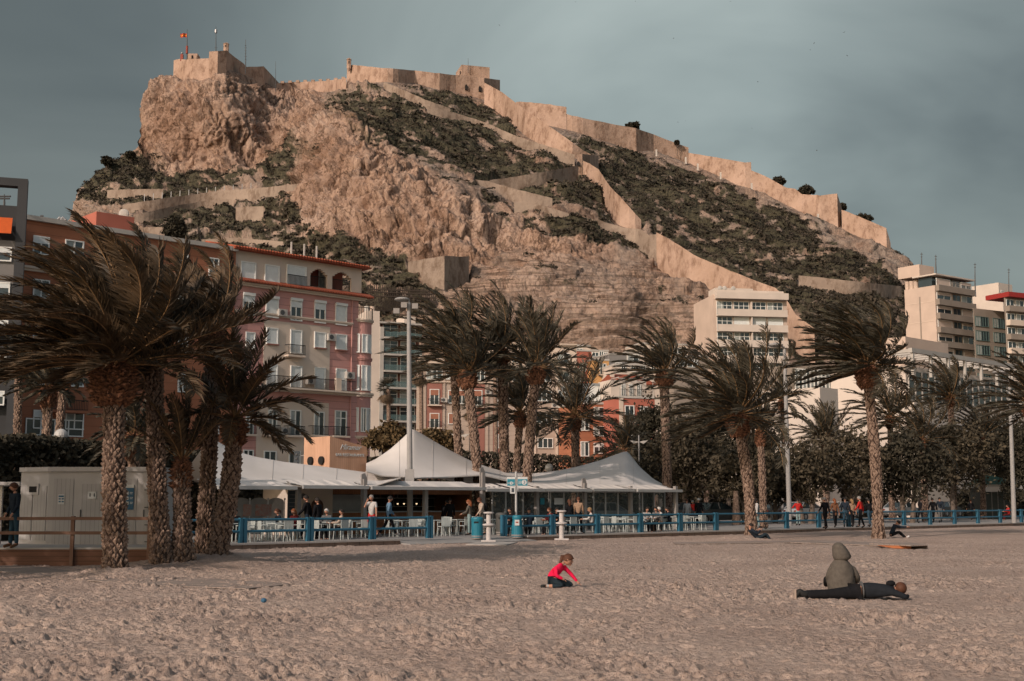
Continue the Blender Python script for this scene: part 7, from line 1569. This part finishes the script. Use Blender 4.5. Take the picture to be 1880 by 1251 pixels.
    for i in range(2):
        sh, E, W, HN, d2 = A_[i]; s = (1, -1)[i]; side = d2.cross(Vector((0, 1, .1))).normalized(); nrm_ = side.cross(d2).normalized()
        if side.length < .1: side = Vector((1, 0, 0))
        fr_ = .0052 * h if not fingers else .0048 * h
        for q, ln in enumerate((.036, .042, .040, .032)):
            o_ = HN + side * (q - 1.5) * .0118 * h; dn = (d2 + nrm_ * s * .0 + Vector((0, 0, -.25 - .12 * q))).normalized(); ex.tube([o_ - d2 * .01 * h, o_ + d2 * ln * h * .5, o_ + d2 * ln * h * .5 + dn * ln * h * .5], [fr_ * 1.1, fr_, fr_ * .75], 5)
        o_ = W + d2 * .022 * h; th_ = (d2 + side * (-1.2 if i else 1.2)).normalized(); ex.tube([o_, o_ + th_ * .022 * h, o_ + th_ * .03 * h + d2 * .014 * h], [fr_ * 1.3, fr_ * 1.15, fr_ * .8], 5)
    EXTRA[body.name] = ex; body['_extra'] = body.name
    M_eye = mat('eye_dark', (.02, .015, .012), .4, 0)
    fe = MB()
    for s in (-1, 1): build('eye', MB().ball(P3(s * .30, .82, .10), .085 * hr, 6, 5, (1.2, .6, .7)), M_eye, t, world=False)
    build('mouth', MB().ball(P3(0, .86, -.45), .12 * hr, 8, 4, (1.5, .5, .35)), mat('lip', (.28, .09, .07), .6, 0), t, world=False)
    # hair or hood
    if hood:
        mb = MB(); mb.ball(hc - fw * .10 * hr + hd * .05 * hr, hr * 1.0, 18, 12, (1.28, 1.32, 1.42), Matrix.Identity(3)); bm = mb
        build('hood', mb, CL[top], t, world=False, smooth=True)
    else:
        mb = MB(); n0 = 0; rr_ = random.Random(int(h * 1000) + len(label)); ht = HAIR[hair]
        for i in range(8):
            th = math.pi * .60 * i / 7
            for q in range(16):
                ph = 2 * math.pi * q / 16; x, y, z = math.sin(th) * math.cos(ph), math.sin(th) * math.sin(ph), math.cos(th); fr_ = max(0, y) ** 1.2
                z2 = z + fr_ * max(0, .62 - z) * .9; g_ = 1.1 + .05 * rr_.random(); mb.v.append(hc + Mh @ Vector((x * .80 * g_ * hr, (y * .95 * g_ - .03) * hr, (z2 * 1.1 + .03) * hr)))
        for i in range(7):
            for q in range(16): a = i * 16 + q; b = i * 16 + (q + 1) % 16; mb.f.append((a, a + 16, b + 16, b))
        if longhair:
            if longhair == 'tail': mb.tube([P3(0, -.9, .35), P3(0, -1.35, .1), P3(.05, -1.45, -.7), P3(.0, -1.25, -1.3)], [.2 * hr, .3 * hr, .24 * hr, .08 * hr], 8)
            else: mb.tube([P3(0, -.45, .3), P3(0, -.8, -.5), P3(.0, -.85, -1.6), P3(0, -.75, -2.4)], [.65 * hr, .75 * hr, .68 * hr, .3 * hr], 10)
        build('hair', mb, ht, t, world=False, smooth=True)
    # clothes
    g_ = 1.14
    JJ = [(pel - sp_ * .045 * h, (.080 * h * k, .066 * h * k)), (waist, .074 * h * k), (chest, .090 * h * k), (neck - sp_ * .004 * h, .040 * h)]; EE = [(0, 1), (1, 2), (2, 3)]
    for i in range(2):
        sh, E, W, HN, d2 = A_[i]; n = len(JJ); En = E if sleeve >= 1 else sh.lerp(E, .7)
        JJ += [(sh, .046 * h), (En, .034 * h)]; EE += [(2, n), (n, n + 1)]
        if sleeve >= 1: JJ.append((W + d2 * .012 * h, .026 * h)); EE.append((n + 1, n + 2))
    tp__ = skin_obj('jacket' if sleeve >= 1 else 'shirt', JJ, EE, CL[top], t, sub)
    if coat:
        c_ = [(pel + Vector((0, 0, .01)), (.080 * h * k, .066 * h * k)), (pel + (Vector((0, 0, -1)) + (Ls[0][1] + Ls[1][1] - pel * 2).normalized()).normalized() * coat * h, (.088 * h * k, .07 * h * k))]; skin_obj('coat_skirt', c_, [(0, 1)], CL[top], t, sub)
    JJ = [(pel, (.074 * h * k, .062 * h * k)), (waist, (.066 * h * k, .056 * h * k))]; EE = [(0, 1)]
    for i in range(2):
        l = Ls[i]; n = len(JJ); JJ += [(l[0], .058 * h * k), (l[0].lerp(l[1], .8) if shorts else l[1], (.058 if shorts else .040) * h)]; EE += [(0, n), (n, n + 1)]
        if not shorts: JJ.append((l[2] + (l[2] - l[1]).normalized() * .012 * h, .033 * h)); EE.append((n + 1, n + 2))
    skin_obj('shorts' if shorts else 'trousers', JJ, EE, CL[legs], t, sub)
    for i in range(2):
        l = Ls[i]; d = (l[3] - l[2]); heel = l[2] - d.normalized() * .02 * h + (l[2] - l[1]).normalized() * .022 * h
        skin_obj('shoe', [(l[2] + (l[2] - l[1]).normalized() * .0 * h, .026 * h), (heel, .028 * h), (heel.lerp(l[3], .6), .028 * h), (l[3], .024 * h)], [(0, 1), (1, 2), (2, 3)], mat('shoe_' + shoe, {'black': (.015, .015, .015), 'white': (.5, .5, .5), 'brown': (.12, .06, .03), 'grey': (.15, .15, .15)}[shoe], .7, .05), t, sub)
    if extras: extras(t, locals())
    return t
def at(px, py, z=PZ): return G(px, py, z + .0)
STD = ((6, 7, 12), (6, 7, 12))
def stand(label, px, py, face, **k): return figure(label, at(px, py), face, **k)
def walk(label, px, py, face, amp=22, **k): return figure(label, at(px, py), face, thigh=(amp, -amp * .7), knee=(6, amp * .9), arm=((-18, 8, 14), (20, 8, 22)), **k)
def sit(label, px, py, face, z=PZ, seat=.47, **k):
    k.setdefault('arm', ((28, 10, 62), (34, 10, 55))); return figure(label, at(px, py, z), face, thigh=(84, 86), knee=(84, 88), seat=seat, lean=k.pop('lean', 6), **k)
LEFT, RIGHT, AWAY, TOWARD = 90, -90, 0, 180
def face_to(a): return a
# deck and left terrace
p_ = G(24, 1006, DZ + .03); figure('man in a dark jacket and jeans standing left of the white cabin', p_, 140, H=1.80, top='navy', legs='jeans', hair='brown', shoe='brown', arm=((-10, 14, 40), (4, 8, 30)), headyaw=-25, thigh=(3, -3), sub=2)
sit('bearded guest in black seated behind the rightmost clump palm', 430, 994, 200, top='black', legs='black', hair='dark')
sit('seated guest with tied brown hair at the left terrace', 512, 991, 120, top='navy', legs='darkjean', hair='brown', longhair='tail', female=True)
sit('seated guest seen between the menu board and the walking man', 541, 990.5, 150, top='wine', legs='black', hair='red', longhair=True, female=True)
walk('man in black with glasses striding left past the terrace', 563, 990, 80, H=1.82, top='black', legs='navy', hair='dark', sub=2)
stand('man in a long black jacket behind the one striding left', 583, 990, 60, H=1.72, top='black', legs='black', hair='dark', coat=.10)
sit('seated guest with a pale cap near the round door', 600, 990, 170, top='grey', legs='black', hair='white')
sit('seated guest in a pale jacket leaning back toward the railing', 621, 990.5, 100, top='cream', legs='black', hair='dark', lean=-14)
stand('man in white shirt and red shorts lifting a hand to his face', 682, 988, 160, H=1.84, top='white', legs='red', hair='grey', shorts=True, sleeve=.5, arm=((52, 10, 128), (3, 8, 8)), thigh=(4, -20), knee=(2, 14), sub=2)
walk('man in a blue shirt and dark trousers walking right', 713, 987, -72, H=1.80, top='blue', legs='black', hair='dark', shoe='grey', sub=2, amp=24)
stand('dark dressed waiter at the bar counter', 826, 981, 20, H=1.72, top='black', legs='black', hair='dark'); stand('darker waiter bending at the right end of the bar', 814, 980, -40, H=1.65, top='black', legs='black', hair='dark', lean=18)
stand('woman in an olive jumper and pale trousers near the bar end', 862, 983, 75, H=1.64, top='olive', legs='pale_jeans', hair='red', longhair=True, female=True, arm=((18, 8, 50), (18, 8, 50)), sub=2)
def pack(t, q):
    h = q['h']; a = q['chest']; build('backpack', MB().ball(a + Vector((0, -.12 * h, -.01)), .085 * h, 10, 8, (1, .6, 1.35)), CL['black'], t, world=False)
walk('man in a cream top with a black backpack looking at his hands', 884, 983, 110, H=1.72, top='cream', legs='olive', hair='brown', sub=2, amp=10, extras=pack, headpitch=30)
sit('guest in black seated behind the left part of the glass wing', 938, 983, 150, top='black', legs='black', hair='dark'); sit('broad guest in a dark coat seated behind the signpost', 972, 982, 10, top='navy', legs='black', hair='dark'); sit('guest with brown hair seated right of the signpost', 1012, 981.5, 120, top='wine', legs='black', hair='brown'); sit('guest in black beside the brown haired one behind the foot shower', 1021, 981, 200, top='black', legs='black', hair='dark')
stand('woman with very long brown hair in a short black dress', 1046, 980, 12, H=1.66, top='black', legs='tights', hair='brown', longhair=True, coat=.13, female=True, shoe='white', slim=.92, sub=2)
stand('man in a beige jumper and dark trousers seen from behind', 1062, 979, -12, H=1.76, top='beige', legs='black', hair='brown', sub=2, thigh=(6, -6), spread=(5, 5))
sit('seated blond guest in a pale top facing the couple', 1087, 980, 90, top='white', legs='darkjean', hair='blond', female=True)
sit('seated guest in pale grey left of the last group', 1187, 977, 200, top='stripe', legs='black', hair='dark'); sit('seated guest in dark clothes in the last group', 1206, 976, 150, top='grey', legs='black', hair='dark'); sit('white haired guest in a pale top in the last group', 1214, 976, 100, top='white', legs='beige', hair='white'); sit('guest in navy at the right of the last group', 1229, 975.5, 95, top='navy', legs='black', hair='dark')
stand('person in a striped shirt seen from behind outside the tent', 1262, 966, 10, H=1.68, top='stripe', legs='stripe', hair='brown', sub=1); stand('white haired person in black turned toward the road', 1283, 965, -20, H=1.74, top='black', legs='black', hair='white'); stand('person in red half hidden by the one with white hair', 1273, 963, 20, H=1.6, top='red', legs='grey', hair='grey')
walk('woman in a white top with dark hair pushing a scooter', 1388, 971, -60, H=1.68, top='white', legs='pale_jeans', hair='dark', longhair=True, female=True, sub=2, amp=16)
a = at(1396, 972); t = thing('kick_scooter', 'thin black kick scooter held by the woman in white', 'scooter', a, R(-40)); build('deck', MB().box(-.3, .3, -.06, .06, .07, .1), CL['black'], t, world=False); build('stem', MB().tube([(.3, 0, .08), (.24, 0, 1.0)], .02, 6), CL['black'], t, world=False); build('handlebar', MB().tube([(.24, -.22, 1.0), (.24, .22, 1.0)], .017, 5), CL['black'], t, world=False)
for x in (-.34, .34): build('wheel', MB().tube([(x, -.025, .08), (x, .025, .08)], .08, 12), M_wh, t, world=False)
stand('person in a bright red jacket seen from behind by the silver car', 1466, 965, 5, H=1.68, top='red', legs='pale_jeans', hair='dark', arm=((20, 30, 60), (20, 30, 60)))
for q in [('person in a long black coat left of the brown coat', 1516, 972, 30, dict(H=1.74, top='black', legs='black', hair='grey', coat=.14)), ('woman in a brown coat with auburn hair', 1534, 969, 10, dict(H=1.68, top='brown', legs='black', hair='red', longhair=True, coat=.15, female=True)), ('man in a dark jacket and jeans between two coats', 1553, 968, -15, dict(H=1.74, top='navy', legs='jeans', hair='dark')),
          ('woman in a beige coat with light hair', 1566, 968, 20, dict(H=1.66, top='beige', legs='black', hair='blond', longhair=True, coat=.13, female=True)), ('man in an open red jacket over white', 1581, 970, 60, dict(H=1.80, top='red', legs='black', hair='grey')), ('person in black and jeans just left of the tallest palm', 1597, 968, 20, dict(H=1.66, top='black', legs='jeans', hair='dark')),
          ('woman in a dark coat walking beyond the tallest palm', 1690, 961, -70, dict(H=1.7, top='black', legs='black', hair='dark', longhair=True, coat=.14, female=True)), ('left of a dark clad pair near the kiosk', 1714, 960, 10, dict(H=1.72, top='black', legs='black', hair='dark')), ('right one of a dark clad pair near the kiosk', 1727, 960, -10, dict(H=1.78, top='navy', legs='grey', hair='dark')),
          ('distant person in black before the green roofed kiosk', 1784, 955, 15, dict(H=1.62, top='black', legs='black', hair='brown'))]:
    walk(q[0], q[1], q[2], q[3], group='people strolling on the promenade', amp=12, **q[4])
sit('person in red seated beside the green roofed kiosk', 1853, 955, 90, top='red', legs='wine', hair='dark')
# on the sand
p_ = G(1391, 993); figure('person in black lying back against the thick beach palm, knees raised', (p_.x, p_.y - .1, .02), -82, H=1.74, top='navy', legs='darkjean', hair='dark', seat=.11, thigh=(118, 104), knee=(86, 62), lean=-42, headpitch=55, arm=((52, 10, 80), (46, 12, 90)), sub=2)
p_ = G(1636, 987); figure('seated man in dark green hugging his knees beside the tallest palm', (p_.x, p_.y, .02), -95, H=1.76, top='navy', legs='black', hair='dark', shoe='white', seat=.11, thigh=(112, 108), knee=(66, 60), lean=24, headpitch=42, arm=((78, 6, 14), (74, 6, 18)), sub=2)
# hooded person sitting, back to camera
p_ = G(1546, 1086)
def hooded():
    c = Vector((p_.x, p_.y, 0)); t = thing('person', 'person in a khaki hooded coat sitting on the sand, back turned', 'person', c); k = p_.y / FPX
    def V(px, py, y=0): return Vector(((px - 1546) * k, y, (1088 - py) * k))
    B = [(V(1546, 1076, .02), .12), (V(1546, 1062, .02), .12), (V(1547, 1046, .03), .13), (V(1547, 1034, .04), .06), (V(1547, 1024, .05), .08), (V(1547, 1013, .05), .085)]; E = [(i, i + 1) for i in range(5)]
    B += [(V(1533, 1046, .06), .045), (V(1526, 1062, .14), .04), (V(1534, 1074, .30), .035), (V(1538, 1076, .36), .03)]; E += [(2, 6), (6, 7), (7, 8), (8, 9)]
    B += [(V(1561, 1046, .06), .045), (V(1572, 1062, .06), .04), (V(1577, 1073, .22), .035), (V(1580, 1074, .30), .03)]; E += [(2, 10), (10, 11), (11, 12), (12, 13)]
    B += [(V(1538, 1078, .15), .08), (V(1530, 1068, .50), .06), (V(1534, 1082, .80), .04)]; E += [(0, 14), (14, 15), (15, 16)]
    B += [(V(1558, 1078, .15), .08), (V(1578, 1071, .42), .07), (V(1585, 1083, .72), .04)]; E += [(0, 17), (17, 18), (18, 19)]
    skin_obj('body', B, E, M_skin, t, 2)
    J_ = [(V(1546, 1086, .0), (.29, .26)), (V(1546, 1072, .0), (.29, .24)), (V(1546, 1056, .01), (.275, .20)), (V(1547, 1043, .03), (.24, .17)), (V(1547, 1034, .04), (.14, .12))]
    mb = MB(); prof = [(1089, .285, .25, 1546), (1080, .300, .26, 1546), (1070, .300, .25, 1546), (1060, .285, .235, 1547), (1050, .265, .21, 1547.5), (1042, .235, .185, 1547.5), (1036, .185, .16, 1547), (1031, .13, .13, 1547), (1027, .11, .12, 1547)]
    n = 32
    for py, rx_, ry_, cx_ in prof:
        for i in range(n):
            a = 2 * math.pi * i / n; f_ = 1 + .06 * math.sin(a * 6 + py * .19) * (1 if py > 1040 else 0) + .02 * math.sin(a * 9 + py * .5)
            mb.v.append(V(cx_, py, .05) + Vector((.93 * rx_ * f_ * math.cos(a), ry_ * f_ * math.sin(a), .012 * math.sin(a * 3 + py))))
    for j in range(len(prof) - 1):
        for i in range(n): a = j * n + i; b = j * n + (i + 1) % n; mb.f.append((a, b, b + n, a + n))
    co = build('coat', mb, CL['khaki'], t, world=False, smooth=True)
    skin_obj('sleeve', [(V(1533, 1044, .06), .09), (V(1526, 1062, .14), .08), (V(1530, 1074, .32), .06)], [(0, 1), (1, 2)], CL['khaki'], co, 2)
    skin_obj('sleeve', [(V(1563, 1044, .06), .10), (V(1574, 1062, .06), .09), (V(1579, 1073, .20), .06)], [(0, 1), (1, 2)], CL['khaki'], co, 2)
    hb = MB(); n = 28
    for py, rx_, ry_, cx_ in [(1032, .16, .16, 1548), (1029.5, .20, .19, 1549), (1025, .215, .20, 1549), (1019, .195, .20, 1547.5), (1013, .17, .185, 1545.5), (1008, .145, .16, 1544), (1003.5, .10, .12, 1543.5), (1001, .04, .05, 1543.5)]:
        for i in range(n): a = 2 * math.pi * i / n; hb.v.append(V(cx_, py, .06) + Vector((.90 * rx_ * math.cos(a) * (1 + .03 * math.sin(4 * a + py)), ry_ * math.sin(a), 0)))
    for j in range(7):
        for i in range(n): a = j * n + i; b = j * n + (i + 1) % n; hb.f.append((a, b, b + n, a + n))
    hb.f.append(tuple(range(7 * n, 8 * n))); build('hood', hb, CL['khaki'], t, world=False, smooth=True)
    skin_obj('trousers', [(B[14][0], .10), (B[15][0], .085), (B[16][0], .06)], [(0, 1), (1, 2)], CL['black'], t, 2); skin_obj('trousers', [(B[17][0], .10), (B[18][0], .095), (B[19][0], .06)], [(0, 1), (1, 2)], CL['black'], t, 2)
hooded()
# lying person: built along x, feet to the left
def lying():
    L0 = G(1462, 1101); R0 = G(1676, 1104); y0 = L0.y - .05; c = Vector(((L0.x + R0.x) / 2, y0, 0)); t = thing('person', 'person in black lying face down on the sand with boots to the left', 'person', c)
    kx = lambda px: G(px, 1103).x - c.x; k = L0.y / FPX
    V = lambda px, y, z: Vector((kx(px), y, z))
    legs = [(V(1578, 0, .16), (.15, .13))]; E = []
    body = [(V(1580, 0, .16), .13), (V(1605, 0, .17), .125), (V(1632, 0, .18), .135), (V(1648, -.02, .19), .06), (V(1654, -.03, .20), .055)]; BE = [(0, 1), (1, 2), (2, 3), (3, 4)]
    for s in (-1, 1):
        n = len(body); body += [(V(1572, s * .09, .14), .075), (V(1530, s * .11, .11), .052), (V(1490, s * .12, .09), .036), (V(1474, s * .12, .08), .034)]; BE += [(0, n), (n, n + 1), (n + 1, n + 2), (n + 2, n + 3)]
        n = len(body); body += [(V(1640, s * .19 - .02, .16), .06), (V(1662, s * .24 - .04, .07), .045), (V(1670, s * .06 - .06, .08), .032), (V(1666, -.01, .09), .03)]; BE += [(2, n), (n, n + 1), (n + 1, n + 2), (n + 2, n + 3)]
    skin_obj('body', body, BE, M_skin, t, 2)
    J_ = [(b[0], (b[1] if not hasattr(b[1], '__len__') else b[1][0]) * 1.16) for b in body]
    skin_obj('jacket', [(V(1582, 0, .17), .175), (V(1605, 0, .175), .17), (J_[2][0], .18), (J_[3][0], .08), J_[9], J_[10], J_[11], J_[17], J_[18], J_[19]], [(0, 1), (1, 2), (2, 3), (2, 4), (4, 5), (5, 6), (2, 7), (7, 8), (8, 9)], CL['ink'], t, 2)
    skin_obj('trousers', [(V(1588, 0, .17), .17), (J_[5][0], .125), (J_[6][0], .088), (V(1482, -.12, .10), .075), (J_[13][0], .125), (J_[14][0], .088), (V(1482, .12, .10), .075)], [(0, 1), (1, 2), (2, 3), (0, 4), (4, 5), (5, 6)], CL['black'], t, 2)
    skin_obj('collar', [(V(1636, -.02, .30), .075), (V(1646, -.03, .27), .07)], [(0, 1)], CL['black'], t, 2)
    for s in (-1, 1):
        b = skin_obj('boot', [(V(1488, s * .12, .10), .070), (V(1475, s * .12, .11), .078), (V(1470, s * .12, .19 if s < 0 else .13), .062), (V(1464, s * .12, .06), .055)], [(0, 1), (1, 2), (2, 3)], mat('shoe_black', (.015, .015, .015), .7, .05), t, 2)
    build('boot_sole', MB().box(kx(1463) - .03, kx(1463), -.18, -.06, .02, .21), mat('sole_cream', (.38, .3, .25), .7), t, world=False)
    build('hair', MB().ball(V(1660, -.03, .22), .125, 18, 12, (.92, .95, .95)), HAIR['brown'], t, world=False, smooth=True)
    build('belt', MB().tube([V(1586, 0, .17), V(1588.5, 0, .17)], .178, 20), CL['grey'], t, world=False)
    build('scarf', MB().ball(V(1641, -.05, .31), .085, 12, 8, (1.1, .9, .7)), CL['black'], t, world=False, smooth=True)
lying()
# child kneeling, reaching to the sand on the right
def child():
    g0 = G(1030, 1079); k = g0.y / FPX; c = Vector((g0.x, g0.y, 0)); t = thing('person', 'child in a bright pink jacket kneeling and digging in the sand', 'person', c)
    def V(px, py, y=0): return Vector(((px - 1030) * k, y, (1079 - py) * k))
    hip, wst, chs, nk, hb = V(1014, 1063), V(1016, 1054), V(1024, 1043), V(1033, 1036.5), V(1036, 1034)
    B = [(hip, .085), (wst, .068), (chs, .072), (nk, .040), (hb, .042)]; E = [(0, 1), (1, 2), (2, 3), (3, 4)]
    # near arm (camera side, y<0): bent, hand on the thigh ; far arm reaches to the sand
    B += [(V(1021, 1045, -.10), .044), (V(1021, 1057, -.15), .034), (V(1033, 1063, -.14), .024), (V(1036, 1065, -.14), .023)]; E += [(2, 5), (5, 6), (6, 7), (7, 8)]
    B += [(V(1038, 1045, .10), .042), (V(1049, 1056, .12), .033), (V(1060, 1069, .08), .023), (V(1064, 1073, .07), .022)]; E += [(2, 9), (9, 10), (10, 11), (11, 12)]
    B += [(V(1014, 1066, -.06), .080), (V(1034, 1075, -.09), .055), (V(1012, 1076, -.08), .042), (V(1002, 1076, -.08), .03)]; E += [(0, 13), (13, 14), (14, 15), (15, 16)]
    B += [(V(1018, 1065, .06), .080), (V(1052, 1074, .10), .055), (V(1024, 1077, .10), .042), (V(1006, 1077, .08), .03)]; E += [(0, 17), (17, 18), (18, 19), (19, 20)]
    body = skin_obj('body', B, E, M_skin, t, 2)
    hc = V(1043, 1029.5); hd = Vector((.38, 0, 1)).normalized(); fw = Vector((.62, -.12, -.78)); fw = (fw - hd * fw.dot(hd)).normalized(); Mh = Matrix((fw.cross(hd), fw, hd)).transposed(); hr = .115
    ex = MB(); ex.ball(hc, hr, 16, 12, (.85, .95, 1.05), None)
    P3 = lambda x, y, z: hc + Mh @ Vector((x * hr, y * hr, z * hr))
    ex.tube([P3(0, .84, .05), P3(0, 1.04, -.12), P3(0, .9, -.2)], [.08 * hr, .13 * hr, .07 * hr], 6); ex.ball(P3(.86, 0, 0), .17 * hr, 6, 5); ex.ball(P3(-.86, 0, 0), .17 * hr, 6, 5); ex.ball(P3(0, .55, -.6), .4 * hr, 8, 6)
    def hand(W_, d, sd, cr):
        for q, ln in enumerate((.034, .042, .040, .030)):
            o_ = W_ + sd * (q - 1.5) * .012; ex.tube([o_, o_ + d * ln * .55, o_ + d * ln * .8 + cr * ln * .35], [.0075, .007, .0055], 6)
        ex.tube([W_ - d * .02, W_ - d * .005 + sd * .03, W_ + d * .018 + sd * .034], [.009, .008, .006], 6)
    hand(V(1065, 1073.5, .07), Vector((.7, 0, -.7)), Vector((0, 1, 0)), Vector((0, 0, -1))); hand(V(1037, 1065.5, -.14), Vector((.8, 0, -.6)), Vector((.1, .9, 0)), Vector((-.2, 0, -1)))
    EXTRA[body.name] = ex; body['_extra'] = body.name
    for s in (-1, 1): build('eye', MB().ball(P3(s * .32, .84, .1), .085 * hr, 6, 5), mat('eye_dark', (.02, .015, .012), .4, 0), t, world=False)
    build('mouth', MB().ball(P3(0, .90, -.42), .11 * hr, 6, 4), mat('lip', (.28, .09, .07), .6, 0), t, world=False)
    mb = MB()
    for i in range(9):
        th = math.pi * .62 * i / 8
        for q in range(18):
            ph = 2 * math.pi * q / 18; x, y, z = math.sin(th) * math.cos(ph), math.sin(th) * math.sin(ph), math.cos(th); z2 = z + max(0, y) ** 1.3 * max(0, .6 - z) * .9; mb.v.append(P3(x * .98, y * 1.06 - .04, z2 * 1.16 + .03))
    for i in range(8):
        for q in range(18): a = i * 18 + q; b = i * 18 + (q + 1) % 18; mb.f.append((a, a + 18, b + 18, b))
    mb.tube([P3(0, -.85, .35), P3(0, -1.25, .25), V(1029, 1035, -.01), V(1027, 1040, -.01)], [.03, .045, .035, .012], 8); build('hair', mb, HAIR['brown'], t, world=False, smooth=True)
    J_ = [(b[0], b[1] * 1.14) for b in B]
    skin_obj('jacket', [(V(1012, 1065.5), .118), (V(1015, 1056), .112), (chs, .105), (V(1032, 1037), .055), (B[5][0], .056), (B[6][0], .047), (B[7][0], .034), (B[9][0], .054), (B[10][0], .045), (B[11][0], .032)], [(0, 1), (1, 2), (2, 3), (2, 4), (4, 5), (5, 6), (2, 7), (7, 8), (8, 9)], CL['pink'], t, 2)
    skin_obj('trousers', [(V(1014, 1065), .105), J_[13], (B[14][0], .064), (B[15][0], .052), J_[17], (B[18][0], .066), (B[19][0], .052)], [(0, 1), (1, 2), (2, 3), (0, 4), (4, 5), (5, 6)], CL['darkjean'], t, 2)
    for j in (16, 20): p = B[j][0]; skin_obj('shoe', [(p, .036), (p + Vector((-.07, 0, .0)), .045), (p + Vector((-.12, 0, -.01)), .032)], [(0, 1), (1, 2)], mat('shoe_black', (.015, .015, .015), .7, .05), t, 2)
    p = B[16][0]; build('sock', MB().tube([p + Vector((.02, 0, 0)), p + Vector((.07, 0, 0))], .037, 10), CL['stripe'], t, world=False)
child()
bake_skins()
